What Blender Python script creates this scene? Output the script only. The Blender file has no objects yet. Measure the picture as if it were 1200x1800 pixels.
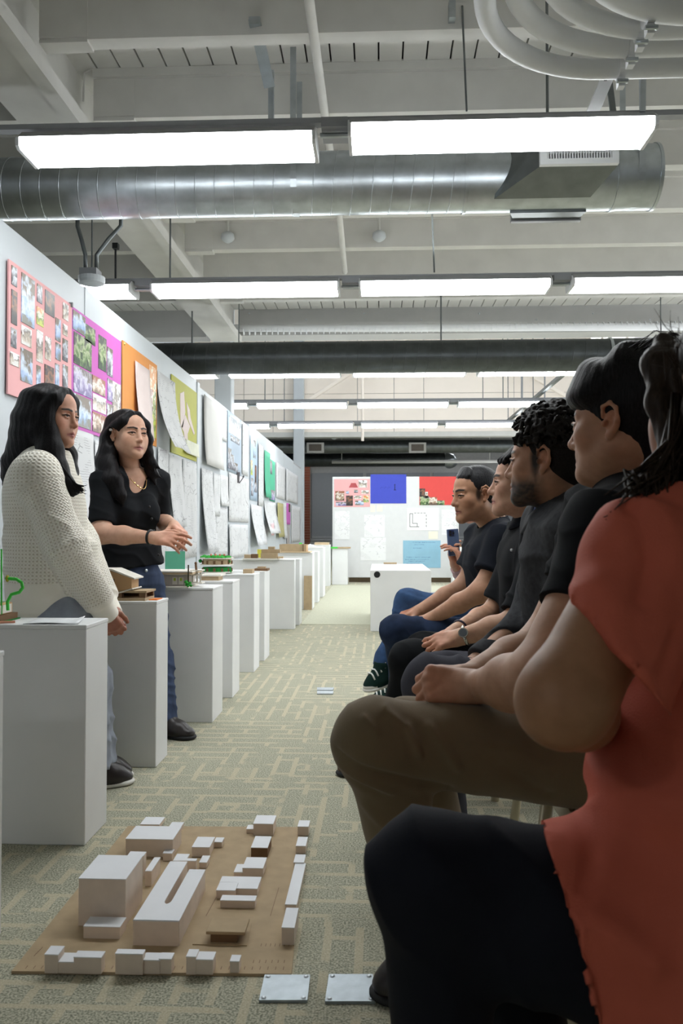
import bpy, bmesh, math, random
import numpy as np
from mathutils import Vector, Matrix, Euler
from math import sin, cos, pi, radians

SC = bpy.context.scene
COL = SC.collection
rnd = random.Random(7)

# ------------------------------------------------------------------ camera, world, exposure
FPX, CAMZ = 1450.0, 0.95                      # focal length in pixels of the 1200 wide frame, eye height
YAW, PITCH = math.atan(66 / FPX), math.atan(32 / FPX)
cd = bpy.data.cameras.new('camera')
cd.sensor_fit = 'HORIZONTAL'
cd.sensor_width = 36.0
cd.lens = FPX / 1200 * 36
cd.clip_start, cd.clip_end = 0.05, 200
cd.dof.use_dof = True
cd.dof.focus_distance = 3.6
cd.dof.aperture_fstop = 14
cam = bpy.data.objects.new('camera', cd)
cam.location = (0, 0, CAMZ)
cam.rotation_euler = (pi / 2 + PITCH, 0, YAW)
COL.objects.link(cam)
SC.camera = cam

W = bpy.data.worlds.new('world')
SC.world = W
W.use_nodes = True
W.node_tree.nodes['Background'].inputs[0].default_value = (0.93, 0.96, 1.0, 1)
W.node_tree.nodes['Background'].inputs[1].default_value = 2.0
SC.view_settings.view_transform = 'Standard'
SC.view_settings.look = 'None'
SC.view_settings.gamma = 1
SC.view_settings.use_curve_mapping = False
SC.view_settings.exposure = 1.16
LAMP = 8.5                                    # radiance of the fluorescent lenses

# ------------------------------------------------------------------ where a pixel of the photograph lies in the room
_Fw = np.array([-sin(YAW) * cos(PITCH), cos(YAW) * cos(PITCH), sin(PITCH)])
_R = np.array([cos(YAW), sin(YAW), 0.0])
_U = np.cross(_R, _Fw)
_C = np.array([0, 0, CAMZ])
def ray(px, py): return _Fw + (px - 600) / FPX * _R - (py - 900) / FPX * _U
def at(px, py, Y):
    r = ray(px, py); return _C + r * (Y / r[1])
def fl(px, py, z=0.0):
    r = ray(px, py); return _C + r * ((z - CAMZ) / r[2])
def onx(px, py, x):
    r = ray(px, py); return _C + r * (x / r[0])

# ------------------------------------------------------------------ materials
_M = {}
def nt(name):
    m = bpy.data.materials.new(name); m.use_nodes = True
    t = m.node_tree
    return m, t, t.nodes['Principled BSDF']
def nd(t, kind, **kw):
    n = t.nodes.new('ShaderNode' + kind)
    for k, v in kw.items():
        if k.startswith('i_'):
            key = k[2:]
            key = int(key) if key.isdigit() else key.replace('_', ' ')
            n.inputs[key].default_value = v
        else: setattr(n, k, v)
    return n
def c4(c): return (c[0], c[1], c[2], 1)
def srgb(r, g, b):
    f = lambda v: (v / 255 / 12.92) if v / 255 <= .04045 else ((v / 255 + .055) / 1.055) ** 2.4
    return (f(r), f(g), f(b))
def mat(name, col, rough=.6, metal=0., var=.06, scale=12., bump=0., bscale=200., spec=.4, coat=0., sheen=0., stretch=(1, 1, 1)):
    """plain surface: colour varied a little by noise, fine relief by bump"""
    if name in _M: return _M[name]
    m, t, b = nt(name)
    b.inputs['Roughness'].default_value = rough
    b.inputs['Metallic'].default_value = metal
    b.inputs['Specular IOR Level'].default_value = spec
    b.inputs['Coat Weight'].default_value = coat
    b.inputs['Sheen Weight'].default_value = sheen
    tc = nd(t, 'TexCoord')
    mp = nd(t, 'Mapping'); mp.inputs['Scale'].default_value = stretch
    t.links.new(tc.outputs['Object'], mp.inputs[0])
    n = nd(t, 'TexNoise', i_Scale=scale, i_Detail=5.)
    t.links.new(mp.outputs[0], n.inputs['Vector'])
    r = nd(t, 'ValToRGB')
    r.color_ramp.elements[0].position, r.color_ramp.elements[1].position = .3, .7
    r.color_ramp.elements[0].color = c4([max(0, v * (1 - var)) for v in col])
    r.color_ramp.elements[1].color = c4([min(1, v * (1 + var)) for v in col])
    t.links.new(n.outputs['Fac'], r.inputs[0])
    t.links.new(r.outputs[0], b.inputs['Base Color'])
    if bump > 0:
        n2 = nd(t, 'TexNoise', i_Scale=bscale, i_Detail=3.)
        t.links.new(mp.outputs[0], n2.inputs['Vector'])
        bp = nd(t, 'Bump', i_Strength=min(1, bump), i_Distance=.002)
        t.links.new(n2.outputs['Fac'], bp.inputs['Height'])
        t.links.new(bp.outputs[0], b.inputs['Normal'])
    _M[name] = m
    return m

# ------------------------------------------------------------------ mesh helpers
class MB:
    """collects shapes, in room coordinates, for one mesh"""
    def __init__(s): s.v, s.f = [], []
    def raw(s, v, f):
        o = len(s.v); s.v += [tuple(p) for p in v]; s.f += [tuple(i + o for i in q) for q in f]; return s
    def box(s, lo, hi, rot=None, at=None, bev=0.0):
        lo, hi = np.minimum(lo, hi), np.maximum(lo, hi)
        x0, y0, z0 = lo; x1, y1, z1 = hi
        if bev > 0:
            bm = bmesh.new(); bmesh.ops.create_cube(bm, size=1)
            for v in bm.verts:
                v.co = Vector(((v.co.x + .5) * (x1 - x0) + x0, (v.co.y + .5) * (y1 - y0) + y0, (v.co.z + .5) * (z1 - z0) + z0))
            bmesh.ops.bevel(bm, geom=bm.edges[:], offset=bev, segments=1, affect='EDGES')
            bm.verts.index_update()
            v = [tuple(p.co) for p in bm.verts]; f = [[q.index for q in g.verts] for g in bm.faces]; bm.free()
        else:
            v = [(x0, y0, z0), (x1, y0, z0), (x1, y1, z0), (x0, y1, z0), (x0, y0, z1), (x1, y0, z1), (x1, y1, z1), (x0, y1, z1)]
            f = [(0, 3, 2, 1), (4, 5, 6, 7), (0, 1, 5, 4), (1, 2, 6, 5), (2, 3, 7, 6), (3, 0, 4, 7)]
        if rot is not None:
            c = Vector(at if at is not None else (np.array(lo) + np.array(hi)) / 2)
            R = rot.to_matrix() if isinstance(rot, Euler) else rot
            v = [tuple(R @ (Vector(p) - c) + c) for p in v]
        return s.raw(v, f)
    def tube(s, pts, r, n=10, cap=True):
        """swept round bar through points; r is one radius or one per point"""
        P = [Vector(p) for p in pts]
        rs = [r] * len(P) if not hasattr(r, '__len__') else r
        up = None; v, f = [], []
        for i, p in enumerate(P):
            d = (P[min(i + 1, len(P) - 1)] - P[max(i - 1, 0)]).normalized()
            if up is None:
                a = Vector((0, 0, 1)) if abs(d.z) < .9 else Vector((1, 0, 0))
                up = (a - d * a.dot(d)).normalized()
            else: up = (up - d * up.dot(d)).normalized()
            w = d.cross(up)
            for k in range(n):
                t = 2 * pi * k / n
                v.append(tuple(p + (up * cos(t) + w * sin(t)) * rs[i]))
        for i in range(len(P) - 1):
            for k in range(n):
                f.append((i * n + k, i * n + (k + 1) % n, (i + 1) * n + (k + 1) % n, (i + 1) * n + k))
        if cap:
            f.append(tuple(range(n - 1, -1, -1))); f.append(tuple((len(P) - 1) * n + k for k in range(n)))
        return s.raw(v, f)
    def prism(s, poly, ext):
        """polygon (3-D points) extruded along a vector"""
        n = len(poly); e = Vector(ext)
        v = [tuple(Vector(p)) for p in poly] + [tuple(Vector(p) + e) for p in poly]
        f = [tuple(range(n - 1, -1, -1)), tuple(range(n, 2 * n))] + [(i, (i + 1) % n, n + (i + 1) % n, n + i) for i in range(n)]
        return s.raw(v, f)
    def lathe(s, c, prof, n=20):
        v, f = [], []
        for r, z in prof:
            for k in range(n):
                t = 2 * pi * k / n; v.append((c[0] + r * cos(t), c[1] + r * sin(t), c[2] + z))
        for i in range(len(prof) - 1):
            for k in range(n):
                f.append((i * n + k, i * n + (k + 1) % n, (i + 1) * n + (k + 1) % n, (i + 1) * n + k))
        f.append(tuple(range(n - 1, -1, -1))); f.append(tuple((len(prof) - 1) * n + k for k in range(n)))
        return s.raw(v, f)
    def ball(s, c, r, n=10, m=7):
        r = (r, r, r) if not hasattr(r, '__len__') else r
        v, f = [(c[0], c[1], c[2] - r[2])], []
        for i in range(1, m):
            a = -pi / 2 + pi * i / m
            for k in range(n):
                t = 2 * pi * k / n
                v.append((c[0] + r[0] * cos(a) * cos(t), c[1] + r[1] * cos(a) * sin(t), c[2] + r[2] * sin(a)))
        v.append((c[0], c[1], c[2] + r[2]))
        for k in range(n): f.append((0, 1 + (k + 1) % n, 1 + k))
        for i in range(m - 2):
            for k in range(n):
                a = 1 + i * n + k; b = 1 + i * n + (k + 1) % n; f.append((a, b, b + n, a + n))
        L = len(v) - 1; o = 1 + (m - 2) * n
        for k in range(n): f.append((L, o + k, o + (k + 1) % n))
        return s.raw(v, f)

def wloc(o):
    p = Vector((0, 0, 0))
    while o is not None: p += o.location; o = o.parent
    return p
def link(name, me, parent=None, loc=None):
    o = bpy.data.objects.new(name, me); COL.objects.link(o)
    if loc is not None: o.location = loc
    if parent is not None: o.parent = parent
    return o
def obj(name, mb, m, parent=None, smooth=False, base=None):
    """one mesh object; shapes are given in room coordinates, the origin goes to the parent's or to the base"""
    me = bpy.data.meshes.new(name)
    v = np.array(mb.v, dtype=float)
    if parent is None:
        org = Vector(base) if base is not None else Vector(((v[:, 0].min() + v[:, 0].max()) / 2, (v[:, 1].min() + v[:, 1].max()) / 2, v[:, 2].min()))
    else: org = wloc(parent)
    me.from_pydata((v - np.array(org)).tolist(), [], mb.f)
    bm = bmesh.new(); bm.from_mesh(me); bmesh.ops.recalc_face_normals(bm, faces=bm.faces[:]); bm.to_mesh(me); bm.free()
    if smooth: me.polygons.foreach_set('use_smooth', [True] * len(me.polygons))
    me.materials.append(m)
    o = link(name, me, parent, org if parent is None else None)
    return o
def tag(o, label=None, cat=None, group=None, kind=None):
    if label: o['label'] = label
    if cat: o['category'] = cat
    if group: o['group'] = group
    if kind: o['kind'] = kind
    return o
def thing(name, label, cat, loc, group=None):
    o = bpy.data.objects.new(name, None); COL.objects.link(o)
    o.location = loc; o.empty_display_size = .1
    return tag(o, label, cat, group)
def struct(name, mb, m, parent=None, smooth=False):
    return tag(obj(name, mb, m, parent, smooth, base=(0, 0, 0)), kind='structure')
def autosmooth(o, ang=40):
    me = o.data
    bm = bmesh.new(); bm.from_mesh(me)
    for f in bm.faces: f.smooth = True
    for e in bm.edges:
        if len(e.link_faces) == 2 and e.calc_face_angle(0) > radians(ang): e.smooth = False
    bm.to_mesh(me); bm.free()
    return o
# ================================================================== THE SETTING
WHITE = mat('white_paint', srgb(196, 202, 206), .55, var=.03, scale=3)
PLINTH = mat('plinth_paint', srgb(228, 229, 229), .5, var=.035, scale=4)
CEILW = mat('ceiling_paint', srgb(208, 207, 202), .7, var=.05, scale=5)
BEAMG = mat('grey_beam_paint', srgb(178, 178, 176), .7, var=.04, scale=5)
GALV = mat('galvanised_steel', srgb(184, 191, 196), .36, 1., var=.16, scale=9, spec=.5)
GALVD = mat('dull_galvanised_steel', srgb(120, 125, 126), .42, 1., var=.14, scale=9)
STEELG = mat('grey_housing', srgb(150, 152, 155), .5, .3)
DARK = mat('dark_rail', srgb(45, 46, 48), .5, .4)
def V_(z): return np.array([0, 0, z])
BLACK = mat('black_plastic', srgb(20, 20, 22), .45)
CARD = mat('brown_cardboard', srgb(178, 156, 124), .8, var=.08, scale=20, bump=.2, bscale=90)
CARDD = mat('dark_cardboard_edge', srgb(120, 92, 66), .85, var=.1, scale=30)
PAPERW = mat('white_paper', srgb(226, 228, 230), .7, var=.02)
WARMW = mat('warm_white_panel', srgb(250, 240, 228), .7, var=.02, scale=2)

def carpet_mat():
    m, t, b = nt('patterned_carpet'); L = t.links
    tc = nd(t, 'TexCoord')
    def brick(rot, w, hgt, mort, bias, off):
        mp = nd(t, 'Mapping'); mp.inputs['Rotation'].default_value = (0, 0, rot); mp.inputs['Location'].default_value = off
        L.new(tc.outputs['Object'], mp.inputs[0])
        k = nd(t, 'TexBrick', i_Color1=(0, 0, 0, 1), i_Color2=(1, 1, 1, 1), i_Mortar=(.62, .62, .62, 1), i_Scale=1., i_Mortar_Size=mort,
               i_Mortar_Smooth=.1, i_Bias=bias, i_Brick_Width=w, i_Row_Height=hgt)
        k.offset = .37; k.squash = 1.6; k.squash_frequency = 3; k.offset_frequency = 2
        L.new(mp.outputs[0], k.inputs['Vector']); return k
    b1 = brick(0, .21, .082, .0105, -.55, (0, 0, 0))
    b2 = brick(pi / 2, .19, .074, .0105, -.5, (.31, .12, 0))
    # patches of the two directions
    vo = nd(t, 'TexVoronoi', i_Scale=3.4, i_Randomness=.8); vo.distance = 'CHEBYCHEV'
    L.new(tc.outputs['Object'], vo.inputs['Vector'])
    sx = nd(t, 'SeparateColor'); L.new(vo.outputs['Color'], sx.inputs[0])
    gt = nd(t, 'Math', operation='GREATER_THAN', i_1=.5); L.new(sx.outputs[0], gt.inputs[0])
    mx = nd(t, 'MixRGB'); L.new(gt.outputs[0], mx.inputs[0]); L.new(b1.outputs['Color'], mx.inputs[1]); L.new(b2.outputs['Color'], mx.inputs[2])
    th = nd(t, 'ValToRGB'); e = th.color_ramp.elements
    e[0].position, e[1].position = .42, .6
    L.new(mx.outputs[0], th.inputs[0])
    nb = nd(t, 'TexNoise', i_Scale=7., i_Detail=1.); L.new(tc.outputs['Object'], nb.inputs['Vector'])
    nr = nd(t, 'ValToRGB'); e = nr.color_ramp.elements; e[0].position, e[1].position = .40, .46; e[0].color = (.12, .12, .12, 1)
    L.new(nb.outputs['Fac'], nr.inputs[0])
    nm = nd(t, 'Math', operation='MULTIPLY'); L.new(th.outputs[0], nm.inputs[0]); L.new(nr.outputs[0], nm.inputs[1])
    # speckled pile
    n = nd(t, 'TexNoise', i_Scale=210., i_Detail=2.); L.new(tc.outputs['Object'], n.inputs['Vector'])
    dk = nd(t, 'ValToRGB'); e = dk.color_ramp.elements
    e[0].position, e[0].color = .36, c4(srgb(126, 128, 112)); e[1].position, e[1].color = .62, c4(srgb(200, 197, 176))
    L.new(n.outputs['Fac'], dk.inputs[0])
    lt = nd(t, 'ValToRGB'); e = lt.color_ramp.elements
    e[0].position, e[0].color = .3, c4(srgb(178, 171, 146)); e[1].position, e[1].color = .7, c4(srgb(208, 201, 176))
    L.new(n.outputs['Fac'], lt.inputs[0])
    m2 = nd(t, 'MixRGB'); L.new(nm.outputs[0], m2.inputs[0]); L.new(dk.outputs[0], m2.inputs[1]); L.new(lt.outputs[0], m2.inputs[2])
    L.new(m2.outputs[0], b.inputs['Base Color'])
    bp = nd(t, 'Bump', i_Strength=.6, i_Distance=.003); L.new(n.outputs['Fac'], bp.inputs['Height']); L.new(bp.outputs[0], b.inputs['Normal'])
    b.inputs['Roughness'].default_value = .95; b.inputs['Specular IOR Level'].default_value = .1
    return m
CARPET = carpet_mat()
CARPLAIN = mat('plain_beige_carpet', srgb(186, 186, 166), .95, var=.1, scale=60, bump=.4, bscale=260, spec=.1)

X0, X1, YB, YM, YE, YF = -4.6, 6.2, -3.2, 9.9, 20.3, 26.0      # room limits: left, right, back, end of low bay, end of high bay, far wall
ZC = 3.63                                                         # plank ceiling
struct('floor', MB().box((X0, YB, -.1), (X1, YF, 0)), CARPET)
struct('floor_inlay', MB().box((-.79, 8.3, .0), (3.2, 14.2, .004)), CARPLAIN)
struct('wall_left', MB().box((X0 - .15, YB, 0), (X0, YF, 7.2)), WHITE)
wr = MB()
for y0, y1, z0, z1 in [(YB, YF, 0, .9), (YB, YF, 3.1, 7.2), (YB, 2.5, .9, 3.1)] + [(a, a + .5, .9, 3.1) for a in (5.5, 9, 12.5, 16, 19.5)] + [(23, YF, .9, 3.1)]:
    wr.box((X1, y0, z0), (X1 + .15, y1, z1))
struct('wall_right', wr, WHITE)
for i, a in enumerate((2.5, 6, 9.5, 13, 16.5, 20)):
    w = struct('window_%d' % (i + 5), MB().box((X1 + .05, a, .9), (X1 + .09, a + 3, .95)).box((X1 + .05, a, 3.05), (X1 + .09, a + 3, 3.1))
               .box((X1 + .05, a, .9), (X1 + .09, a + .05, 3.1)).box((X1 + .05, a + 2.95, .9), (X1 + .09, a + 3, 3.1)).box((X1 + .05, a, 1.95), (X1 + .09, a + 3, 2.0)), STEELG)
struct('wall_back', MB().box((X0, YB - .15, 0), (X1, YB, ZC)), BEAMG)
far = struct('wall_far', MB().box((X0, YF, 0), (X1, YF + .15, 4.2)), mat('far_grey_wall', srgb(170, 170, 170), .7))
# plank ceiling over the low bay: every board is a piece
ceil = struct('ceiling', MB().box((X0, YB, ZC + .03), (X1, YM, ZC + .09)), DARK)
pw = .136
pm = None
for i in range(int((4.2 + 3.4) / pw)):
    x = -3.4 + i * pw
    if pm is None:
        q = obj('plank', MB().box((x + .005, YB, ZC), (x + pw - .005, YM, ZC + .03)), CEILW, ceil); pm = q.data
    else:
        q = link('plank', pm, ceil, (i * pw, 0, 0))
    q.location.z += rnd.uniform(-.002, .002)
# joists, each an object
for k, y in enumerate([.9, 1.66, 2.42, 3.18, 3.92, 4.69, 5.46, 6.2, 6.95, 7.7, 8.5]):
    j = struct('joist', MB().box((-1.66, y, 3.35), (X1, y + .09, ZC)), CEILW)
    if k > 2: obj('ledger_strip', MB().box((-1.66, y - .03, ZC - .05), (4, y, ZC)), CEILW, j)
    struct('joist', MB().box((X0, y, 3.35), (-2.02, y + .09, ZC)), CEILW)
    if 3 < k: obj('hanger_plate', MB().box((-1.66, y - .006, 3.36), (-1.42, y, 3.6)).box((-1.66, y - .004, 3.335), (-1.42, y + .09, 3.35)), CEILW, j)
# girder along the aisle, with its bottom flange
g = struct('girder', MB().box((-1.92, YB, 3.3), (-1.76, YM, ZC)), CEILW)
obj('bottom_flange', MB().box((-2.02, YB, 3.24), (-1.66, YM, 3.3)), CEILW, g)
obj('lower_lip', MB().box((-1.74, YB, 3.215), (-1.66, YM, 3.24)), CEILW, g)
# grey end beam between the low and the high bay, bolts on its face
b = struct('beam', MB().box((-1.7, YM, 3.3), (X1, YM + .25, 3.75)), BEAMG)
obj('bottom_lip', MB().box((-1.7, YM - .05, 3.3), (X1, YM, 3.33)), BEAMG, b)
struct('beam', MB().box((X0, YM, 3.3), (-2.1, YM + .25, 3.75)), BEAMG)
for i, px in enumerate([438, 538, 640, 740, 842, 942, 1042, 1142]):
    p = at(px, 551 if i % 2 == 0 else 562, YM)
    obj('bolt', MB().ball(p, .011, 8, 5), WHITE, b)
# columns
def column(x0, x1, y0, y1, z1):
    c = struct('column', MB().box((x0, y0, 0), (x1, y1, z1), bev=.01), WHITE)
    obj('base_plate', MB().box((x0 - .04, y0 - .04, 0), (x1 + .04, y1 + .04, .015)), WHITE, c)
    return c
c1 = column(-2.05, -1.84, 10.18, 10.4, 3.9)
obj('bracket', MB().box((-2.05, 10.1, 3.05), (-1.84, 10.18, 3.35)), WHITE, c1)
c2 = column(-2.08, -1.83, 19.95, 20.2, 6.5)
# high bay: bright panelled wall above the low far end, skylight roof
up = struct('wall_upper', MB().box((X0, YE + .02, 3.3), (X1, YE + .2, 7.2)), STEELG)
xs = [X0, -3.35, -2.62, .37 - .9, .37, 1.1, 3.3, 4.05, X1]
zs = [3.3, 4.32, 5.0, 7.2]
for i in range(len(xs) - 1):
    for k in range(len(zs) - 1):
        obj('panel', MB().box((xs[i] + .006, YE - .01, zs[k] + .006), (xs[i + 1] - .006, YE + .02, zs[k + 1] - .004)), WARMW, up)
obj('sill_beam', MB().box((X0, YE - .12, 3.24), (X1, YE + .2, 3.36)), CEILW, up)
for a, c in [((545, 702), (745, 572)), ((790, 575), (1004, 702))]:
    struct('brace', MB().tube([at(*a, 19.9), at(*c, 19.9)], .055, 8), WARMW)
struct('riser_pipe', MB().tube([at(637, 775, 19.6), at(637, 560, 19.6)], .035, 8), WARMW)
struct('riser_pipe', MB().tube([at(917, 775, 19.6), at(917, 560, 19.6)], .025, 8), STEELG)
struct('riser_pipe', MB().tube([at(957, 760, 19.6), at(957, 560, 19.6)], .018, 8), STEELG)
struct('wall_monitor_front', MB().box((X0, YM + .1, 3.75), (X1, YM + .25, 7.2)), WHITE)
rf = struct('roof', MB().box((X0, YM, 7.2), (X1, YM + 3.0, 7.3)).box((X0, YE - 2.6, 7.2), (X1, YE + .2, 7.3))
            .box((X0, YM + 3., 7.2), (-3.2, YE - 2.6, 7.3)).box((5., YM + 3., 7.2), (X1, YE - 2.6, 7.3)), WHITE)
for x in (-1.2, .9, 3.0): obj('skylight_bar', MB().box((x, YM + 3., 7.2), (x + .08, YE - 2.6, 7.3)), WHITE, rf)
m, t, bs = nt('skylight_glass')
bs.inputs['Transmission Weight'].default_value = 1; bs.inputs['Roughness'].default_value = .02; bs.inputs['IOR'].default_value = 1.02
obj('skylight_glass', MB().box((-3.2, YM + 3., 7.24), (5., YE - 2.6, 7.246)), m, rf)
# window high on the right of the upper wall (daylight behind panes)
m, t, bs = nt('window_daylight')
bs.inputs['Emission Color'].default_value = (1, .98, .94, 1); bs.inputs['Emission Strength'].default_value = 2.6
wn = struct('window_1', MB().box(at(1036, 600, 20.27), at(1128, 583, 20.33) + np.array([0, 0, .25])), m)
for px in (1036, 1058, 1102, 1128):
    p = at(px, 600, 20.26); obj('window_bar', MB().box(p - np.array([.03, .02, .1]), p + np.array([.03, .02, .55])), WARMW, wn)
# low far end: dark plank ceiling, grey blinds, brick jamb
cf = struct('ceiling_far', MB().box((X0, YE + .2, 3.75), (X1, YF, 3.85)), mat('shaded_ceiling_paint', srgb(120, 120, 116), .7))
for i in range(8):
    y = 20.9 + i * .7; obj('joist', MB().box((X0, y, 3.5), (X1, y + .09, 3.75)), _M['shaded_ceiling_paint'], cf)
BLIND = mat('grey_blind', srgb(128, 131, 136), .7, var=.02)
for i, (xa, xb) in enumerate([(-2.12, -.5), (-.4, 1.6), (1.7, 4.2)]):
    w = struct('window_%d' % (i + 2), MB().box((xa, YF - .06, .74), (xb, YF - .03, 2.75)), BLIND)
    obj('bottom_bar', MB().box((xa, YF - .08, .70), (xb, YF - .03, .76)), STEELG, w)
    obj('sill', MB().box((xa - .03, YF - .14, .62), (xb + .03, YF - .0, .68)), STEELG, w)
BRICK = mat('red_brick', srgb(120, 66, 48), .9, var=.25, scale=6)
jb = struct('brick_jamb', MB().box((-2.44, YF - .35, 0), (-2.16, YF - .1, 3.5)), mat('mortar', srgb(150, 138, 126), .9))
bme = None
for r in range(42):
    x0 = -2.45 + (0 if r % 2 else -.0)
    z = .005 + r * .082
    if bme is None:
        q = obj('brick', MB().box((-2.455, YF - .37, z), (-2.15, YF - .34, z + .07)), BRICK, jb); bme = q.data
    else: q = link('brick', bme, jb, (rnd.uniform(-.004, .004), rnd.uniform(-.006, .0), r * .082))

# ---- partition wall of boards along the left of the aisle (posters are pinned to it)
XW = -1.74
part = struct('wall_partition', MB().box((XW - .055, 2.2, .1), (XW - .035, 18.6, 2.37)), mat('partition_core', srgb(170, 172, 174), .7))
for y0, y1, z1 in [(2.2, 4.78, 2.385), (4.79, 7.78, 2.385), (7.88, 10.95, 2.34), (10.97, 14.9, 2.375), (14.92, 16.7, 2.36), (16.72, 18.6, 2.31)]:
    obj('board', MB().box((XW - .035, y0, .1), (XW, y1, z1), bev=.003), WHITE, part)
obj('post', MB().box((XW - .06, 7.78, .0), (XW + .012, 7.88, 2.37), bev=.004), WHITE, part)
obj('post', MB().box((XW - .06, 10.945, .0), (XW + .006, 10.975, 2.36)), WHITE, part)
obj('post', MB().box((XW - .06, 4.78, .0), (XW + .004, 4.84, 2.392)), WHITE, part)
obj('post', MB().box((XW - .06, 18.58, .0), (XW + .004, 18.66, 2.3)), WHITE, part)
for y in (3, 6.2, 9.3, 13, 17):
    obj('foot', MB().box((XW - .3, y, 0), (XW - .01, y + .06, .1)), WHITE, part)

# ================================================================== CEILING SERVICES
LENS, tL, bL = nt('lit_fluorescent_lens')
bL.inputs['Base Color'].default_value = (.9, .9, .9, 1)
bL.inputs['Emission Color'].default_value = (.95, .985, 1, 1)
bL.inputs['Emission Strength'].default_value = LAMP
def fixture(x, y, z, label, grp, lenm=None):
    """four-foot fixture: channel, wrap-round lens with slanted ends, end plates"""
    t = thing('fluorescent_light', label, 'ceiling light', (x, y, z), grp)
    l, w = 1.215, .105
    if lenm is None:
        prof = [(-w, .045), (-w * .98, .012), (-w * .84, 0), (w * .84, 0), (w * .98, .012), (w, .045)]
        ln = obj('lens', MB().prism([(x + .012, y + a, z + b) for a, b in prof], (l - .024, 0, 0)), LENS, t)
        hs = obj('housing', MB().prism([(x, y + a, z + b) for a, b in [(-w * .96, .047), (w * .96, .047), (.06, .085), (-.06, .085)]], (l, 0, 0)), STEELG, t)
        e1 = obj('end_plate', MB().prism([(x - .006, y + a * 1.03, z + b - .003) for a, b in prof + [(.06, .08), (-.06, .08)]], (.014, 0, 0)), PAPERW, t)
        e2 = obj('end_plate', MB().prism([(x + l - .008, y + a * 1.03, z + b - .003) for a, b in prof + [(.06, .08), (-.06, .08)]], (.014, 0, 0)), PAPERW, t)
        return [o.data for o in (ln, hs, e1, e2)]
    for nm, me in zip(('lens', 'housing', 'end_plate', 'end_plate'), lenm): link(nm, me, t)
    return lenm
rows = [(-1.6, 2.5, [-3.2], 'unseen rear'), (3.375, 2.5, [-1.475, -.118], 'nearest'), (5.35, 2.5, [-2.83, -1.475, -.122, 1.232, 2.585], 'second'),
        (8.95, 2.63, [-2.985, -1.635, -.282, 1.07, 2.42], 'third'), (11.1, 2.61, [-2.99, -1.645, -.29, 1.06], 'fourth'),
        (13.3, 2.61, [-2.985, -1.635, -.283, 1.068], 'farthest')]
wordx = {3.375: ['left', 'right'], }
names = {
 0: ['fluorescent light of the row behind the viewer'] * 1,
 1: ['big fluorescent light at left over the near duct, slanted outer end', 'big fluorescent light at right, in front of the duct with the white grille'],
 2: ['short bit of lit fluorescent light peeping over the white partition wall', 'fluorescent light of the second row, left of the middle, above the dark duct', 'fluorescent light in the middle of the second row', 'fluorescent light of the second row running out of the picture at right', 'fluorescent light of the second row beyond the picture edge'],
 3: ['lit fluorescent stub under the dark duct beside the white column', 'fluorescent light under the dark duct, next to the column', 'fluorescent light under the middle of the dark duct', 'fluorescent light under the dark duct above the dark-haired heads', 'fluorescent light under the dark duct, hidden behind the black-haired head'],
 4: ['short lit end of fluorescent light of the fourth row at the partition top', 'fluorescent light of the fourth row, at its left', 'fluorescent light in the middle of the fourth row', 'fluorescent light of the fourth row at the slanting strut'],
 5: ['short lit end of fluorescent light in the farthest row at the partition top', 'fluorescent light of the farthest row, beside the far column', 'fluorescent light in the middle of the farthest row', 'fluorescent light of the farthest row above the curly head']}
lm = None
for ri, (y, z, xl, nm) in enumerate(rows):
    for i, x in enumerate(xl):
        zz = z + ([.012, .04][i] if ri == 1 else 0)
        lm = fixture(x, y, zz, names[ri][i], 'fluorescent lights in rows', lm)
        if i:
            ft = COL.objects[-1]
            while ft.parent: ft = ft.parent
            obj('joint_box', MB().box((x - .115, y - .075, zz + .045), (x - .008, y + .075, zz + .085)), STEELG, ft)
            obj('conduit_nipple', MB().tube([(x - .122, y - .03, zz + .03), (x - .007, y - .03, zz + .03)], .011, 8), GALV, ft)
    r = MB().box((xl[0] - .3, y - .022, z + .087 + (.041 if ri == 1 else 0)), (xl[-1] + 1.9, y + .022, z + .109 + (.041 if ri == 1 else 0)))
    rail = tag(obj('light_rail', r, STEELG), 'steel channel carrying the %s row of fluorescent lights' % nm, 'rail')
    for x in ([.69] if ri == 1 else [xl[1] + .1, xl[-1] + .6, xl[-1] + 1] if ri > 1 else [-2.9, -1]):
        obj('hanger_rod', MB().tube([(x, y, z + .109 + (.041 if ri == 1 else 0)), (x, y, ZC if y < YM else 6.9)], .006, 6), GALVD, rail)

for i, x in enumerate((-2.6, -.2, 2.2)):
    fixture(x, 24.9, 3.66, 'added unseen fluorescent light that brightens the far wall', 'added lights of the far low ceiling', lm)  # unseen fixtures, added to light the far wall and blinds
def duct(name, label, y, z, r, x0, x1, m, pitch=.105, endcap=True):
    t = thing(name, label, 'duct', ((x0 + x1) / 2, y, z - r))
    n = 40
    v, f = [], []
    nx = int((x1 - x0) / .05)
    mb = MB().tube([(x0, y, z), (x1, y, z)], r, 48, cap=True)
    autosmooth(obj('pipe', mb, m, t), 50)
    # spiral lock seam: a fine raised rib winding along the pipe
    turns = (x1 - x0) / pitch
    pts = []
    N = int(turns * 20)
    for i in range(N + 1):
        a = 2 * pi * i / 20
        pts.append((x0 + (x1 - x0) * i / N, y + (r + .0005) * sin(a), z + (r + .0005) * cos(a)))
    obj('spiral_seam', MB().tube(pts, .0035, 5), m, t, smooth=True)
    return t
d1 = duct('spiral_duct', 'big bright spiral duct behind the nearest row of lights', 4.45, 2.84, .165, -4.2, .47, GALV)
p = [(.47, 4.45, 2.84), (1.47, 4.45, 2.84)]
autosmooth(obj('end_section', MB().tube(p, .168, 48), GALV, d1), 50)
for x in (.46, 1.25, 1.465): autosmooth(obj('ring', MB().tube([(x - .008, 4.45, 2.84), (x + .008, 4.45, 2.84)], .173, 48), GALV, d1), 50)
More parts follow.
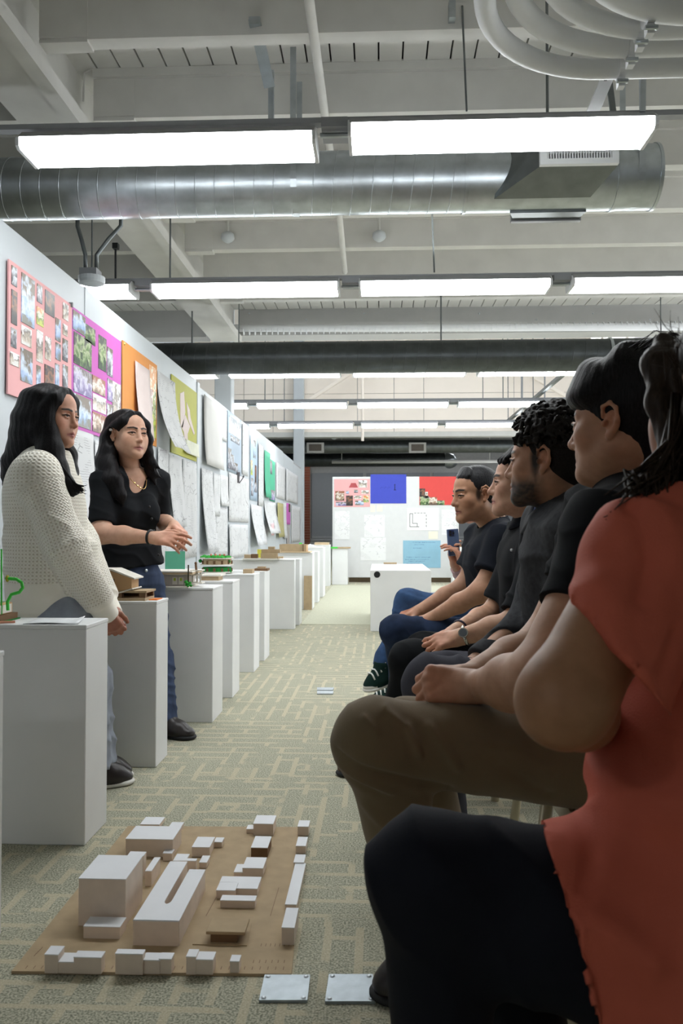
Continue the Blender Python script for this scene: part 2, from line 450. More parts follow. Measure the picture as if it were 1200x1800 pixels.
def wrap_strap(x, y, z, r, top, par):
    pts = [(x, y - r - .004, top)] + [(x, y - (r + .004) * cos(a), z - (r + .004) * sin(a)) for a in np.linspace(0, pi, 14)] + [(x, y + r + .004, top)]
    mb = MB()
    for a, c in zip(pts[:-1], pts[1:]):
        mb.raw([(a[0] - .016, a[1], a[2]), (a[0] + .016, a[1], a[2]), (c[0] + .016, c[1], c[2]), (c[0] - .016, c[1], c[2])], [(0, 1, 2, 3)])
    return obj('strap', mb, GALV, par)
for x in (-.45, 1.36): wrap_strap(x, 4.45, 2.84, .165, 3.5, d1)
# supply grille on a sheet-metal throat, facing the room, and a second one below
gx0, gx1, gy = 1.0, 1.36, 4.16
th = MB().prism([(.62, 4.29, 2.72), (.68, 4.31, 2.93), (.86, 4.18, 2.93), (.86, 4.18, 2.90)], (0, .06, 0))
lo = at(948, 292, 4.14); hi = at(1086, 262, 4.14)
th = MB().raw([(lo[0], 4.15, lo[2]), (hi[0], 4.15, lo[2]), (hi[0], 4.15, hi[2] + .05), (lo[0], 4.15, hi[2] + .05),
               (lo[0] - .2, 4.33, 2.69), (hi[0] - .09, 4.33, 2.69), (hi[0] - .0, 4.36, hi[2] + .08), (lo[0] - .16, 4.36, hi[2] + .08)],
              [(0, 1, 2, 3), (4, 7, 6, 5), (0, 4, 5, 1), (1, 5, 6, 2), (2, 6, 7, 3), (3, 7, 4, 0)])
obj('throat', th, GALVD, d1)
gr = MB().box((lo[0], 4.12, lo[2]), (hi[0], 4.15, lo[2] + .028)).box((lo[0], 4.12, hi[2] + .022), (hi[0], 4.15, hi[2] + .05)) \
    .box((lo[0], 4.12, lo[2] + .028), (lo[0] + .035, 4.15, hi[2] + .022)).box((hi[0] - .035, 4.12, lo[2] + .028), (hi[0], 4.15, hi[2] + .022))
grl = obj('grille_frame', gr, PAPERW, d1)
sl = None
for i in range(24):
    x = lo[0] + .04 + i * (hi[0] - lo[0] - .08) / 23
    if sl is None: q = obj('grille_blade', MB().box((x - .003, 4.122, lo[2] + .028), (x + .003, 4.145, hi[2] + .022)), PAPERW, grl); sl = q.data
    else: link('grille_blade', sl, grl, (i * (hi[0] - lo[0] - .08) / 23, 0, 0))
obj('grille_blade', MB().box((lo[0] + .03, 4.13, (lo[2] + hi[2]) / 2 + .02), (hi[0] - .03, 4.14, (lo[2] + hi[2]) / 2 + .026)), PAPERW, grl)
a = at(900, 388, 4.62); c = at(1016, 368, 4.62)
obj('rear_throat', MB().raw([(a[0], 4.60, a[2]), (c[0], 4.60, a[2]), (c[0], 4.60, a[2] + .03), (a[0], 4.60, a[2] + .03),
    (a[0] - .04, 4.45, 2.66), (c[0], 4.45, 2.66), (c[0], 4.45, 2.72), (a[0] - .04, 4.45, 2.72)],
    [(0, 1, 2, 3), (4, 7, 6, 5), (0, 4, 5, 1), (1, 5, 6, 2), (2, 6, 7, 3), (3, 7, 4, 0)]), GALVD, d1)
obj('rear_grille', MB().box((a[0] - .01, 4.6, a[2] - .012), (c[0] + .01, 4.63, a[2] + .04)), STEELG, d1)

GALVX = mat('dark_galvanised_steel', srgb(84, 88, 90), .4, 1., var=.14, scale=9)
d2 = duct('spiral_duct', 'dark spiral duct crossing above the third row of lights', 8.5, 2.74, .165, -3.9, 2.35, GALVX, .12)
autosmooth(obj('end_section', MB().tube([(2.35, 8.5, 2.74), (2.95, 8.5, 2.74)], .168, 40), GALVX, d2), 50)
autosmooth(obj('ring', MB().tube([(2.33, 8.5, 2.74), (2.36, 8.5, 2.74)], .174, 40), GALV, d2), 50)
for x in (-1.95, .64): obj('hanger_rod', MB().tube([(x, 8.5, 2.9), (x, 8.5, ZC)], .008, 6), GALVD, d2)
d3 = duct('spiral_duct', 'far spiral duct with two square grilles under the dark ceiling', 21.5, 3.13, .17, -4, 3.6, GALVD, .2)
for x in (-1.6, .4, 2.4): obj('hanger_rod', MB().tube([(x, 21.5, 3.28), (x, 21.5, 3.75)], .012, 6), GALVD, d3)
for px in (554, 733.5):
    p = at(px, 787, 21.28)
    gf = obj('grille_frame', MB().box(p - np.array([.22, .03, .13]), p + np.array([.22, .08, .13])), CEILW, d3)
    obj('grille_face', MB().box(p - np.array([.16, .045, .085]), p + np.array([.16, -.03, .085])), mat('grille_shade', srgb(112, 104, 96), .6), gf)
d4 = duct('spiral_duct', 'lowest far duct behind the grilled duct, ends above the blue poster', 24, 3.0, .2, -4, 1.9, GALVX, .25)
for x in (-1.6, .4): obj('hanger_rod', MB().tube([(x, 24, 3.18), (x, 24, 3.75)], .012, 6), GALVD, d4)
obj('elbow', MB().tube([(1.9, 24, 3.0), (2.05, 24, 2.98), (2.1, 24.1, 2.9)], .2, 20), GALV, d4, smooth=True)
tag(obj('white_pipe', MB().tube([at(583, 812, 22.5), at(880, 811, 22.5)], .045, 10).box(at(600, 812, 22.5), at(600.8, 812, 22.52) * [1, 1, 0] + V_(3.745)).box(at(860, 812, 22.5), at(860.8, 812, 22.52) * [1, 1, 0] + V_(3.745)), CEILW, smooth=True), 'thin white pipe under the far ducts above the posters', 'pipe')

# ribbed white pipe below the grey beam
wp = tag(obj('insulated_pipe', MB().tube([at(398, 577, 9.7), at(640, 577, 9.7), at(1230, 574, 9.7)], .045, 16), PAPERW, smooth=True), 'long white pipe with fine ribs below the grey beam', 'pipe')
rm = None
for i in range(80):
    x = -1.74 + i * .068
    if rm is None: q = obj('rib', MB().tube([(x - .004, 9.7, 3.315), (x + .004, 9.7, 3.315)], .0472, 12), PAPERW, wp); rm = q.data
    else: link('rib', rm, wp, (i * .068, 0, i * .00028))

# bundle of white conduits bending round at the upper right
def bend(x0, y0, z, r0, r, x1):
    """comes along the aisle overhead, turns to run across to the right"""
    pts = [(x0, y0 - 2.4 + r0 * .0, z)]
    pts = []
    for a in np.linspace(0, pi / 2, 14): pts.append((x0 + r0 - r0 * cos(a), y0 - r0 + r0 * sin(a) , z))
    return [(x0, YB + .1, z)] + pts + [(x1, y0, z)]
for i, (px, py, rr, lab) in enumerate([(1130, 228/2+6, .035, 'lowest and thinnest white conduit of the bundle at the upper right'),
                                  (1130, 82, .036, 'second white conduit from below in the bend at the upper right'),
                                  (1130, 52, .034, 'third white conduit from below, between two clamps at upper right'),
                                  (1130, 18, .05, 'thick topmost white pipe in the bend at the upper right')]):
    Yc = 3.0 - i * .1
    p = at(px, py, Yc)
    x0 = [.33, .40, .47, .56][i]
    o = obj('conduit_pipe', MB().tube(bend(x0, Yc, p[2], .48 - i * .0, rr, 3.4), rr, 16), PAPERW, smooth=True)
    tag(o, lab, 'pipe', 'white conduits at the upper right')
    cx = at(1090 + i * 17, 60, Yc)[0]
    obj('clamp', MB().tube([(cx - .012, Yc, p[2]), (cx + .012, Yc, p[2])], rr + .006, 16).box((cx - .012, Yc - .016, p[2] - rr - .035), (cx + .012, Yc + .016, p[2] - rr)), PAPERW, o)
    obj('clamp_bolt', MB().tube([(cx - .02, Yc - .02, p[2] - rr - .02), (cx + .02, Yc - .02, p[2] - rr - .02)], .008, 8), GALV, o)
# struts, straps and rods
def flat_bar(name, a, b, w, th, m, label):
    a, b = Vector(a), Vector(b); d = (b - a).normalized()
    s = d.cross(Vector((0, 1, 0))).normalized(); n = d.cross(s)
    mb = MB().raw([tuple(p + s * i * w / 2 + n * j * th / 2) for p in (a, b) for i, j in ((-1, -1), (1, -1), (1, 1), (-1, 1))],
                  [(0, 1, 2, 3), (4, 7, 6, 5), (0, 4, 5, 1), (1, 5, 6, 2), (2, 6, 7, 3), (3, 7, 4, 0)])
    return tag(obj(name, mb, m), label, 'strut')
s1 = flat_bar('steel_strut', at(447, 36, 3.9), at(473, 150, 4.3), .058, .03, GALV, 'slanting bright steel strut between the joists at the upper middle')
obj('lower_leg', MB().box(at(471, 215, 4.35), at(482, 128, 4.38)), GALV, s1)
obj('foot_clip', MB().box(at(437, 42, 3.88), at(458, 33, 3.9)), GALV, s1)
s2 = flat_bar('steel_strut', at(1075, 118, 3.4), at(1040, 200, 3.55), .05, .045, PAPERW, 'slanting white channel strut under the conduit bend')
obj('dark_slot', MB().box(at(1062, 140, 3.39), at(1066, 128, 3.4)), DARK, s2)
flat_bar('steel_strut', at(1130, 122, 3.3), at(1129, 196, 3.3), .022, .01, GALV, 'thin upright steel strap under the conduits at upper right')
flat_bar('steel_strut', at(1070, 140, 3.5), at(1077, 196, 3.5), .025, .01, GALVD, 'short grey strap beside the slanting white strut')
tag(obj('strut_channel', MB().box((2.14, 8.6, 2.765), (2.19, 14.2, 2.805)), GALVD), 'grey strut channel linking the right ends of the far light rows', 'strut')
tag(obj('sprinkler_pipe', MB().tube([at(538, -40, 3.5), at(543, 0, 3.66), at(556, 96, 4.1), at(571, 205, 4.7), at(597, 385, 6.24), at(606, 478, 7.54)], .024, 12), CEILW, smooth=True), 'white pipe running along the ceiling past both rows of lights', 'pipe')
tag(obj('hanger_wire', MB().tube([at(812, 10, 3.9), at(820, 196, 4.0)], .005, 6), GALVD), 'thin rod above the near right fluorescent light', 'rod')
tag(obj('beam_clamp', MB().box(at(789, 30, 3.85), at(799, 12, 3.9)), GALV), 'small steel clamp on the joist beside the conduit bend', 'clamp')
tag(obj('hanger_wire', MB().tube([at(759, 370, 4.9), at(763, 478, 5.35)], .006, 6), GALVD), 'thin rod hanging from under the duct to the second light row', 'rod')
# ceiling bells: small round sensors under the joists
def bell(px, py, Y, s, label):
    p = at(px, py, Y)
    o = obj('ceiling_sensor', MB().lathe(p, [(.03 * s, .08 * s), (.06 * s, .06 * s), (.065 * s, .02 * s), (.05 * s, 0), (.02 * s, -.02 * s)], 16), WHITE, smooth=True)
    tag(o, label, 'sensor')
    obj('stem', MB().tube([(p[0], p[1], p[2] + .06 * s), (p[0], p[1], p[2] + .3)], .012, 8), CEILW, o)
bell(400, 423, 6.9, .9, 'small round ceiling fitting at the girder, left of the middle')
bell(666, 421, 6.9, .9, 'small round ceiling fitting under the middle of the near duct')
bell(587, 770, 20.8, 1.7, 'far round ceiling fitting next to the thin column')
# round white device with two flexible conduits on top of the partition
p = at(161, 500, 4.95)
dv = thing('speaker_drop', 'round white ceiling device hanging on two flexible grey conduits', 'device', p)
obj('disc', MB().lathe(p, [(.05, 0), (.075, .006), (.08, .02), (.08, .045), (.06, .05)], 24), WHITE, dv, smooth=False)
obj('box', MB().box(p + np.array([-.06, -.05, .05]), p + np.array([.045, .05, .09])), STEELG, dv)
for dx, ex in ((-.04, -.09), (.03, .18)):
    pts = [(p[0] + dx, p[1], p[2] + .08), (p[0] + dx, p[1], p[2] + .18), (p[0] + (dx + ex) / 2, p[1], p[2] + .28), (p[0] + ex, p[1], p[2] + .36), (p[0] + ex, p[1], p[2] + .75)]
    obj('flexible_conduit', MB().tube(pts, .013, 10), GALVD, dv, smooth=True)
obj('rod', MB().tube([p + np.array([0, 0, .08]), p + np.array([0, 0, .8])], .005, 6), GALVD, dv)
tag(obj('threaded_rod', MB().tube([at(203, 430, 5.35), at(203, 500, 5.35)], .007, 6).box(at(197, 436, 5.33), at(210, 430, 5.37)), DARK), 'dark threaded rod with clip above the lit stub at the partition', 'rod')

# steel floor plates
PLATE = mat('grey_floor_plate', srgb(165, 174, 180), .45, .6, var=.1, scale=40)
for i, (q, lab) in enumerate([([(465, 1718), (545, 1718), (540, 1763), (455, 1763)], 'steel floor plate before the model, the one farther from the seated woman'),
                              ([(578, 1717), (655, 1717), (660, 1765), (571, 1765)], 'steel floor plate beside the dark shoe and trouser leg'),
                              ([(557, 1210), (587, 1210), (585, 1214.5), (557, 1214.5)], 'far pale floor plate in the aisle, the rear of two'),
                              ([(557, 1216), (586, 1216), (585, 1221), (557, 1221)], 'far pale floor plate in the aisle, the front of two')]):
    P = [fl(*c) for c in q]
    o = tag(obj('floor_plate', MB().prism([(a[0], a[1], 0) for a in P], (0, 0, .006)), PLATE), lab, 'plate')
    if i < 2:
        ce = sum(P) / 4
        for a in P:
            a = a + (ce - a) * .17
            obj('screw', MB().lathe((a[0], a[1], .005), [(.0042, 0), (.0042, .0022), (.002, .0032)], 10), GALV, o)
            obj('screw_ring', MB().lathe((a[0], a[1], .0045), [(.006, 0), (.006, .0018)], 12), STEELG, o)

tag(obj('cable', MB().tube([at(146, 178, 4.67), at(148, 128, 4.67), at(160, 122, 4.67), at(300, 128, 4.67), at(420, 115, 4.67), at(620, 106, 4.67), at(900, 104, 4.67)], .006, 6), CEILW, smooth=True), 'thin painted cable stapled along the joist above the near lights', 'cable')
# ================================================================== PLINTHS
def plinth(xr, y0, y1, w, h, label, rot=0.):
    """hollow painted box: four sides and a slightly proud lid"""
    t = thing('plinth', label, 'plinth', (xr - w / 2, (y0 + y1) / 2, 0), 'white plinths down the left of the aisle')
    obj('body', MB().box((xr - w, y0, 0), (xr, y1, h - .012), bev=.0025), PLINTH, t)
    obj('lid', MB().box((xr - w - .0015, y0 - .0015, h - .0125), (xr + .0015, y1 + .0015, h), bev=.002), PLINTH, t)
    return t
PL = [  # right edge, front, back, width, height, label
 (-.889, 1.735, 1.925, .40, .665, 'white plinth whose edge just shows at the lower left picture border'),
 (-.886, 2.467, 2.668, .47, .663, 'nearest wide white plinth with a sheet of paper, before the woman in cream sweater'),
 (-.893, 3.285, 3.465, .36, .664, 'white plinth before the woman in black, with the sloped-roof model'),
 (-.822, 4.06, 4.32, .40, .664, 'white plinth with the lit-window house model and green card'),
 (-.830, 4.66, 4.89, .40, .66, 'white plinth with the flat cardboard tray, behind the house model'),
 (-.835, 5.5, 5.74, .40, .655, 'white plinth with small brown box, in front of the two narrow ones'),
 (-.832, 5.98, 6.25, .40, .65, 'white plinth with low brown lid, before the broad grey-fronted plinth'),
 (-.812, 7.9, 8.02, .62, .668, 'broad grey-fronted plinth carrying the stepped cardboard model'),
 (-.795, 8.25, 8.5, .35, .66, 'narrow plinth right behind the broad grey-fronted plinth'),
 (-.80, 9.9, 10.2, .42, .68, 'plinth under the long brown box, with cardboard leaning on it'),
 (-.80, 10.8, 11.1, .40, .67, 'plinth just behind the leaning cardboard sheet'),
 (-.79, 11.7, 12.1, .42, .70, 'far plinth with pale papers on its top'),
 (-.84, 14.0, 14.35, .40, .70, 'farthest plinth of the left row, with a thin brown board'),
 (-.55, 14.38, 14.6, .27, .63, 'far narrow plinth with green-edged board, at the left end of the poster board'),
 (1.56, 14.3, 14.6, .30, .66, 'far plinth at the right end of the poster board, behind the phone')]
for a in PL: plinth(*a)
def top(i): return PL[i][4]

# box lying in the aisle
bx = thing('bench_box', 'white box lying at the end of the aisle, round black hole in its front', 'box', (.2, 8.5, 0))
obj('body', MB().box((-.083, 7.77, 0), (.488, 9.3, .572), bev=.003), PLINTH, bx)
h = at(662.5, 1010, 7.768)
obj('hole_dark_disc', MB().tube([(h[0], 7.766, h[2]), (h[0], 7.775, h[2])], .030, 20), BLACK, bx)  # black disc painted in for the darkness inside the hole
obj('brown_offcut', MB().box(at(674, 992, 9.2), at(697, 991, 9.2) + np.array([0, .06, .012])), CARD)
tag(COL.objects['brown_offcut'], 'small brown strip lying on the far edge of the box', 'offcut')
COL.objects['brown_offcut'].location.z = .572

# ================================================================== SITE MODEL ON THE FLOOR
def base_quad(pts, z0, h, extra=None): return MB().prism([(p[0], p[1], z0) for p in pts], (0, 0, h))
B4 = [fl(20, 1712), fl(512, 1717), fl(537, 1457), fl(225, 1455)]
SITE = thing('site_model', 'large cardboard site model on the carpet, white paper blocks on brown base', 'model', (-.5, 2.2, 0))
obj('base_board', base_quad(B4, 0, .006), CARD, SITE)
TOPW = mat('model_white_card', srgb(234, 236, 240), .6, var=.02)
SIDEC = mat('model_side_card', srgb(228, 212, 196), .75, var=.05, scale=30)
Z0 = .006
def block(px0, px1, pyf, hpx, back, nm='model_block', tm=None, sm=None):
    """block on the base: front edge px0..px1 at pixel row pyf, height in pixels there, back edge row of its top"""
    a, c = fl(px0, pyf, Z0), fl(px1, pyf, Z0)
    h = hpx / FPX * a[1]
    tb = fl((px0 + px1) / 2, back, Z0 + h)
    y0, y1 = (a[1] + c[1]) / 2, tb[1]
    o = obj(nm, MB().box((a[0], y0, Z0), (c[0], y1, Z0 + h)), sm or SIDEC, SITE)
    obj('roof_sheet', MB().box((a[0] - .0006, y0 - .0006, Z0 + h), (c[0] + .0006, y1 + .0006, Z0 + h + .0018)), tm or TOPW, o)
    return o
# px0, px1, front row, height, back row of the roof
for q in [(78, 102, 1711, 32, 1664), (101, 130, 1711, 19, 1676), (129, 178, 1712, 28, 1673),
          (202, 251, 1713, 35, 1670), (250, 281, 1712, 23, 1676), (279, 301, 1712, 25, 1676),
          (327, 344, 1713, 30, 1670), (343, 374, 1713, 25, 1674), (404, 420, 1710, 19, 1680),
          (146, 211, 1650, 20, 1613), (137, 221, 1628, 82, 1504), (234, 315, 1661, 42, 1620),
          (220, 304, 1506, 30, 1453), (246, 280, 1456, 6, 1437), (297, 318, 1462, 8, 1446),
          (337, 368, 1506, 16, 1472), (376, 390, 1490, 9, 1473),
          (286, 302, 1513, 12, 1494), (304, 326, 1530, 16, 1502), (316, 344, 1532, 18, 1510), (350, 363, 1526, 9, 1505),
          (255, 266, 1558, 26, 1508), (224, 252, 1545, 40, 1498),
          (445, 480, 1469, 20, 1434), (433, 445, 1465, 7, 1451), (441, 470, 1507, 16, 1471),
          (426, 462, 1541, 14, 1508), (411, 427, 1541, 7, 1520), (386, 456, 1563, 11, 1542), (380, 413, 1580, 14, 1552), (412, 452, 1575, 12, 1551), (387, 448, 1596, 12, 1575),
          (523, 542, 1469, 15, 1443), (520, 537, 1500, 12, 1472), (516, 534, 1527, 10, 1503), (501, 521, 1600, 9, 1518), (495, 517, 1661, 29, 1597)]:
    block(*q, **({'sm': CARDD} if q[0] == 441 else {}))
# U-shaped block with a slot open to the back
a, c = fl(234, 1661, Z0), fl(315, 1661, Z0); hh = 42 / FPX * a[1]
yb = fl(330, 1529, Z0 + hh)[1]; yl = fl(300, 1515, Z0 + hh)[1]; ym = fl(290, 1590, Z0 + hh)[1]
w = c[0] - a[0]
def ring_u(x0, x1, y0, y1l, y1r, sa, sb, ys, z, h):
    pts = [(x0, y0), (x1, y0), (x1, y1r), (sb, y1r), (sb, ys + .02)]
    pts += [((sa + sb) / 2 + (sb - sa) / 2 * cos(t), ys + .02 - .02 * sin(t)) for t in np.linspace(0, pi, 7)[1:-1]]
    pts += [(sa, ys + .02), (sa, y1l), (x0, y1l)]
    return MB().prism([(p[0], p[1], z) for p in pts], (0, 0, h))
uo = obj('courtyard_block', ring_u(a[0], c[0], a[1], yl, yb, a[0] + w * .44, a[0] + w * .60, ym, Z0, hh), SIDEC, SITE)
obj('roof_sheet', ring_u(a[0] - .0006, c[0] + .0006, a[1] - .0006, yl, yb, a[0] + w * .44, a[0] + w * .60, ym, Z0 + hh, .0018), TOPW, uo)
# brown table-roofed building on its own small board
q = [fl(338, 1661, Z0), fl(434, 1663, Z0), fl(442, 1624, Z0), fl(352, 1622, Z0)]
obj('plot_board', base_quad(q, Z0, .002), CARD, SITE)
p0, p1 = fl(370, 1656, Z0 + .002), fl(417, 1656, Z0 + .002)
o = obj('brown_block', MB().box((p0[0], p0[1], Z0 + .002), (p1[0], p1[1] + .05, Z0 + .02)), CARDD, SITE)
p0, p1 = fl(362, 1642, Z0 + .02), fl(428, 1642, Z0 + .02)
obj('overhanging_roof', MB().box((p0[0], p0[1] - .002, Z0 + .02), (p1[0] + .004, p1[1] + .062, Z0 + .027), bev=.001), CARD, o)
# ink marks on the base: dashed street lines and faint lettering
INK = mat('brown_ink', srgb(128, 100, 78), .8)
mk = MB()
for (xa, ya), (xb, yb2), n in [((40, 1700), (505, 1702), 34), ((455, 1661), (520, 1661), 8), ((362, 1610), (385, 1568), 12), ((475, 1610), (490, 1560), 12), ((440, 1690), (505, 1690), 6), ((60, 1680), (75, 1665), 4)]:
    for i in range(n):
        u = (i + .5) / n; p = fl(xa + (xb - xa) * u, ya + (yb2 - ya) * u, Z0)
        mk.box((p[0] - .0007, p[1] - .006, Z0), (p[0] + .0007, p[1] + .006, Z0 + .0003))
obj('printed_dashes', mk, INK, SITE)['kind'] = 'stuff'

# ================================================================== MODELS ON THE PLINTHS
FOAM = mat('foam_board', srgb(226, 222, 212), .7, var=.02)
GREEN = mat('green_felt', srgb(28, 120, 50), .9, var=.2, scale=60)
LEAF = mat('moss_green', srgb(58, 160, 62), .9, var=.3, scale=90)
ORNG = mat('orange_card', srgb(222, 120, 40), .7)
KRAFT = mat('tan_card', srgb(196, 160, 118), .8, var=.06)
BALSA = mat('light_wood', srgb(206, 182, 148), .75, var=.08, scale=14)
# plinth 1: brown box on green felt with a curl of green tube, paper sheet
z = top(1)
m1 = thing('box_model', 'tan cardboard model with curling green tube on the nearest plinth', 'model', (-1.23, 2.56, z))
obj('felt_base', MB().box((-1.345, 2.475, z), (-1.165, 2.64, z + .004)), GREEN, m1)
obj('lower_tray', MB().box((-1.34, 2.50, z + .004), (-1.17, 2.63, z + .022)), CARDD, m1)
ub = obj('upper_box', MB().box((-1.345, 2.51, z + .022), (-1.178, 2.61, z + .056), bev=.002), KRAFT, m1)
obj('white_side_label', MB().box((-1.178, 2.52, z + .026), (-1.1765, 2.60, z + .052)), FOAM, ub)
obj('clear_lid', MB().box((-1.335, 2.515, z + .056), (-1.20, 2.605, z + .060)), mat('dull_green_film', srgb(150, 168, 140), .3), m1)
TUBEG = mat('bright_green_tube', srgb(70, 210, 70), .4)
pp = [at(14, 1073, 2.54), at(13, 1058, 2.54), at(20, 1045, 2.54), at(34, 1041, 2.54), at(40, 1033, 2.54), at(38, 1024, 2.54), at(29, 1018, 2.54), at(16, 1017, 2.54), at(10, 1016, 2.54)]
pp2 = []
for i in range(len(pp) - 1):
    for u in (0, .33, .66): pp2.append(pp[i] * (1 - u) + pp[i + 1] * u)
obj('curled_tube', MB().tube(pp2 + [pp[-1]], .0052, 8), TUBEG, m1, smooth=True)
obj('knot', MB().ball(at(13, 1017, 2.54), (.006, .006, .011)), mat('yellow_thread', srgb(190, 176, 60), .7), m1)
obj('thin_post', MB().tube([at(2.5, 1080, 2.53), at(2.5, 965, 2.53)], .003, 6), TUBEG, m1)
sh = []
mb = MB(); n = 14
P = [at(41, 1101, 2.48), at(138, 1101, 2.485), at(150, 1085, 2.63), at(66, 1085, 2.63)]
vs = []
for j in range(5):
    for i in range(n):
        u, v = i / (n - 1), j / 4
        a = np.array([-1.315 + .165 * 0 + (P[0][0] + 1.315) * 1, 0, 0])
        x = (P[0][0] * (1 - u) + P[1][0] * u) * (1 - v) + (P[3][0] * (1 - u) + P[2][0] * u) * v
        y = 2.475 + v * .15 + u * .004
        vs.append((x, y, z + .0012 + .004 * (1 - v) * sin(u * 2.6 + .4) ** 2 + .012 * max(0, u - .8) * v * 4))
for zz in (0, -.0006):
    pass
f = [(j * n + i, j * n + i + 1, (j + 1) * n + i + 1, (j + 1) * n + i) for j in range(4) for i in range(n - 1)]
ps = tag(obj('paper_sheet', MB().raw(vs, f), PAPERW, smooth=True), 'white paper sheet with a curled corner on the nearest plinth', 'paper')
so = ps.modifiers.new('solid', 'SOLIDIFY'); so.thickness = .0006
tag(obj('pencil', MB().tube([(-1.19, 2.478, z + .004), (-1.12, 2.50, z + .005)], .0038, 6), mat('salmon_wood', srgb(222, 150, 120), .6)), 'salmon pencil poking out under the paper sheet', 'pencil')
# plinth 2: sloped-roof house on a tray, low brown box
z = top(2)
m2 = thing('house_model', 'tilted-roof model house of tan card with white roof, held over the second plinth', 'model', (-1.16, 3.38, z))
pa = [at(150, 1036, 3.36), at(193, 1046, 3.30), at(230, 1036, 3.36), at(231, 1015, 3.36), at(194, 1002, 3.30), at(150, 1001, 3.36)]
def hx(px, py, Y): return tuple(at(px, py, Y))
house = MB().prism([hx(140, 1044, 3.32), hx(193, 1044, 3.32), hx(231, 1034, 3.32), hx(231, 1017, 3.32), hx(195, 1004, 3.32), hx(140, 1004, 3.32)], (0, .10, 0))
hb = obj('walls', house, KRAFT, m2)
obj('white_end_wall', MB().prism([hx(168, 1044, 3.318), hx(192, 1044, 3.318), hx(192, 1004, 3.318), hx(168, 1004, 3.318)], (0, .002, 0)), FOAM, hb)
obj('window_slot', MB().prism([hx(198, 1028, 3.318), hx(201, 1027.5, 3.318), hx(201, 1017, 3.318), hx(198, 1018, 3.318)], (0, .002, 0)), CARDD, hb)
obj('roof', MB().prism([hx(135, 1003, 3.30), hx(195, 1003, 3.30), hx(236, 1018.5, 3.30), hx(236, 1016, 3.30), hx(196, 1000, 3.30), hx(135, 1000, 3.30)], (0, .13, 0)), FOAM, m2)
obj('floor_slab', MB().prism([hx(140, 1048, 3.30), hx(193, 1048, 3.30), hx(233, 1036, 3.30), hx(232, 1034, 3.30), hx(193, 1045.5, 3.30), hx(140, 1045.5, 3.30)], (0, .13, 0)), FOAM, m2)
obj('support_leg', MB().box((-1.23, 3.36, z), (-1.20, 3.40, at(160, 1046, 3.36)[2])), CARDD, m2)
m3 = thing('tray_model', 'low dark-brown model tray with black openings on the second plinth', 'model', (-1.05, 3.38, z))
obj('tray', MB().box((-1.165, 3.30, z), (-.945, 3.44, z + .012)), CARD, m3)
obj('rear_wall', MB().box((-1.165, 3.42, z + .012), (-.945, 3.44, z + .032)), CARDD, m3)
obj('roof_plate', MB().box((-1.12, 3.305, z + .032), (-.94, 3.445, z + .040)), CARD, m3)
obj('front_block', MB().box((-1.15, 3.302, z + .012), (-1.04, 3.33, z + .032)), CARDD, m3)
obj('pier', MB().box((-.97, 3.305, z + .012), (-.945, 3.33, z + .032)), CARDD, m3)
obj('orange_tab', MB().box((-.938, 3.33, z), (-.905, 3.42, z + .003)), ORNG, m3)
# plinth 3: house with lit windows, mast, green card behind
z = top(3)
m4 = thing('lit_house_model', 'pale model house with flat roof, two small windows and a tiny tree', 'model', (-1.0, 4.15, z))
obj('base_board', MB().box((-1.16, 4.04, z), (-.94, 4.28, z + .006)), FOAM, m4)
wb = obj('walls', MB().box((-1.16, 4.09, z + .006), (-.955, 4.26, z + .066)), mat('model_grey_wall', srgb(186, 180, 172), .7), m4)
LITG = mat('yellow_green_paint', srgb(186, 205, 70), .6)
for px in (307, 318):
    p = at(px, 1021, 4.088)
    obj('window', MB().box(p - np.array([.012, 0, .018]), p + np.array([.012, .004, .018])), FOAM, wb)
    obj('window_plant', MB().box(p - np.array([.005, .002, .0]), p + np.array([.005, .003, .014])), LITG, wb)
obj('roof', MB().box((-1.18, 4.06, z + .066), (-.925, 4.28, z + .076)), BALSA, m4)
obj('roof_trim', MB().box((-1.18, 4.058, z + .076), (-.925, 4.282, z + .082)), FOAM, m4)
obj('mast', MB().tube([at(331, 1030, 4.05), at(331, 993, 4.05)], .0035, 6), mat('dark_twig', srgb(70, 64, 44), .8), m4)
tr = MB()
for i in range(12): tr.ball((at(331, 1027, 4.05) + np.array([rnd.uniform(-.014, .014), rnd.uniform(-.01, .01), rnd.uniform(-.010, .012)])), rnd.uniform(.005, .009), 6, 4)
obj('tiny_shrub', tr, LEAF, m4)['kind'] = 'stuff'
m5 = thing('frame_model', 'small white frame model with openings beside the tiny tree', 'model', (-.92, 4.2, z))
for px in (338, 346, 352): obj('post', MB().box(at(px - 1.4, 1026, 4.15), at(px + 1.4, 1006, 4.15) + np.array([0, .004, 0])), FOAM, m5)
for py in (1026, 1012, 1004): obj('slab', MB().box(at(334, py, 4.13), at(355, py - 2, 4.13) + np.array([0, .07, 0])), FOAM, m5)
obj('dark_figure', MB().tube([at(345, 1003, 4.14), at(344, 992, 4.14)], .006, 6).ball(at(344, 990, 4.14), .007), CARDD, m5)
tag(obj('green_card', MB().box(at(290, 1001, 4.5), at(325, 969, 4.5) + np.array([0, .004, 0])), mat('teal_green_card', srgb(98, 178, 146), .7)), 'teal green card standing behind the pale house model', 'card')
COL.objects['green_card'].location.z += .0
tag(obj('card_stand', MB().box((-1.18, 4.46, 0), (-1.03, 4.6, at(300, 1001, 4.5)[2])), PLINTH), 'small white stand under the teal green card', 'stand')
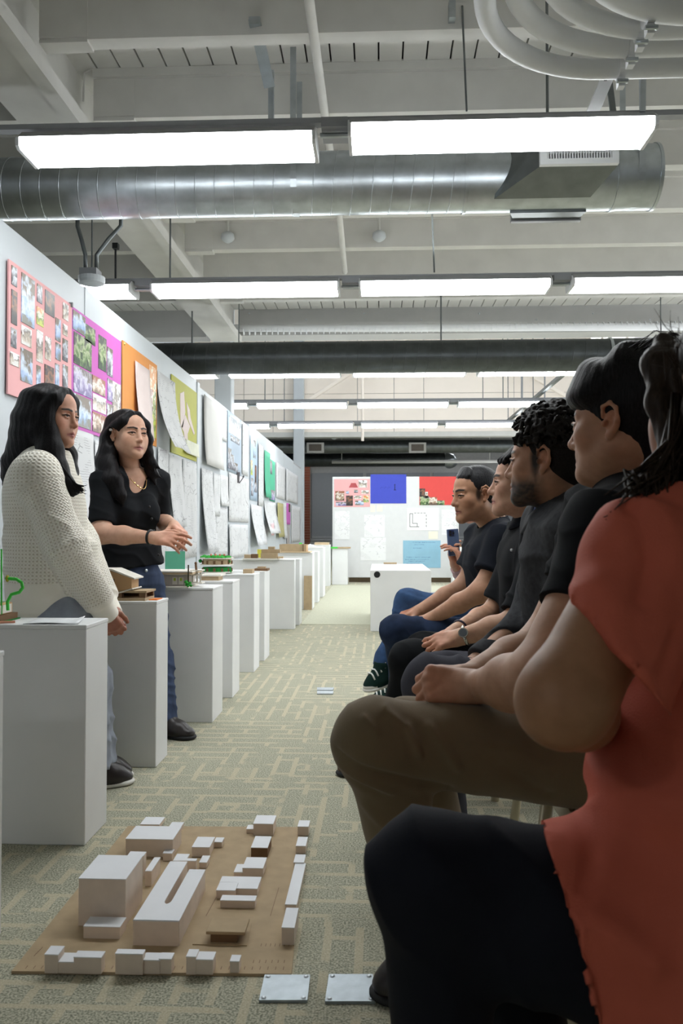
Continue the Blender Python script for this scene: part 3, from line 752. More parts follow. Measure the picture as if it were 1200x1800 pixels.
# plinth 4: flat tray
z = top(4)
tm = thing('flat_tray', 'flat brown cardboard tray with pale lid, behind the frame model', 'model', (-1.0, 4.77, z))
obj('tray', MB().box(at(351, 1021, 4.72), at(384, 1013, 4.72) + np.array([0, .13, 0])), CARD, tm)
obj('lid', MB().box(at(350, 1013, 4.71), at(388, 1010, 4.71) + np.array([0, .15, 0])), FOAM, tm)
for o in tm.children: o.location.z -= .0
# plinth 5: two-deck round pavilion with green
z = top(5)
cx, cy = at(378, 1000, 5.55)[0], 5.62
rm_ = thing('pavilion_model', 'round two-storey pavilion model with mossy green roof garden', 'model', (cx, cy, z))
zb = .63
for k, zz in enumerate((.662, .712)):
    obj('deck', MB().lathe((cx, cy, zz), [(.112, 0), (.112, .006)], 28), FOAM, rm_)
    obj('drum', MB().lathe((cx, cy, zz + .006), [(.098, 0), (.098, .030 + .008 * k)], 28), CARD if k else GREEN, rm_)
    for i in range(7):
        a = pi + i * pi / 6
        obj('door', MB().box((cx + .098 * cos(a) - .008, cy + .098 * sin(a) - .003, zz + .008), (cx + .098 * cos(a) + .008, cy + .098 * sin(a) + .003, zz + .030)), CARDD, rm_)
obj('roof_deck', MB().lathe((cx, cy, .756), [(.116, 0), (.116, .006)], 28), FOAM, rm_)
ms = MB()
for i in range(60):
    a, r = rnd.uniform(0, 2 * pi), rnd.uniform(.02, .105)
    ms.ball((cx + r * cos(a), cy + r * sin(a), .766), (rnd.uniform(.010, .02),) * 2 + (rnd.uniform(.008, .016),), 6, 4)
obj('moss', ms, LEAF, rm_)['kind'] = 'stuff'
tg = MB()
for px, py in ((352, 986), (402, 987), (404, 1004)):
    tg.ball(at(px, py, 5.58), .013, 8, 5)
obj('dark_bush', tg, GREEN, rm_)['kind'] = 'stuff'
for i in range(4): obj('red_flower', MB().ball((cx - .03 + .03 * i, cy - .06, .782), .008, 6, 4), mat('coral_dots', srgb(214, 130, 104), .7), rm_)
# plinth 6-: brown boxes
def carton(name, px0, px1, pyb, pyt, Y, dep, label, m=CARD, zt=None, par=None):
    a, c = at(px0, pyb, Y), at(px1, pyt, Y)
    zb = a[2] if zt is None else zt
    o = obj(name, MB().box((a[0], Y, zb), (c[0], Y + dep, zb + (c[2] - a[2]))), m, par)
    if label: tag(o, label, 'model')
    return o
carton('brown_box', 427, 443, 1005, 998, 5.6, .1, 'small dark brown box on the plinth before the broad one', CARD, top(5))
o = carton('low_lid', 447, 470, 1003, 999, 6.05, .12, 'low brown card lid on the narrow plinth before the broad one', CARDD, top(6))
obj('ridge', MB().box((-.90, 6.08, top(6) + .016), (-.84, 6.12, top(6) + .03)), CARD, o)
z = top(7)
st = thing('stepped_model', 'stepped brown cardboard model overhanging the broad plinth', 'model', (-1.15, 7.95, z))
a, c = at(427, 987, 7.86), at(489, 987, 7.86)
obj('base_board', MB().box((a[0], 7.84, z), (c[0], 8.02, z + .012)), FOAM, st)
for px0, px1, h0, h1, Y in [(441, 452, 0, .04, 7.9), (458, 487, 0, .05, 7.86), (459, 492, .05, .085, 7.92), (471, 482, .085, .11, 7.95), (429, 442, 0, .035, 7.9)]:
    a, c = at(px0, 980, Y), at(px1, 980, Y)
    obj('step_block', MB().box((a[0], Y, z + .012 + h0), (c[0], Y + .07, z + .012 + h1)), CARD if px0 != 441 else CARDD, st)
a, c = at(488, 980, 7.87), at(497, 980, 7.87)
obj('pale_block', MB().box((a[0], 7.87, z + .012), (c[0], 7.93, z + .03)), BALSA, st)
tag(obj('yellow_card', MB().box(at(452, 980, 8.1), at(462, 962, 8.1) + np.array([0, .004, 0])), mat('yellow_card_paint', srgb(228, 222, 90), .7), base=None), 'upright yellow card behind the stepped brown model', 'card')
COL.objects['yellow_card'].location.z = .66
tag(obj('card_support', MB().box(at(452, 980, 8.11) * np.array([1, 1, 0]), at(462, 962, 8.11) * np.array([1, 1, 0]) + np.array([0, .09, .66])), PLINTH), 'white support block under the yellow card', 'stand')
z = top(9)
lb = thing('long_box', 'long open brown box on the plinth with leaning cardboard', 'model', (-1.05, 10.0, z))
a, c = at(491, 978, 9.9), at(541, 978, 9.9)
obj('bottom', MB().box((a[0], 9.88, z), (c[0] + .03, 10.15, z + .014)), BALSA, lb)
obj('front_wall', MB().box((a[0], 9.9, z + .014), (c[0] - .02, 9.91, z + .10)), CARD, lb)
obj('back_wall', MB().box((a[0], 10.13, z + .014), (c[0] - .02, 10.14, z + .10)), CARD, lb)
obj('end_wall', MB().box((c[0] - .03, 9.91, z + .014), (c[0] - .02, 10.13, z + .09)), KRAFT, lb)
obj('inner_wall', MB().box((c[0] - .06, 9.88, z + .014), (c[0] - .054, 9.90, z + .104)), CARDD, lb)
a, c = fl(532.5, 1072), fl(543.5, 1072)
lc = obj('leaning_cardboard', MB().box((-.90, 9.83, 0), (-.802, 9.845, .405), rot=Euler((radians(-5), 0, 0)), at=(-.85, 9.84, 0)), CARD)
tag(lc, 'brown cardboard sheet leaning on the front of a far plinth', 'cardboard')
z = top(11)
pm_ = thing('paper_model', 'pale folded paper model on the far plinth', 'model', (-.95, 11.9, z))
obj('base_board', MB().box((-1.15, 11.72, z), (-.80, 12.05, z + .012)), FOAM, pm_)
obj('folded_roof', MB().prism([(-1.1, 11.78, z + .012), (-.9, 11.78, z + .012), (-1.0, 11.78, z + .05)], (0, .2, 0)), PAPERW, pm_)
obj('green_strip', MB().box((-1.14, 11.74, z + .012), (-1.10, 11.78, z + .07)), TUBEG, pm_)
tag(obj('thin_board', MB().box((-1.1, 14.02, .70), (-.86, 14.3, .74)), BALSA), 'thin brown board lying on the farthest plinth of the row', 'board')
g = obj('thin_board', MB().box((-.84, 14.36, .63), (-.50, 14.6, .655)), CARD)
tag(g, 'brown board with green edge on the narrow far plinth', 'board')
obj('green_edge', MB().box((-.84, 14.35, .632), (-.72, 14.362, .66)), TUBEG, g)
tag(obj('thin_board', MB().box((1.24, 14.32, .66), (1.55, 14.58, .69)), CARDD), 'brown board on the far plinth behind the phone', 'board')

# ================================================================== FAR BOARD WITH POSTERS
YP = 14.85
def fx(px): return at(px, 932, YP)[0]
def fz(py): return at(666, py, YP)[2]
fb = struct('wall_board', MB().box((fx(584), YP, .10), (fx(806), YP + .05, fz(838)), bev=.006), mat('far_board_white', srgb(216, 217, 218), .6, var=.02))
for x in (fx(600), fx(700), fx(800)): obj('foot', MB().box((x - .03, YP + .055, 0), (x + .03, YP + .25, .10)).box((x - .03, YP + .052, 0), (x + .03, YP + .07, .9)), STEELG, fb)
obj('skirting_strip', MB().box((fx(612), YP + .3, 0), (fx(800), YP + .33, .13)), mat('brown_strip', srgb(120, 104, 84), .8), fb)

def print_mat(name, cols, scale=9, detail=3.):
    """flat print: a picture of patches in the given colours"""
    if name in _M: return _M[name]
    m, t, b = nt(name)
    tc = nd(t, 'TexCoord')
    n = nd(t, 'TexNoise', i_Scale=float(scale), i_Detail=detail, i_Roughness=.7)
    t.links.new(tc.outputs['Object'], n.inputs['Vector'])
    r = nd(t, 'ValToRGB'); e = r.color_ramp.elements
    k = len(cols)
    for i, c in enumerate(cols):
        pos = .32 + .36 * i / max(1, k - 1)
        if i < 2: e[i].position = pos; q = e[i]
        else: q = e.new(pos)
        q.color = c4(srgb(*c))
    sp = nd(t, 'SeparateXYZ'); t.links.new(tc.outputs['Generated'], sp.inputs[0])
    n3 = nd(t, 'TexVoronoi', i_Scale=scale * 1.6); n3.distance = 'CHEBYCHEV'; t.links.new(tc.outputs['Object'], n3.inputs['Vector'])
    s3 = nd(t, 'SeparateColor'); t.links.new(n3.outputs['Color'], s3.inputs[0])
    a1 = nd(t, 'Math', operation='MULTIPLY_ADD', i_1=.42, i_2=-.12); t.links.new(sp.outputs[2], a1.inputs[0])
    a2 = nd(t, 'Math', operation='MULTIPLY_ADD', i_1=.62); t.links.new(n.outputs['Fac'], a2.inputs[0]); t.links.new(a1.outputs[0], a2.inputs[2])
    a3 = nd(t, 'Math', operation='MULTIPLY_ADD', i_1=.22); t.links.new(s3.outputs[0], a3.inputs[0]); t.links.new(a2.outputs[0], a3.inputs[2])
    t.links.new(a3.outputs[0], r.inputs[0]); t.links.new(r.outputs[0], b.inputs['Base Color'])
    b.inputs['Roughness'].default_value = .45
    _M[name] = m; return m
PR = [print_mat('photo_street', [(70, 74, 82), (140, 140, 146), (206, 214, 224), (120, 110, 96)], 14),
      print_mat('photo_garden', [(40, 62, 40), (96, 128, 70), (180, 190, 150), (92, 96, 90)], 16),
      print_mat('photo_house', [(96, 76, 62), (178, 150, 124), (226, 222, 214), (150, 90, 60)], 15),
      print_mat('photo_sky', [(120, 120, 110), (150, 176, 214), (206, 220, 238), (116, 104, 90)], 10),
      print_mat('photo_room', [(220, 218, 214), (190, 176, 158), (120, 112, 106), (240, 238, 236)], 16),
      print_mat('photo_lime', [(196, 206, 90), (110, 130, 70), (232, 232, 206), (214, 150, 90)], 16),
      print_mat('photo_dark', [(40, 36, 36), (80, 64, 56), (150, 100, 70), (60, 50, 50)], 14),
      print_mat('photo_violet', [(110, 100, 150), (170, 160, 196), (208, 206, 220), (120, 110, 110)], 14)]
def faint_mat(name, dens=.5, scale=9., base=203, ink=80):
    """white sheet with faint grey pencil drawing"""
    if name in _M: return _M[name]
    m, t, b = nt(name)
    tc = nd(t, 'TexCoord')
    mp = nd(t, 'Mapping'); mp.inputs['Scale'].default_value = (1, .6, 1.6)
    t.links.new(tc.outputs['Object'], mp.inputs[0])
    vo = nd(t, 'TexVoronoi', i_Scale=scale); vo.feature = 'DISTANCE_TO_EDGE'
    vo.distance = 'EUCLIDEAN'
    t.links.new(mp.outputs[0], vo.inputs['Vector'])
    lt = nd(t, 'Math', operation='LESS_THAN', i_1=.018); t.links.new(vo.outputs['Distance'], lt.inputs[0])
    n = nd(t, 'TexNoise', i_Scale=5.5); t.links.new(tc.outputs['Object'], n.inputs['Vector'])
    g = nd(t, 'Math', operation='GREATER_THAN', i_1=1 - dens); t.links.new(n.outputs['Fac'], g.inputs[0])
    w = nd(t, 'TexWave', i_Scale=22., i_Distortion=3.5, i_Detail=2.); w.bands_direction = 'Z'
    t.links.new(tc.outputs['Object'], w.inputs['Vector'])
    wl = nd(t, 'Math', operation='GREATER_THAN', i_1=.94); t.links.new(w.outputs['Fac'], wl.inputs[0])
    g2 = nd(t, 'Math', operation='LESS_THAN', i_1=.42); t.links.new(n.outputs['Fac'], g2.inputs[0])
    m1 = nd(t, 'Math', operation='MULTIPLY'); t.links.new(lt.outputs[0], m1.inputs[0]); t.links.new(g.outputs[0], m1.inputs[1])
    m2 = nd(t, 'Math', operation='MULTIPLY'); t.links.new(wl.outputs[0], m2.inputs[0]); t.links.new(g2.outputs[0], m2.inputs[1])
    a = nd(t, 'Math', operation='MAXIMUM'); t.links.new(m1.outputs[0], a.inputs[0]); t.links.new(m2.outputs[0], a.inputs[1])
    sc = nd(t, 'Math', operation='MULTIPLY', i_1=.6); t.links.new(a.outputs[0], sc.inputs[0])
    mx = nd(t, 'MixRGB'); mx.inputs[1].default_value = c4(srgb(base, base + 1, base + 2)); mx.inputs[2].default_value = c4(srgb(ink, ink, ink + 6))
    t.links.new(sc.outputs[0], mx.inputs[0]); t.links.new(mx.outputs[0], b.inputs['Base Color'])
    b.inputs['Roughness'].default_value = .75
    _M[name] = m; return m
FA = [faint_mat('pencil_sheet_%s' % k, d, s) for k, d, s in (('a', .46, 9.), ('b', .52, 14.), ('c', .44, 6.))]

FB = [faint_mat('far_sheet_%s' % k, d, s, 232, 150) for k, d, s in (('a', .46, 7.), ('b', .50, 10.))]
def fposter(name, px0, py0, px1, py1, m, label, cat='poster'):
    return tag(obj(name, MB().box((fx(px0), YP - .006, fz(py1)), (fx(px1), YP - .002, fz(py0))), m), label, cat)
def fpic(par, px0, py0, px1, py1, m, nm='photo_print', d=.003):
    return obj(nm, MB().box((fx(px0), YP - .006 - d, fz(py1)), (fx(px1), YP - .006, fz(py0))), m, par)
PINK = mat('pink_paper', srgb(230, 172, 173), .7, var=.02)
p = fposter('collage_poster', 587, 842, 650, 891, PINK, 'pink collage poster on the far board')
for i, q in enumerate([(589, 863, 605, 880, 2), (608, 871, 620, 889, 6), (630, 844, 645, 857, 4), (608, 863, 613, 868, 3), (622, 861, 629, 866, 0), (635, 862, 648, 868, 4), (622, 871, 635, 877, 4), (638, 871, 648, 883, 5), (624, 880, 639, 888, 3), (590, 882, 608, 889, 7)]):
    fpic(p, *q[:4], PR[q[4]])
obj('roof_cutout', MB().prism([(fx(613), YP - .009, fz(857)), (fx(629), YP - .009, fz(857)), (fx(625), YP - .009, fz(849)), (fx(617), YP - .009, fz(849))], (0, .003, 0)), mat('dull_red_print', srgb(176, 80, 84), .7), p)
BLUEP = mat('blue_paper', srgb(64, 76, 184), .7, var=.03)
p = fposter('blue_poster', 651, 834, 714, 885, BLUEP, 'plain blue poster with a tiny dark figure on the far board')
DK = mat('dark_blue_ink', srgb(38, 44, 96), .7)
obj('figure_print', MB().box((fx(693), YP - .007, fz(861)), (fx(694.6), YP - .006, fz(853))).box((fx(692), YP - .007, fz(862)), (fx(696), YP - .006, fz(860.5))).ball((fx(693.8), YP - .0065, fz(852)), (.012, .0008, .012)), DK, p)
mk = MB()
for i in range(9): mk.box((fx(668 + i * 2.1), YP - .007, fz(859 - (i * 7 % 3))), (fx(669.5 + i * 2.1), YP - .006, fz(857 - (i * 5 % 3))))
obj('handwriting', mk, mat('faint_blue_ink', srgb(56, 68, 168), .7), p)['kind'] = 'stuff'
REDP = mat('red_paper', srgb(212, 74, 70), .7, var=.02)
p = fposter('red_poster', 737, 838, 803, 888, REDP, 'red poster with a green and pink photo strip on the far board')
for q in [(737, 859, 747, 873, 6), (738, 872, 754, 888, 1), (754, 874, 768, 888, 2), (768, 880, 781, 888, 1), (747, 865, 752, 875, 4)]: fpic(p, *q[:4], PR[q[4]])
p = fposter('plan_sheet', 715, 893, 771, 932, mat('bright_paper', srgb(240, 240, 240), .7, var=.01), 'white sheet with dark plan outline in the shape of an angle', 'drawing')
mk = MB()
def seg(x0, y0, x1, y1, w=.9): mk.box((fx(min(x0, x1) - w / 2), YP - .0068, fz(max(y0, y1) + w / 2)), (fx(max(x0, x1) + w / 2), YP - .006, fz(min(y0, y1) - w / 2)))
for s_ in [(720, 903, 720, 926), (720, 926, 733, 926), (733, 926, 733, 920), (733, 920, 725, 920), (725, 920, 725, 903), (720, 903, 725, 903), (720, 926, 736, 926)]: seg(*s_)
for i in range(4): seg(728 + i * 5.5, 902, 731 + i * 5.5, 902)
for i in range(4): seg(749, 905 + i * 6, 749, 908 + i * 6)
obj('plan_lines', mk, mat('black_ink', srgb(60, 60, 66), .7), p)
SKY = mat('light_blue_paper', srgb(142, 186, 208), .7, var=.04, scale=6)
p = fposter('light_blue_poster', 708, 950, 774, 998, SKY, 'light blue poster with handwriting, low on the far board')
mk = MB()
for row, (y, x0, x1) in enumerate([(953, 725, 765), (957, 728, 745), (963, 726, 742), (979, 714, 756), (983, 712, 752), (986, 716, 748), (990, 714, 736)]):
    x = x0
    while x < x1:
        w = rnd.uniform(.6, 1.8); mk.box((fx(x), YP - .0068, fz(y + rnd.uniform(.2, 1.2))), (fx(x + w), YP - .006, fz(y - rnd.uniform(0, .5)))); x += w + rnd.uniform(.5, 1.4)
obj('handwriting', mk, mat('blue_pen', srgb(96, 130, 170), .7), p)['kind'] = 'stuff'
for q, lab in [((588, 898, 614, 948), 'white drawing sheet with a grey facade, left on the far board'), ((640, 905, 676, 944), 'upper white drawing sheet in the middle of the far board'),
               ((633, 945, 678, 985), 'lower white drawing sheet in the middle of the far board'), ((776, 896, 802, 940), 'white drawing sheet right of the plan outline sheet')]:
    fposter('drawing_sheet', *q, FB[len(lab) % 2], lab, 'drawing')
for q, lab in [((651, 888, 659, 900), 'small cream note under the blue poster, first of the pair'), ((662, 888, 672, 899), 'small cream note under the blue poster, second of the pair'), ((753, 934, 769, 947), 'cream note above the light blue poster')]:
    fposter('note', *q, mat('cream_note', srgb(238, 234, 214), .7), lab, 'note')

# ================================================================== SHEETS ON THE LEFT PARTITION
def wy(px): return onx(px, 932, XW)[1]
def wzz(px, py): return onx(px, py, XW)[2]
def wsheet(name, px0, px1, z0, z1, m, label, cat='poster', off=.003, curl=0., grp=None, wav=0.):
    y0, y1 = wy(px0), wy(px1)
    n, k = 7, 9
    v, f = [], []
    for j in range(k):
        for i in range(n):
            u, w_ = i / (n - 1), j / (k - 1)
            d = off + curl * (1 - w_) ** 3 + wav * (1 - w_) * (.5 + .5 * sin(u * 6 + j * .5)) * .6
            v.append((XW + d, y0 + (y1 - y0) * u, z0 + (z1 - z0) * w_))
    f = [(j * n + i, j * n + i + 1, (j + 1) * n + i + 1, (j + 1) * n + i) for j in range(k - 1) for i in range(n - 1)]
    o = obj(name, MB().raw(v, f), m, smooth=True)
    s_ = o.modifiers.new('solid', 'SOLIDIFY'); s_.thickness = .001
    return tag(o, label, cat, grp)
def wpic(par, px0, px1, za, zb, m, nm='photo_print', off=.008):
    y0, y1 = wy(px0), wy(px1)
    return obj(nm, MB().box((XW + off - .002, y0, za), (XW + off, y1, zb)), m, par)
p = tag(obj('collage_board', MB().box((XW + .01, wy(5), 1.585), (XW + .018, wy(118), 2.215)), PINK), 'big pink collage board behind the woman in the cream sweater', 'poster')
yA, yB = wy(5), wy(118)
r2 = random.Random(3)
cells = []
yy = yA + .015
colw = [.10, .17, .09, .13, .085, .11]
for ci, cw in enumerate(colw):
    zz = 2.195
    while zz > 1.63:
        hgt = r2.choice([.06, .09, .12, .16]) if not (ci == 1 and zz > 2.1) else .24
        if r2.random() < .88 and zz - hgt > 1.595:
            wfr = r2.uniform(.62, .98)
            obj('photo_print', MB().box((XW + .018, yy + r2.uniform(0, .01), zz - hgt), (XW + .020 + r2.uniform(0, .002), yy + cw * wfr, zz)), PR[r2.choice([0, 0, 4, 4, 4, 3, 2, 5, 6])], p)
        zz -= hgt + r2.uniform(.012, .03)
    yy += cw + .012
obj('clip', MB().box((XW + .008, wy(118) - .02, 2.2), (XW + .03, wy(118) - .005, 2.225)), STEELG, p)
MAG = mat('magenta_paper', srgb(196, 102, 182), .7, var=.02)
p = tag(obj('collage_board', MB().box((XW + .004, wy(119.5), 1.53), (XW + .011, wy(208), 2.215)), MAG), 'magenta collage board between the heads of the two standing women', 'poster')
yy0, yy1 = wy(119.5), wy(208)
for (u0, u1, a, b_, k) in [(.02, .24, 2.09, 2.2, 3), (.24, .43, 2.07, 2.17, 1), (.04, .36, 1.9, 2.08, 1), (.5, .66, 1.95, 2.16, 1), (.68, .8, 1.94, 2.12, 0), (.04, .37, 1.74, 1.89, 7), (.38, .64, 1.79, 1.89, 2),
                            (.04, .36, 1.55, 1.73, 3), (.39, .66, 1.68, 1.78, 4), (.39, .66, 1.55, 1.67, 2), (.69, .8, 1.78, 1.92, 7), (.8, .985, 1.56, 1.92, 4), (.68, .79, 1.55, 1.76, 0)]:
    obj('photo_print', MB().box((XW + .011, yy0 + (yy1 - yy0) * u0, a), (XW + .014, yy0 + (yy1 - yy0) * u1, b_)), PR[k], p)
OR = mat('orange_paper', srgb(212, 142, 74), .7, var=.02)
p = tag(obj('orange_board', MB().box((XW + .004, wy(211), 1.60), (XW + .011, wy(272), 2.235)), OR), 'orange board with tracing paper above the woman in black', 'poster')
obj('leaf_photo', MB().box((XW + .011, wy(257), 1.66), (XW + .014, wy(270), 2.2)), PR[5], p)
obj('pink_blossom_photo', MB().box((XW + .011, wy(258), 1.86), (XW + .016, wy(264), 2.02)), PR[2], p)
obj('pin', MB().ball((XW + .014, wy(213.5), 2.215), .009, 8, 5), mat('brass_pin', srgb(220, 200, 120), .3, .8), p)
TR = mat('pinkish_tracing_paper', srgb(210, 194, 190), .6, var=.03)
wsheet('tracing_sheet', 231, 257, 1.62, 2.15, TR, 'curled pinkish tracing paper hanging over the orange board', 'drawing', .02, .03, wav=.04)
wsheet('tracing_sheet', 272, 304, 1.60, 2.2, FA[0], 'long hanging white drawing sheet with curled foot, beside the orange board', 'drawing', .012, .13, wav=.05)
OLV = mat('olive_yellow_paper', srgb(178, 178, 82), .7, var=.03)
p = tag(obj('olive_board', MB().box((XW + .004, wy(298), 1.60), (XW + .011, wy(343), 2.255)), OLV), 'olive yellow board with torn white paper shapes', 'poster')
ya, yb_ = wy(298), wy(343)
for poly in [[(.3, 2.14), (.45, 2.18), (.5, 2.0), (.4, 1.85), (.32, 1.86)], [(.55, 2.1), (.68, 2.05), (.72, 1.98), (.9, 1.86), (.86, 1.84), (.62, 1.95)], [(.35, 1.85), (.45, 1.82), (.5, 1.7), (.62, 1.66), (.6, 1.82), (.7, 1.9), (.5, 1.98)]]:
    obj('torn_paper', MB().prism([(XW + .011, ya + (yb_ - ya) * u, zq) for u, zq in poly], (.003, 0, 0)), TR, p)
wsheet('note', 319, 343, 1.635, 1.76, mat('pale_yellow_note', srgb(212, 214, 196), .7), 'pale square note pinned on the foot of the olive board', 'note', .03, .01)
wsheet('drawing_sheet', 354, 386, 1.60, 2.29, mat('grey_white_sheet', srgb(192, 191, 188), .7, var=.04, scale=4), 'large grey-white sheet on the panel beside the white post', 'drawing', .02, .03)
p = wsheet('sky_poster', 398, 422, 1.63, 2.33, mat('pale_sky_print', srgb(166, 182, 198), .5, var=.06, scale=5), 'glossy poster with pale sky and dark rooftops', 'poster', .01)
for (u0, u1, a, b_) in [(.02, .25, 1.66, 1.9), (.25, .45, 1.66, 1.84), (.45, .72, 1.66, 1.76), (.2, .5, 2.0, 2.06), (.55, .85, 2.0, 2.07)]:
    y0, y1 = wy(398), wy(422); obj('roof_print', MB().box((XW + .011, y0 + (y1 - y0) * u0, a), (XW + .0125, y0 + (y1 - y0) * u1, b_)), PR[0], p)
obj('bright_cloud_print', MB().box((XW + .011, wy(400), 2.08), (XW + .0125, wy(421), 2.28)), print_mat('photo_cloud', [(220, 224, 228), (170, 180, 190), (214, 216, 220), (130, 140, 150)], 9), p)
p = wsheet('light_blue_sheet', 438, 451, 1.36, 2.24, mat('very_light_blue_paper', srgb(164, 184, 204), .6), 'tall light blue sheet just past the panel joint', 'poster', .01)
for a, b_, u0, u1, k in [(1.7, 1.9, .05, .3, 5), (1.95, 2.2, .4, .7, 3), (1.62, 1.86, .6, .85, 6), (1.48, 1.62, .55, .9, 0), (1.42, 1.66, .1, .4, 0)]:
    y0, y1 = wy(438), wy(451); obj('photo_print', MB().box((XW + .011, y0 + (y1 - y0) * u0, a), (XW + .0125, y0 + (y1 - y0) * u1, b_)), PR[k], p)
TEAL = mat('sea_green_paper', srgb(80, 172, 138), .7, var=.03)
p = wsheet('sea_green_sheet', 462, 472, 1.45, 2.16, TEAL, 'sea green sheet, the nearer of two side by side', 'poster', .02, .03)
p = wsheet('sea_green_sheet', 472.6, 482, 1.42, 2.08, TEAL, 'sea green sheet with photo strips, the farther of two', 'poster', .012)
for a, b_, u0, u1, k in [(1.85, 2.06, .0, .4, 0), (1.44, 1.6, .1, .9, 7)]:
    y0, y1 = wy(472.6), wy(482); obj('photo_print', MB().box((XW + .013, y0 + (y1 - y0) * u0, a), (XW + .0145, y0 + (y1 - y0) * u1, b_)), PR[k], p)
wsheet('olive_strip', 484.5, 495, .83, 1.42, mat('olive_print', srgb(166, 160, 112), .7, var=.1, scale=12), 'narrow olive strip hanging low on the far partition', 'poster', .03, .03)
p = wsheet('magenta_strip', 502, 509, 1.06, 1.46, MAG, 'narrow magenta strip with dark corner, far along the partition', 'poster', .012)
obj('dark_corner', MB().box((XW + .0125, wy(506), 1.3), (XW + .014, wy(508.8), 1.45)), PR[6], p)
wsheet('grey_strip', 502.5, 508, .62, 1.05, mat('grey_print', srgb(166, 162, 158), .7, var=.1, scale=14), 'narrow grey strip under the magenta strip', 'poster', .012)
p = tag(obj('black_clip', MB().prism([(XW + .004, wy(414), wzz(414, 830)), (XW + .004, wy(419), wzz(419, 830)), (XW + .004, wy(418), wzz(418, 849)), (XW + .004, wy(414.5), wzz(414.5, 849))], (.012, 0, 0))
        .prism([(XW + .004, wy(417), wzz(417, 849)), (XW + .004, wy(426.5), wzz(426.5, 836)), (XW + .004, wy(427), wzz(427, 838)), (XW + .004, wy(418.5), wzz(418.5, 850))], (.012, 0, 0)), BLACK), 'black angled clip on the white panel under the sky poster', 'clip')
# white sheets of the lower part, one by one
WS = [(120, 160, 1.0, 1.55, 0, 'white sheet between the two standing women, nearer one', .04, .03),
      (162, 178, .75, 1.5, 1, 'white sheet right behind the shoulder of the woman in black', .0, .03),
      (196, 214, 1.2, 1.62, 2, 'white sheet under the magenta board, by the head of the woman in black', .0, .0),
      (273, 291, .7, 1.6, 1, 'tall white sheet with fine marks beside the shoulder in black', .0, .02),
      (293, 317, .98, 1.58, 2, 'white sheet at the hands of the woman in black', .04, .05),
      (318, 343, .70, 1.58, 0, 'white sheet with pencil arches under the olive board', .0, .02),
      (351, 371, .72, 1.56, 1, 'white sheet hanging loose just right of the white post', .06, .05),
      (372, 384, 1.1, 1.55, 0, 'white sheet under the large grey-white sheet', .0, .0),
      (384.5, 399, 1.22, 1.56, 2, 'small white sheet with lifted edge near the black clip', .02, .0),
      (376, 398, .66, 1.2, 1, 'white sheet low beside the roof garden model', .0, .0),
      (400, 435, 1.05, 1.62, 0, 'wide white sheet below the sky poster', .0, .0),
      (400, 433, .62, 1.02, 2, 'wide white sheet low beside the panel joint', .0, .02),
      (424, 434.4, 1.66, 2.3, 1, 'tall white sheet between sky poster and panel joint', .0, .0),
      (387, 396.5, 1.95, 2.3, 2, 'white sheet high between grey-white sheet and sky poster', .0, .0),
      (439, 458, .74, 1.3, 0, 'crumpled white sheet under the light blue sheet', .07, .09),
      (452, 461, 1.3, 2.2, 1, 'white sheet between light blue and sea green sheets', .0, .0),
      (463, 483, .9, 1.4, 2, 'white sheets with turned-up foot below the sea green ones', .08, .08),
      (484, 500, 1.5, 2.1, 0, 'white sheet above the olive strip', .0, .0),
      (496, 501.5, .8, 1.45, 1, 'narrow white sheet between olive and magenta strips', .03, .0),
      (501, 522, 1.5, 2.1, 2, 'far white sheet above the magenta strip', .0, .0),
      (511, 527, .7, 1.45, 1, 'far white sheet after the magenta strip', .0, .0)]
for i, a in enumerate(WS): wsheet('drawing_sheet', a[0], a[1], a[2], a[3], FA[a[4]], a[5], 'drawing', .009 + .003 * (i % 4), a[6], 'white drawings on the partition', a[7])
# pencil arches drawn on one sheet
ar = MB()
for px, za in ((331, 1.23), (331, .92)):
    y = wy(px)
    for R_ in (.09, .13, .17):
        pts = [(XW + .0125, y + R_ * cos(t) * 1.3, za + R_ * .75 * sin(t)) for t in np.linspace(.2, pi - .2, 12)]
        ar.tube(pts, .0018, 4)
obj('pencil_arches', ar, mat('pencil_grey', srgb(150, 150, 156), .7), [o for o in COL.objects if o.get('label', '').startswith('white sheet with pencil arches')][0])
wsheet('pink_note', 466.5, 471.5, .87, 1.06, mat('pink_note_paper', srgb(232, 190, 194), .7), 'small pink note low on the far partition', 'note', .09)

# ================================================================== SEATS (mostly hidden under the sitters)
CREAM = mat('cream_plastic', srgb(206, 196, 170), .5, var=.03)
def chair(x, y, label):
    """moulded cream chair facing the aisle (toward -x)"""
    t = thing('chair', label, 'chair', (x, y, 0), 'cream chairs of the seated row')
    zt = .395
    obj('seat', MB().box((x - .21, y - .21, zt - .035), (x + .21, y + .21, zt), bev=.016), CREAM, t, smooth=False)
    obj('backrest', MB().box((x + .20, y - .20, zt + .12), (x + .225, y + .20, zt + .40), rot=Euler((0, radians(10), 0)), bev=.01), CREAM, t)
    for sx in (-1, 1):
        for sy in (-1, 1):
            obj('leg', MB().tube([(x + sx * .17, y + sy * .17, zt - .03), (x + sx * .215, y + sy * .20, 0)], .014, 10), CREAM, t, smooth=True)
    for sy in (-1, 1): obj('back_post', MB().tube([(x + .19, y + sy * .17, zt - .01), (x + .235, y + sy * .17, zt + .2)], .013, 8), CREAM, t, smooth=True)
    return t
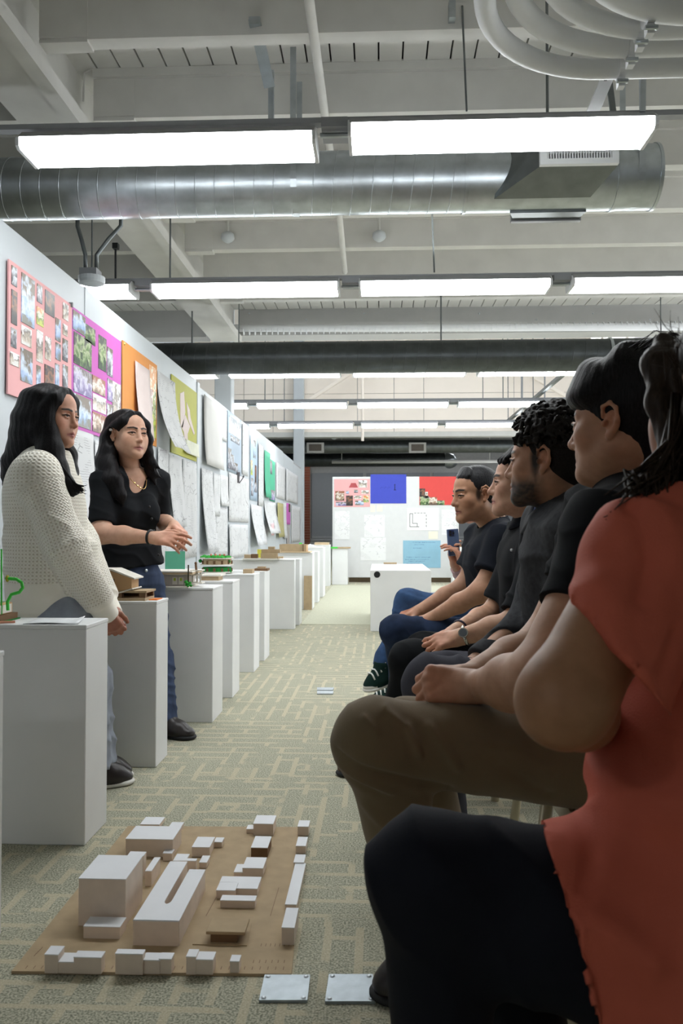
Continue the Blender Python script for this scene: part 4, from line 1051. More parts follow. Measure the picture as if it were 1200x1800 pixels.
# ================================================================== FIGURES: smooth-blended volumes turned into one surface
V3 = lambda *a: np.array(a, dtype=float)
def unit(v): v = np.array(v, float); return v / np.linalg.norm(v)
class Field:
    def __init__(s, lo, hi, h):
        s.lo = np.array(lo, float); s.h = h
        n = np.ceil((np.array(hi) - s.lo) / h).astype(int) + 1
        s.ax = [(s.lo[i] + h * np.arange(n[i])).astype(np.float32) for i in range(3)]
        s.f = np.full(n, .05, np.float32)
    def _blk(s, lo, hi, m):
        sl = []
        for i in range(3):
            a = int(max(0, math.floor((lo[i] - m - s.lo[i]) / s.h))); b = int(min(len(s.ax[i]), math.ceil((hi[i] + m - s.lo[i]) / s.h) + 1))
            if b <= a: return None, None
            sl.append(slice(a, b))
        return tuple(sl), (s.ax[0][sl[0]][:, None, None], s.ax[1][sl[1]][None, :, None], s.ax[2][sl[2]][None, None, :])
    def add(s, p, k=.02):
        sl, g = s._blk(p[0], p[1], k + 3 * s.h)
        if sl is None: return s
        d = p[2](*g); f = s.f[sl]
        if k <= 0: s.f[sl] = np.minimum(f, d); return s
        h = np.maximum(k - np.abs(f - d), 0) / k
        s.f[sl] = np.minimum(f, d) - h * h * k * .25
        return s
    def sub(s, p, k=.01):
        sl, g = s._blk(p[0], p[1], k + 3 * s.h)
        if sl is None: return s
        d = -p[2](*g); f = s.f[sl]
        h = np.maximum(k - np.abs(f - d), 0) / max(k, 1e-6)
        s.f[sl] = np.maximum(f, d) + h * h * k * .25
        return s
    def cut(s, c, n):
        """keep the side n points away from"""
        n = unit(n); g = np.meshgrid(*s.ax, indexing='ij', sparse=True)
        d = (g[0] - c[0]) * n[0] + (g[1] - c[1]) * n[1] + (g[2] - c[2]) * n[2]
        s.f = np.maximum(s.f, d); return s
    def mesh(s):
        f = np.pad(s.f, 1, constant_values=.05); lo = s.lo - s.h
        ins = f < 0
        n = np.array(f.shape) - 1
        cnt = np.zeros(n, np.int8)
        for dx in (0, 1):
            for dy in (0, 1):
                for dz in (0, 1): cnt += ins[dx:n[0] + dx, dy:n[1] + dy, dz:n[2] + dz]
        act = np.argwhere((cnt > 0) & (cnt < 8))
        if len(act) == 0: return np.zeros((0, 3)), np.zeros((0, 4), int)
        idx = np.full(n, -1, np.int32); idx[act[:, 0], act[:, 1], act[:, 2]] = np.arange(len(act))
        cv = {}
        for c in [(a, b, d) for a in (0, 1) for b in (0, 1) for d in (0, 1)]:
            cv[c] = f[act[:, 0] + c[0], act[:, 1] + c[1], act[:, 2] + c[2]]
        acc = np.zeros((len(act), 3)); num = np.zeros(len(act))
        for ax in range(3):
            o = [i for i in range(3) if i != ax]
            for a in (0, 1):
                for b in (0, 1):
                    c0 = [0, 0, 0]; c0[o[0]] = a; c0[o[1]] = b; c1 = list(c0); c1[ax] = 1
                    f0, f1 = cv[tuple(c0)], cv[tuple(c1)]
                    m = (f0 < 0) != (f1 < 0)
                    t = np.where(m, f0 / np.where(m, f0 - f1, 1), 0)
                    p = np.tile(np.array(c0, float), (len(act), 1)); p[:, ax] = t
                    acc[m] += p[m]; num[m] += 1
        v = lo + s.h * (act + acc / num[:, None])
        quads = []
        for ax in range(3):
            o1, o2 = [(1, 2), (2, 0), (0, 1)][ax]
            a = [slice(None)] * 3; b = [slice(None)] * 3
            a[ax] = slice(0, -1); b[ax] = slice(1, None)
            A, B = ins[tuple(a)], ins[tuple(b)]
            e = np.argwhere(A != B)
            e = e[(e[:, o1] > 0) & (e[:, o2] > 0) & (e[:, o1] < n[o1]) & (e[:, o2] < n[o2])]
            s_ = A[e[:, 0], e[:, 1], e[:, 2]]
            q = []
            for d1, d2 in ((-1, -1), (0, -1), (0, 0), (-1, 0)):
                w = e.copy(); w[:, o1] += d1; w[:, o2] += d2; q.append(idx[w[:, 0], w[:, 1], w[:, 2]])
            q = np.stack(q, 1); q[~s_] = q[~s_][:, ::-1]; quads.append(q)
        q = np.concatenate(quads)
        return v, q[(q >= 0).all(1)]

def cap(a, b, ra, rb=None):
    a, b = np.array(a, float), np.array(b, float); rb = ra if rb is None else rb
    ba = b - a; L2 = max(float(ba @ ba), 1e-12); r = max(ra, rb)
    def fn(X, Y, Z):
        x, y, z = X - a[0], Y - a[1], Z - a[2]
        t = np.clip((x * ba[0] + y * ba[1] + z * ba[2]) / L2, 0, 1)
        return np.sqrt((x - t * ba[0]) ** 2 + (y - t * ba[1]) ** 2 + (z - t * ba[2]) ** 2) - (ra + (rb - ra) * t)
    return np.minimum(a, b) - r, np.maximum(a, b) + r, fn
def capf(a, b, ra, rb, ax, sc):
    """tapered capsule squeezed by sc along ax"""
    a, b, ax = np.array(a, float), np.array(b, float), unit(ax)
    ba = b - a; L2 = max(float(ba @ ba), 1e-12); r = max(ra, rb) * max(1, sc); q = 1 / sc ** 2 - 1
    def fn(X, Y, Z):
        x, y, z = X - a[0], Y - a[1], Z - a[2]
        t = np.clip((x * ba[0] + y * ba[1] + z * ba[2]) / L2, 0, 1)
        x, y, z = x - t * ba[0], y - t * ba[1], z - t * ba[2]
        w = x * ax[0] + y * ax[1] + z * ax[2]; d2 = x * x + y * y + z * z
        l = np.sqrt(d2 + w * w * q + 1e-12)
        return (l - (ra + (rb - ra) * t)) * np.sqrt(d2 + 1e-9) / l
    return np.minimum(a, b) - r, np.maximum(a, b) + r, fn
def ell(c, r, ax=None):
    c, r = np.array(c, float), np.array(r, float)
    A = np.eye(3) if ax is None else np.array([unit(v) for v in ax])
    R = (np.abs(A) * r[:, None]).sum(0) if ax is not None else r
    def fn(X, Y, Z):
        x, y, z = X - c[0], Y - c[1], Z - c[2]
        k0 = k1 = 0
        for i in range(3):
            u = (x * A[i, 0] + y * A[i, 1] + z * A[i, 2]) if ax is not None else (x, y, z)[i]
            k0 = k0 + (u / r[i]) ** 2; k1 = k1 + (u / r[i] ** 2) ** 2
        k0 = np.sqrt(k0); return k0 * (k0 - 1) / np.sqrt(k1 + 1e-9)
    return c - R, c + R, fn
def con(a, b, ra, rb, ax=None, sc=1.):
    """tapered tube with flat ends"""
    a, b = np.array(a, float), np.array(b, float); ba = b - a; L = np.linalg.norm(ba); u = ba / L; r = max(ra, rb)
    axv = unit(ax) if ax is not None else None
    def fn(X, Y, Z):
        x, y, z = X - a[0], Y - a[1], Z - a[2]
        t = x * u[0] + y * u[1] + z * u[2]
        x, y, z = x - t * u[0], y - t * u[1], z - t * u[2]
        d2 = x * x + y * y + z * z
        if axv is not None:
            w = x * axv[0] + y * axv[1] + z * axv[2]; d2 = d2 + w * w * (1 / sc ** 2 - 1)
        return np.maximum(np.maximum(np.sqrt(d2) - (ra + (rb - ra) * np.clip(t / L, 0, 1)), -t), t - L)
    return np.minimum(a, b) - r, np.maximum(a, b) + r, fn
def mids(*p): return [np.array(q, float) for q in p]
def chain(F, pts, rs, k=.02):
    for i in range(len(pts) - 1): F.add(cap(pts[i], pts[i + 1], rs[i], rs[i + 1]), k)
def vn(p, s, seed=0):
    """cheap smooth noise, about -1..1"""
    r = np.random.RandomState(seed); o = 0
    for i in range(5):
        d = r.normal(size=3); d /= np.linalg.norm(d)
        o = o + np.sin(p @ d * s * (1 + .5 * i) + r.uniform(0, 6) + 1.2 * np.sin(p @ r.normal(size=3) * s * .5))
    return o / 3.2
def normals(v, q):
    n = np.cross(v[q[:, 2]] - v[q[:, 0]], v[q[:, 3]] - v[q[:, 1]])
    N = np.zeros_like(v)
    for i in range(4): np.add.at(N, q[:, i], n)
    return N / (np.linalg.norm(N, axis=1, keepdims=True) + 1e-12)
def smooth_v(v, q, it=2, lam=.5):
    e = np.concatenate([q[:, [0, 1]], q[:, [1, 2]], q[:, [2, 3]], q[:, [3, 0]]])
    for _ in range(it):
        S = np.zeros_like(v); c = np.zeros(len(v))
        np.add.at(S, e[:, 0], v[e[:, 1]]); np.add.at(S, e[:, 1], v[e[:, 0]])
        np.add.at(c, e[:, 0], 1); np.add.at(c, e[:, 1], 1)
        v = v * (1 - lam) + lam * S / c[:, None]
    return v
def folds(v, q, amp, freq=40., dr=(0, 0, 1), seed=1, mask=None):
    """ridged cloth folds running across the direction dr"""
    n = normals(v, q)
    d = unit(dr)
    ph = v @ d * freq + 2.2 * vn(v, 7., seed) + 1.0 * vn(v, 16., seed + 5)
    f = (1 - np.abs(np.sin(ph))) ** 1.6 * (.5 + .5 * vn(v, 5., seed + 9)).clip(0, 1) + .5 * vn(v, 11., seed + 3) - .2
    if mask is not None: f = f * mask
    return v + n * (2.2 * amp * f)[:, None]
def mesh_obj(name, parts, m, parent=None, base=None):
    """parts: (verts, quads, colour or None); one smooth mesh object"""
    V, Q, C, o = [], [], [], 0
    col = any(len(p) > 2 and p[2] is not None for p in parts)
    for p in parts:
        V.append(p[0]); Q.append(p[1] + o); o += len(p[0])
        if col: C.append(p[2] if len(p) > 2 and p[2] is not None else np.tile([.5, .3, .2], (len(p[0]), 1)))
    V = np.concatenate(V); Q = np.concatenate(Q)
    org = np.array(wloc(parent)) if parent is not None else np.array(base if base is not None else V.mean(0) * [1, 1, 0])
    me = bpy.data.meshes.new(name)
    me.vertices.add(len(V)); me.vertices.foreach_set('co', (V - org).astype(np.float32).ravel())
    me.loops.add(len(Q) * 4); me.loops.foreach_set('vertex_index', Q.astype(np.int32).ravel())
    me.polygons.add(len(Q)); me.polygons.foreach_set('loop_start', np.arange(0, len(Q) * 4, 4, dtype=np.int32))
    me.polygons.foreach_set('use_smooth', np.ones(len(Q), bool))
    me.update(calc_edges=True); me.validate()
    if col:
        C = np.concatenate(C); a = me.color_attributes.new('Col', 'FLOAT_COLOR', 'POINT')
        a.data.foreach_set('color', np.hstack([C, np.ones((len(C), 1))]).astype(np.float32).ravel())
    me.materials.append(m)
    return link(name, me, parent, org if parent is None else None)

def skin_mat(name='skin'):
    m, t, b = nt(name)
    a = nd(t, 'Attribute', attribute_name='Col')
    tc = nd(t, 'TexCoord'); n = nd(t, 'TexNoise', i_Scale=45., i_Detail=4.); t.links.new(tc.outputs['Object'], n.inputs['Vector'])
    r = nd(t, 'ValToRGB'); e = r.color_ramp.elements
    e[0].position, e[0].color = .3, (.9, .86, .84, 1); e[1].position, e[1].color = .7, (1.06, 1.04, 1.04, 1)
    t.links.new(n.outputs['Fac'], r.inputs[0])
    mx = nd(t, 'MixRGB', blend_type='MULTIPLY'); mx.inputs[0].default_value = 1
    t.links.new(a.outputs['Color'], mx.inputs[1]); t.links.new(r.outputs[0], mx.inputs[2]); t.links.new(mx.outputs[0], b.inputs['Base Color'])
    b.inputs['Roughness'].default_value = .48; b.inputs['Specular IOR Level'].default_value = .35
    b.inputs['Subsurface Weight'].default_value = .12; b.inputs['Subsurface Radius'].default_value = (.012, .005, .003); b.inputs['Subsurface Scale'].default_value = .4
    n2 = nd(t, 'TexNoise', i_Scale=420.); t.links.new(tc.outputs['Object'], n2.inputs['Vector'])
    bp = nd(t, 'Bump', i_Strength=.12, i_Distance=.001); t.links.new(n2.outputs['Fac'], bp.inputs['Height']); t.links.new(bp.outputs[0], b.inputs['Normal'])
    return m
SKIN = skin_mat()
def hair_mat(name, col, rough=.4, wave=150., axis='X', spec=.09, tint=None):
    m, t, b = nt(name)
    tc = nd(t, 'TexCoord'); mp = nd(t, 'Mapping')
    mp.inputs['Scale'].default_value = {'Z': (1, 1, .12), 'X': (1, 1, .12), 'Y': (1, .15, 1), 'N': (1, 1, 1)}[axis]
    t.links.new(tc.outputs['Object'], mp.inputs[0])
    n = nd(t, 'TexNoise', i_Scale=wave * 2.4, i_Detail=4., i_Roughness=.65); t.links.new(mp.outputs[0], n.inputs['Vector'])
    r = nd(t, 'ValToRGB'); e = r.color_ramp.elements
    e[0].position, e[0].color = .35, c4([v * .6 for v in col]); e[1].position, e[1].color = .7, c4(tint or [v * 1.5 for v in col])
    t.links.new(n.outputs['Fac'], r.inputs[0]); t.links.new(r.outputs[0], b.inputs['Base Color'])
    b.inputs['Roughness'].default_value = rough; b.inputs['Specular IOR Level'].default_value = spec
    bp = nd(t, 'Bump', i_Strength=.5, i_Distance=.002); t.links.new(n.outputs['Fac'], bp.inputs['Height']); t.links.new(bp.outputs[0], b.inputs['Normal'])
    return m
HAIRB = hair_mat('black_hair', (.012, .011, .012))
HAIRC = hair_mat('black_curly_hair', (.014, .011, .010), .5, 120, 'N', .15)
HAIRG = hair_mat('greying_black_hair', (.022, .022, .025), .38, 120, 'Y', .14, (.04, .04, .044))
HAIRD = hair_mat('dark_brown_hair', (.03, .019, .013), .42, 70, 'Z', .14)
HAIRN = hair_mat('brown_hair', (.10, .05, .03), .42, 60, 'Z', .14)
EYEW = mat('eye_white', (.72, .70, .68), .2); EYED = mat('eye_dark', (.015, .010, .008), .12, spec=.6)

class Head:
    """head in its own axes (x to the figure's right, y forward, z up), eyes near z = 0"""
    def __init__(s, c, f, s_=1., roll=0., up=(0, 0, 1)):
        f = unit(f); u = unit(np.array(up, float) - f * (np.array(up, float) @ f)); x = np.cross(f, u)
        if roll: u = u * cos(roll) + x * sin(roll); x = np.cross(f, u)
        s.c, s.M, s.s = np.array(c, float), np.stack([x, f, u], 1), s_
    def w(s, p): return s.c + (np.atleast_2d(p) * s.s) @ s.M.T
    def l(s, p): return ((np.array(p, float) - s.c) @ s.M) / s.s
    def face(s, skin, neck, nr=.05, h=.0027, female=False, beard=None, brow=(.03, .02, .016), lips=(.42, .16, .13), blush=.12, wide=1., ears=True, jaw=1., fade=None, lipf=1.):
        nb = s.l(neck)
        lo = np.minimum([-.10, -.135, -.155], nb - .07); hi = np.maximum([.10, .135, .135], nb + .07)
        F = Field(lo, hi, h); W_ = wide
        F.add(ell((0, -.020, .028), (.073, .094, .086)), .01)
        F.add(ell((0, .030, .036), (.060 * W_, .052, .056)), .03)
        F.add(ell((0, .034, -.034), (.057 * W_, .056, .068)), .03)
        for q in (-1, 1):
            F.add(cap((q * .052 * W_, .0, -.052), (q * .014, .070, -.094 * jaw), .019, .016), .03)
            F.add(ell((q * .042 * W_, .053, -.022), (.023, .024, .024)), .022)
            if female: F.add(ell((q * .036 * W_, .052, -.052), (.022, .022, .026)), .03)
            F.add(cap((q * .012, .083, .021), (q * .045, .066, .022), .0085 * (1 if not female else .6), .008 * (1 if not female else .7)), .014)
        F.add(ell((0, .076, -.097 * jaw), (.019, .016, .016)), .022)
        F.add(ell((0, .025, -.072), (.042, .046, .030)), .03)
        F.add(cap((0, -.02, -.05), nb, nr, nr * 1.12), .035)
        F.add(ell((0, .077, -.055), (.024, .014, .018)), .018)
        for q in (-1, 1): F.sub(ell((q * .031, .094, .003), (.020, .0155, .0125)), .013)
        nl = 1. if not female else .85; nw = 1. if not female else .80
        F.add(cap((0, .083, .010), (0, .094 + .008 * nl, -.030), .0070 * nw, .0112 * nw), .014)
        F.add(ell((0, .097 + .006 * nl, -.0325), (.0108 * nw, .0098, .0092 * nw)), .007)
        for q in (-1, 1):
            F.add(ell((q * .0120 * nw, .0905, -.0355), (.0080 * nw, .0105, .0074 * nw)), .007)
            F.add(cap((q * .021, .0775, -.0645), (q * .001, .0905, -.0608), .0050, .0068 * lipf), .005)
            F.add(cap((q * .019, .0785, -.0705), (q * .001, .0895, -.0735), .0054, .0078 * lipf), .005)
        for q in (-1, 1):
            F.sub(cap((q * .0225, .083, -.0668), (0, .0975, -.0672), .0012, .0016), .003)
            F.sub(ell((q * .0062, .097, -.0430), (.0036, .005, .0034)), .002)
            # lids
            P = [(q * .0160, .0805, .002), (q * .024, .0858, .0062), (q * .034, .0858, .0066), (q * .047, .0750, .003)]
            for a, b in zip(P[:-1], P[1:]): F.add(cap(a, b, .0036), .004)
            P = [(q * .0160, .0805, .001), (q * .026, .0842, -.0050), (q * .036, .0824, -.0048), (q * .047, .0750, .002)]
            for a, b in zip(P[:-1], P[1:]): F.add(cap(a, b, .0026), .005)
            if ears:
                F.add(ell((q * .0765, -.014, -.002), (.007, .017, .026), ((1, .25 * q, 0), (-.25 * q, 1, 0), (0, 0, 1))), .008)
                P = [(q * .075, .006, .008), (q * .083, .002, .026), (q * .088, -.014, .032), (q * .090, -.027, .020), (q * .087, -.028, .0), (q * .080, -.018, -.018), (q * .076, -.006, -.030)]
                for a, b in zip(P[:-1], P[1:]): F.add(cap(a, b, .0040), .004)
                F.add(ell((q * .077, -.007, -.029), (.0055, .008, .009)), .005)
                F.sub(ell((q * .090, -.012, -.002), (.012, .009, .014)), .004)
                F.sub(ell((q * .080, -.004, -.006), (.008, .004, .006)), .003)
                F.add(ell((q * .079, .0035, -.006), (.0045, .004, .007)), .004)
        v, qd = F.mesh()
        v = smooth_v(v, qd, 1, .35)
        # the face's own skin tones, and a darker line between the lips
        C = np.tile(np.array(skin, float), (len(v), 1))
        def mix(mask, c):
            nonlocal C
            mk = np.asarray(mask, float).clip(0, 1)[:, None]; C = C * (1 - mk) + np.array(c) * mk
        def near(c, r): return 1 - np.linalg.norm((v - c) / r, axis=1)
        red = np.array(skin) * [1.12, .80, .74]
        for q in (-1, 1):
            mix(near((q * .045, .058, -.03), (.034, .04, .034)) * blush * 4, red)
            if ears: mix(near((q * .083, -.012, 0), (.016, .034, .04)) * .9, np.array(skin) * [1.05, .8, .72])
            # brows
            P = [np.array((q * .013, .090, .0225)), np.array((q * .028, .088, .0265)), np.array((q * .047, .070, .0235))]
            for a, b in zip(P[:-1], P[1:]):
                ba = b - a; t = ((v - a) @ ba / (ba @ ba)).clip(0, 1)
                dd = np.linalg.norm((v - a - t[:, None] * ba) * [1, .6, 1.5], axis=1)
                mix((1 - dd / (.0092 if not female else .0078)) * 2.2, brow)
            # dark lash line along the upper lid
            P = [np.array((q * .0165, .083, .002)), np.array((q * .026, .090, .0042)), np.array((q * .036, .088, .0044)), np.array((q * .048, .076, .002))]
            for a, b in zip(P[:-1], P[1:]):
                ba = b - a; t = ((v - a) @ ba / (ba @ ba)).clip(0, 1)
                mix((1 - np.linalg.norm((v - a - t[:, None] * ba) * [1, .6, 1], axis=1) / .0042) * 2, (.02, .013, .01))
            for zz, rr in ((-.062, .0075), (-.072, .0082)):
                a, b = np.array((q * .021, .080, -.0668 + (zz + .0668) * .3)), np.array((0, .093, zz)); ba = b - a; t = ((v - a) @ ba / (ba @ ba)).clip(0, 1)
                mix((1 - np.linalg.norm((v - a - t[:, None] * ba) * [1, .5, 1], axis=1) / rr) * 2.2, lips)
        mix(near((0, .106, -.032), (.018, .02, .016)) * .5, red)
        mo = (1 - np.abs(v[:, 2] + .0668) / .0016) * (np.abs(v[:, 0]) < .022) * (v[:, 1] > .078); mix(mo * 1.2, np.array(lips) * .3)
        if beard is not None:
            b0 = ((-.035 - v[:, 2]) / .03).clip(0, 1) * ((v[:, 1] + .02) / .04).clip(0, 1) * (v[:, 2] > -.135)
            b0 = b0 * (1 - ((near((0, .095, -.067), (.026, .03, .014))).clip(0, 1) * 1.6).clip(0, 1)) * (1 - near((0, .06, -.03), (.045, .07, .022)).clip(0, 1))
            sb = (1 - np.abs(v[:, 1] - .012) / .018).clip(0, 1) * (v[:, 2] < .02) * (v[:, 2] > -.07)
            mix((np.maximum(b0, sb * .8) * beard[1] * (.93 + .07 * vn(v, 200., 4))), beard[0])
        if fade is not None:
            mix(((v[:, 2] + .095) / .06).clip(0, 1) * ((-.015 - v[:, 1]) / .05).clip(0, 1) * ((np.linalg.norm((v - [0, 0, 0]) * [0, 1, 1] + [0, .012, 0], axis=1) - .028) / .02).clip(0, 1) * .9, fade)
            mix((1 - np.hypot((v[:, 1] - .014) / .016, (v[:, 2] - .0) / .045)).clip(0, .8) * 1.6 * (np.abs(v[:, 0]) > .05), fade)
        s.fv = v
        return [(s.w(v), qd, C)]
    def eyes(s, parent, look=(0, 0)):
        for q in (-1, 1):
            e = MB().ball((0, 0, 0), .0112, 14, 10)
            pv = (np.array(e.v) + [q * .031, .0735, .0012])
            o = mesh_obj_f('eye', s.w(pv), e.f, EYEW, parent)
            iv = np.array(MB().ball((0, 0, 0), (.0058, .0022, .0058), 14, 6).v)
            iv = iv + [q * .031 + look[0],   .0735 + .0102, .0012 + look[1]]
            mesh_obj_f('iris', s.w(iv), MB().ball((0, 0, 0), 1, 14, 6).f, EYED, o)
    def hairfield(s, lo=(-.13, -.16, -.16), hi=(.13, .15, .16), h=.004): return Field(lo, hi, h)
    def hair_obj(s, F, parent, m, amp=.0, freq=300., post=None):
        v, q = F.mesh(); v = smooth_v(v, q, 1, .4)
        if amp:
            n = normals(v, q); a = np.arctan2(v[:, 0], v[:, 1] + .02)
            g = np.sin(a * freq * .09 + 1.5 * vn(v, 26., 2)) + .6 * np.sin(a * freq * .21 + 2 * vn(v, 18., 6)); v = v + n * (amp * g)[:, None]
        if post is not None: v = post(v, q)
        return mesh_obj('hair', [(s.w(v), q)], m, parent)
def mesh_obj_f(name, v, f, m, parent):
    org = np.array(wloc(parent)); me = bpy.data.meshes.new(name); me.from_pydata((np.array(v) - org).tolist(), [], f)
    me.polygons.foreach_set('use_smooth', [True] * len(me.polygons)); me.materials.append(m)
    return link(name, me, parent)

def hand(F, Wp, d, n, side, curl=((.5, .7, .4),) * 4, thumb=(.5, .3, .2), spread=.06, s=1., k=.006):
    """palm, four jointed fingers and a thumb; d points to the knuckles, n out of the palm, side puts the thumb"""
    d = unit(d); n = unit(np.array(n, float) - d * (np.array(n, float) @ d)); t = np.cross(d, n) * side
    Wp = np.array(Wp, float)
    base = [.029, .0095, -.0105, -.029]; L = [(.043, .026, .021), (.047, .029, .022), (.043, .027, .021), (.034, .021, .019)]
    rr = [.0088, .0092, .0086, .0076]
    kn = []
    for i in range(4):
        kp = Wp + d * (.090 - .004 * abs(i - 1) ** 1.4) * s + t * base[i] * s
        F.add(cap(Wp + t * base[i] * .55 * s + d * .008 * s, kp, .0135 * s, .0105 * s), .014)
        kn.append(kp)
    F.add(cap(Wp + d * .03 * s + t * .018 * s + n * .006 * s, Wp + d * .065 * s + t * .026 * s, .013 * s, .010 * s), .012)
    F.add(cap(Wp + d * .025 * s - t * .018 * s + n * .006 * s, Wp + d * .06 * s - t * .022 * s, .013 * s, .010 * s), .012)
    for i in range(4):
        a = 0; p = kn[i]; dd = unit(d + t * spread * (1.5 - i) * 1.0)
        for j in range(3):
            a += curl[i][j]
            q = p + (dd * cos(a) + n * sin(a)) * L[i][j] * s
            F.add(cap(p, q, rr[i] * s * (1 - .08 * j), rr[i] * s * (1 - .08 * (j + 1))), k if j else .010)
            p = q
    p = Wp + d * .022 * s + t * .024 * s + n * .006 * s
    out, fl_, op = thumb
    q = p + unit(d * .75 + t * (.3 + out) + n * fl_) * .040 * s; F.add(cap(p, q, .0125 * s, .0105 * s), .012)
    r = q + unit(d * .95 + t * (out * .55) + n * (fl_ + op)) * .032 * s; F.add(cap(q, r, .0105 * s, .0092 * s), k)
    u = r + unit(d * 1.0 + t * (out * .2 - .1) + n * (fl_ + op * 1.6)) * .025 * s; F.add(cap(r, u, .0092 * s, .0076 * s), k)
    return kn
def box_of(pts, m): P = np.array(pts); return P.min(0) - m, P.max(0) + m
def arm_part(sh, el, wr, hd, hn, side, skin, rs=(.046, .039, .026), h=.004, hs=1., start=.5, **kw):
    """bare arm from partway down the upper arm to the finger tips"""
    sh, el, wr = mids(sh, el, wr); st = sh + (el - sh) * start
    tip = wr + unit(hd) * .2 * hs
    F = Field(*box_of([st, el, wr, tip], .075), h)
    ra = rs[0] + (rs[1] - rs[0]) * start
    F.add(cap(st, el, ra, rs[1]), .02)
    F.add(cap(el, el + (wr - el) * .45, rs[1] * .98, rs[1] * .93), .03); F.add(cap(el + (wr - el) * .45, wr, rs[1] * .93, rs[2]), .02)
    F.add(capf(wr, wr + unit(hd) * .02, rs[2], rs[2] * 1.0, hn, .75), .015)
    hand(F, wr, hd, hn, side, s=hs, **kw)
    v, q = F.mesh(); v = smooth_v(v, q, 1, .4)
    C = np.tile(np.array(skin, float), (len(v), 1))
    dist = np.linalg.norm(v - (wr + unit(hd) * .11 * hs), axis=1); mk = (1 - dist / .10).clip(0, .55)[:, None]
    C = C * (1 - mk) + np.array(skin) * [1.12, .82, .76] * mk
    return (v, q, C)
def limb_core(pairs, skin, h=.014):
    """body under the clothes"""
    P = [p for a, b, ra, rb in pairs for p in (a, b)]
    F = Field(*box_of(P, .2), h)
    for a, b, ra, rb in pairs: F.add(cap(a, b, ra, rb), .05)
    v, q = F.mesh(); return (v, q, np.tile(np.array(skin, float), (len(v), 1)))
def bumps(L, flat=False):
    """raised or sunken cloth creases: (points, width, height)"""
    def fn(v, q):
        n = normals(v, q); d_ = np.zeros(len(v))
        for P, w, hgt in L:
            m = np.full(len(v), 9.)
            for a, b in zip(P[:-1], P[1:]):
                a, b = np.array(a), np.array(b); ba = b - a; t = ((v - a) @ ba / (ba @ ba)).clip(0, 1); m = np.minimum(m, np.linalg.norm((v - a - t[:, None] * ba) * ([1, .12, 1] if flat else [1, 1, 1]), axis=1))
            d_ += hgt * np.exp(-(m / w) ** 2) * (np.clip(-n[:, 1] * 1.5, 0, 1) if flat else 1)
        return v + n * d_[:, None]
    return fn
def torso(F, pel, chest, neck, sl, sr, fwd, w=1., g=.0, belly=0., k=.07, dep=1.):
    pel, chest, neck, sl, sr = mids(pel, chest, neck, sl, sr)
    up = unit(neck - pel); fw = unit(np.array(fwd, float) - up * (np.array(fwd, float) @ up)); lt = np.cross(fw, up)
    A = (lt, fw, up)
    F.add(ell(pel, (.165 * w + g, .118 * w * dep + g, .12 + g), A), k)
    wa = pel + (chest - pel) * .5
    F.add(ell(wa + fw * belly * .5, (.145 * w + g, .105 * w * dep + g + belly, .15 + g), A), k)
    F.add(ell(chest, (.158 * w + g, .112 * w * dep + g, .16 + g), A), k)
    mid = (sl + sr) / 2
    for s_ in (sl, sr):
        F.add(cap(chest + (s_ - mid) * .45 + up * .06, s_, .075 * w + g, .052 * w + g), k)
        F.add(cap(neck - up * .01, s_, .042 + g, .046 * w + g), .05)
    return A
def shoe(par, heel, toe, m_up, m_sole, h=.07, w=.044, laces=None, cap_m=None, up=(0, 0, 1), name='shoe'):
    """low shoe from heel to toe, the two points lie on the sole's underside"""
    heel, toe = mids(heel, toe); d = unit(toe - heel); u = unit(np.array(up, float) - d * (np.array(up, float) @ d)); l = np.cross(d, u); L = np.linalg.norm(toe - heel)
    F = Field(*box_of([heel, toe], .13), .005)
    F.add(capf(heel + d * .035 + u * .035, heel + d * L * .55 + u * .035, .036, .042, l, 1.0), .02)
    F.add(capf(heel + d * L * .5 + u * .032, toe - d * .045 + u * .026, .043, .038, u, .72), .03)
    F.add(cap(heel + d * .04 + u * .05, heel + d * .05 + u * (h + .02), .036, .037), .03)
    F.add(cap(heel + d * .05 + u * h, heel + d * L * .6 + u * .045, .030, .026), .03)
    F.cut(heel + u * .014, -u)
    F.sub(cap(heel + d * .045 + u * (h + .03), heel + d * .045 + u * (h + .08), .03), .01)
    v, q = F.mesh()
    o = mesh_obj(name, [(v, q)], m_up, par)
    S = Field(*box_of([heel, toe], .10), .005)
    S.add(capf(heel + d * .04 + u * .010, heel + d * L * .5 + u * .01, .042, .042, u, .3), .01); S.add(capf(heel + d * L * .5 + u * .01, toe - d * .05 + u * .01, .042, .05, u, .3), .02)
    v, q = S.mesh(); mesh_obj('sole', [(v, q)], m_sole, o)
    if cap_m:
        S = Field(*box_of([toe], .12), .005); S.add(capf(toe - d * .055 + u * .024, toe - d * .048 + u * .022, .046, .043, u, .62), .01); S.cut(toe - d * .06, -d)
        v, q = S.mesh(); mesh_obj('toe_cap', [(v, q)], cap_m, o)
    if laces:
        mb = MB()
        for i in range(6):
            c = heel + d * (L * .68 - i * .021) + u * (.076 + i * .0125)
            mb.tube([c - l * .038 - u * .020, c - l * .024 - u * .002, c - l * .010 + u * .006, c + l * .010 + u * .006 + d * .006, c + l * .024 - u * .002, c + l * .038 - u * .020], .0042, 6)
        c = heel + d * (L * .66 - .105) + u * .138
        for q in (-1, 1):
            mb.tube([c, c + l * q * .02 + u * .012, c + l * q * .035 - u * .002, c + l * q * .02 - u * .008, c], .003, 6)
            mb.tube([c, c + l * q * .03 + d * .03 - u * .015, c + l * q * .036 + d * .05 - u * .035], .0028, 6)
        obj('laces', mb, laces, o, smooth=True)
    return o
def person(parts, label, base, group=None):
    return tag(mesh_obj('person', parts, SKIN, None, base), label, 'person', group)
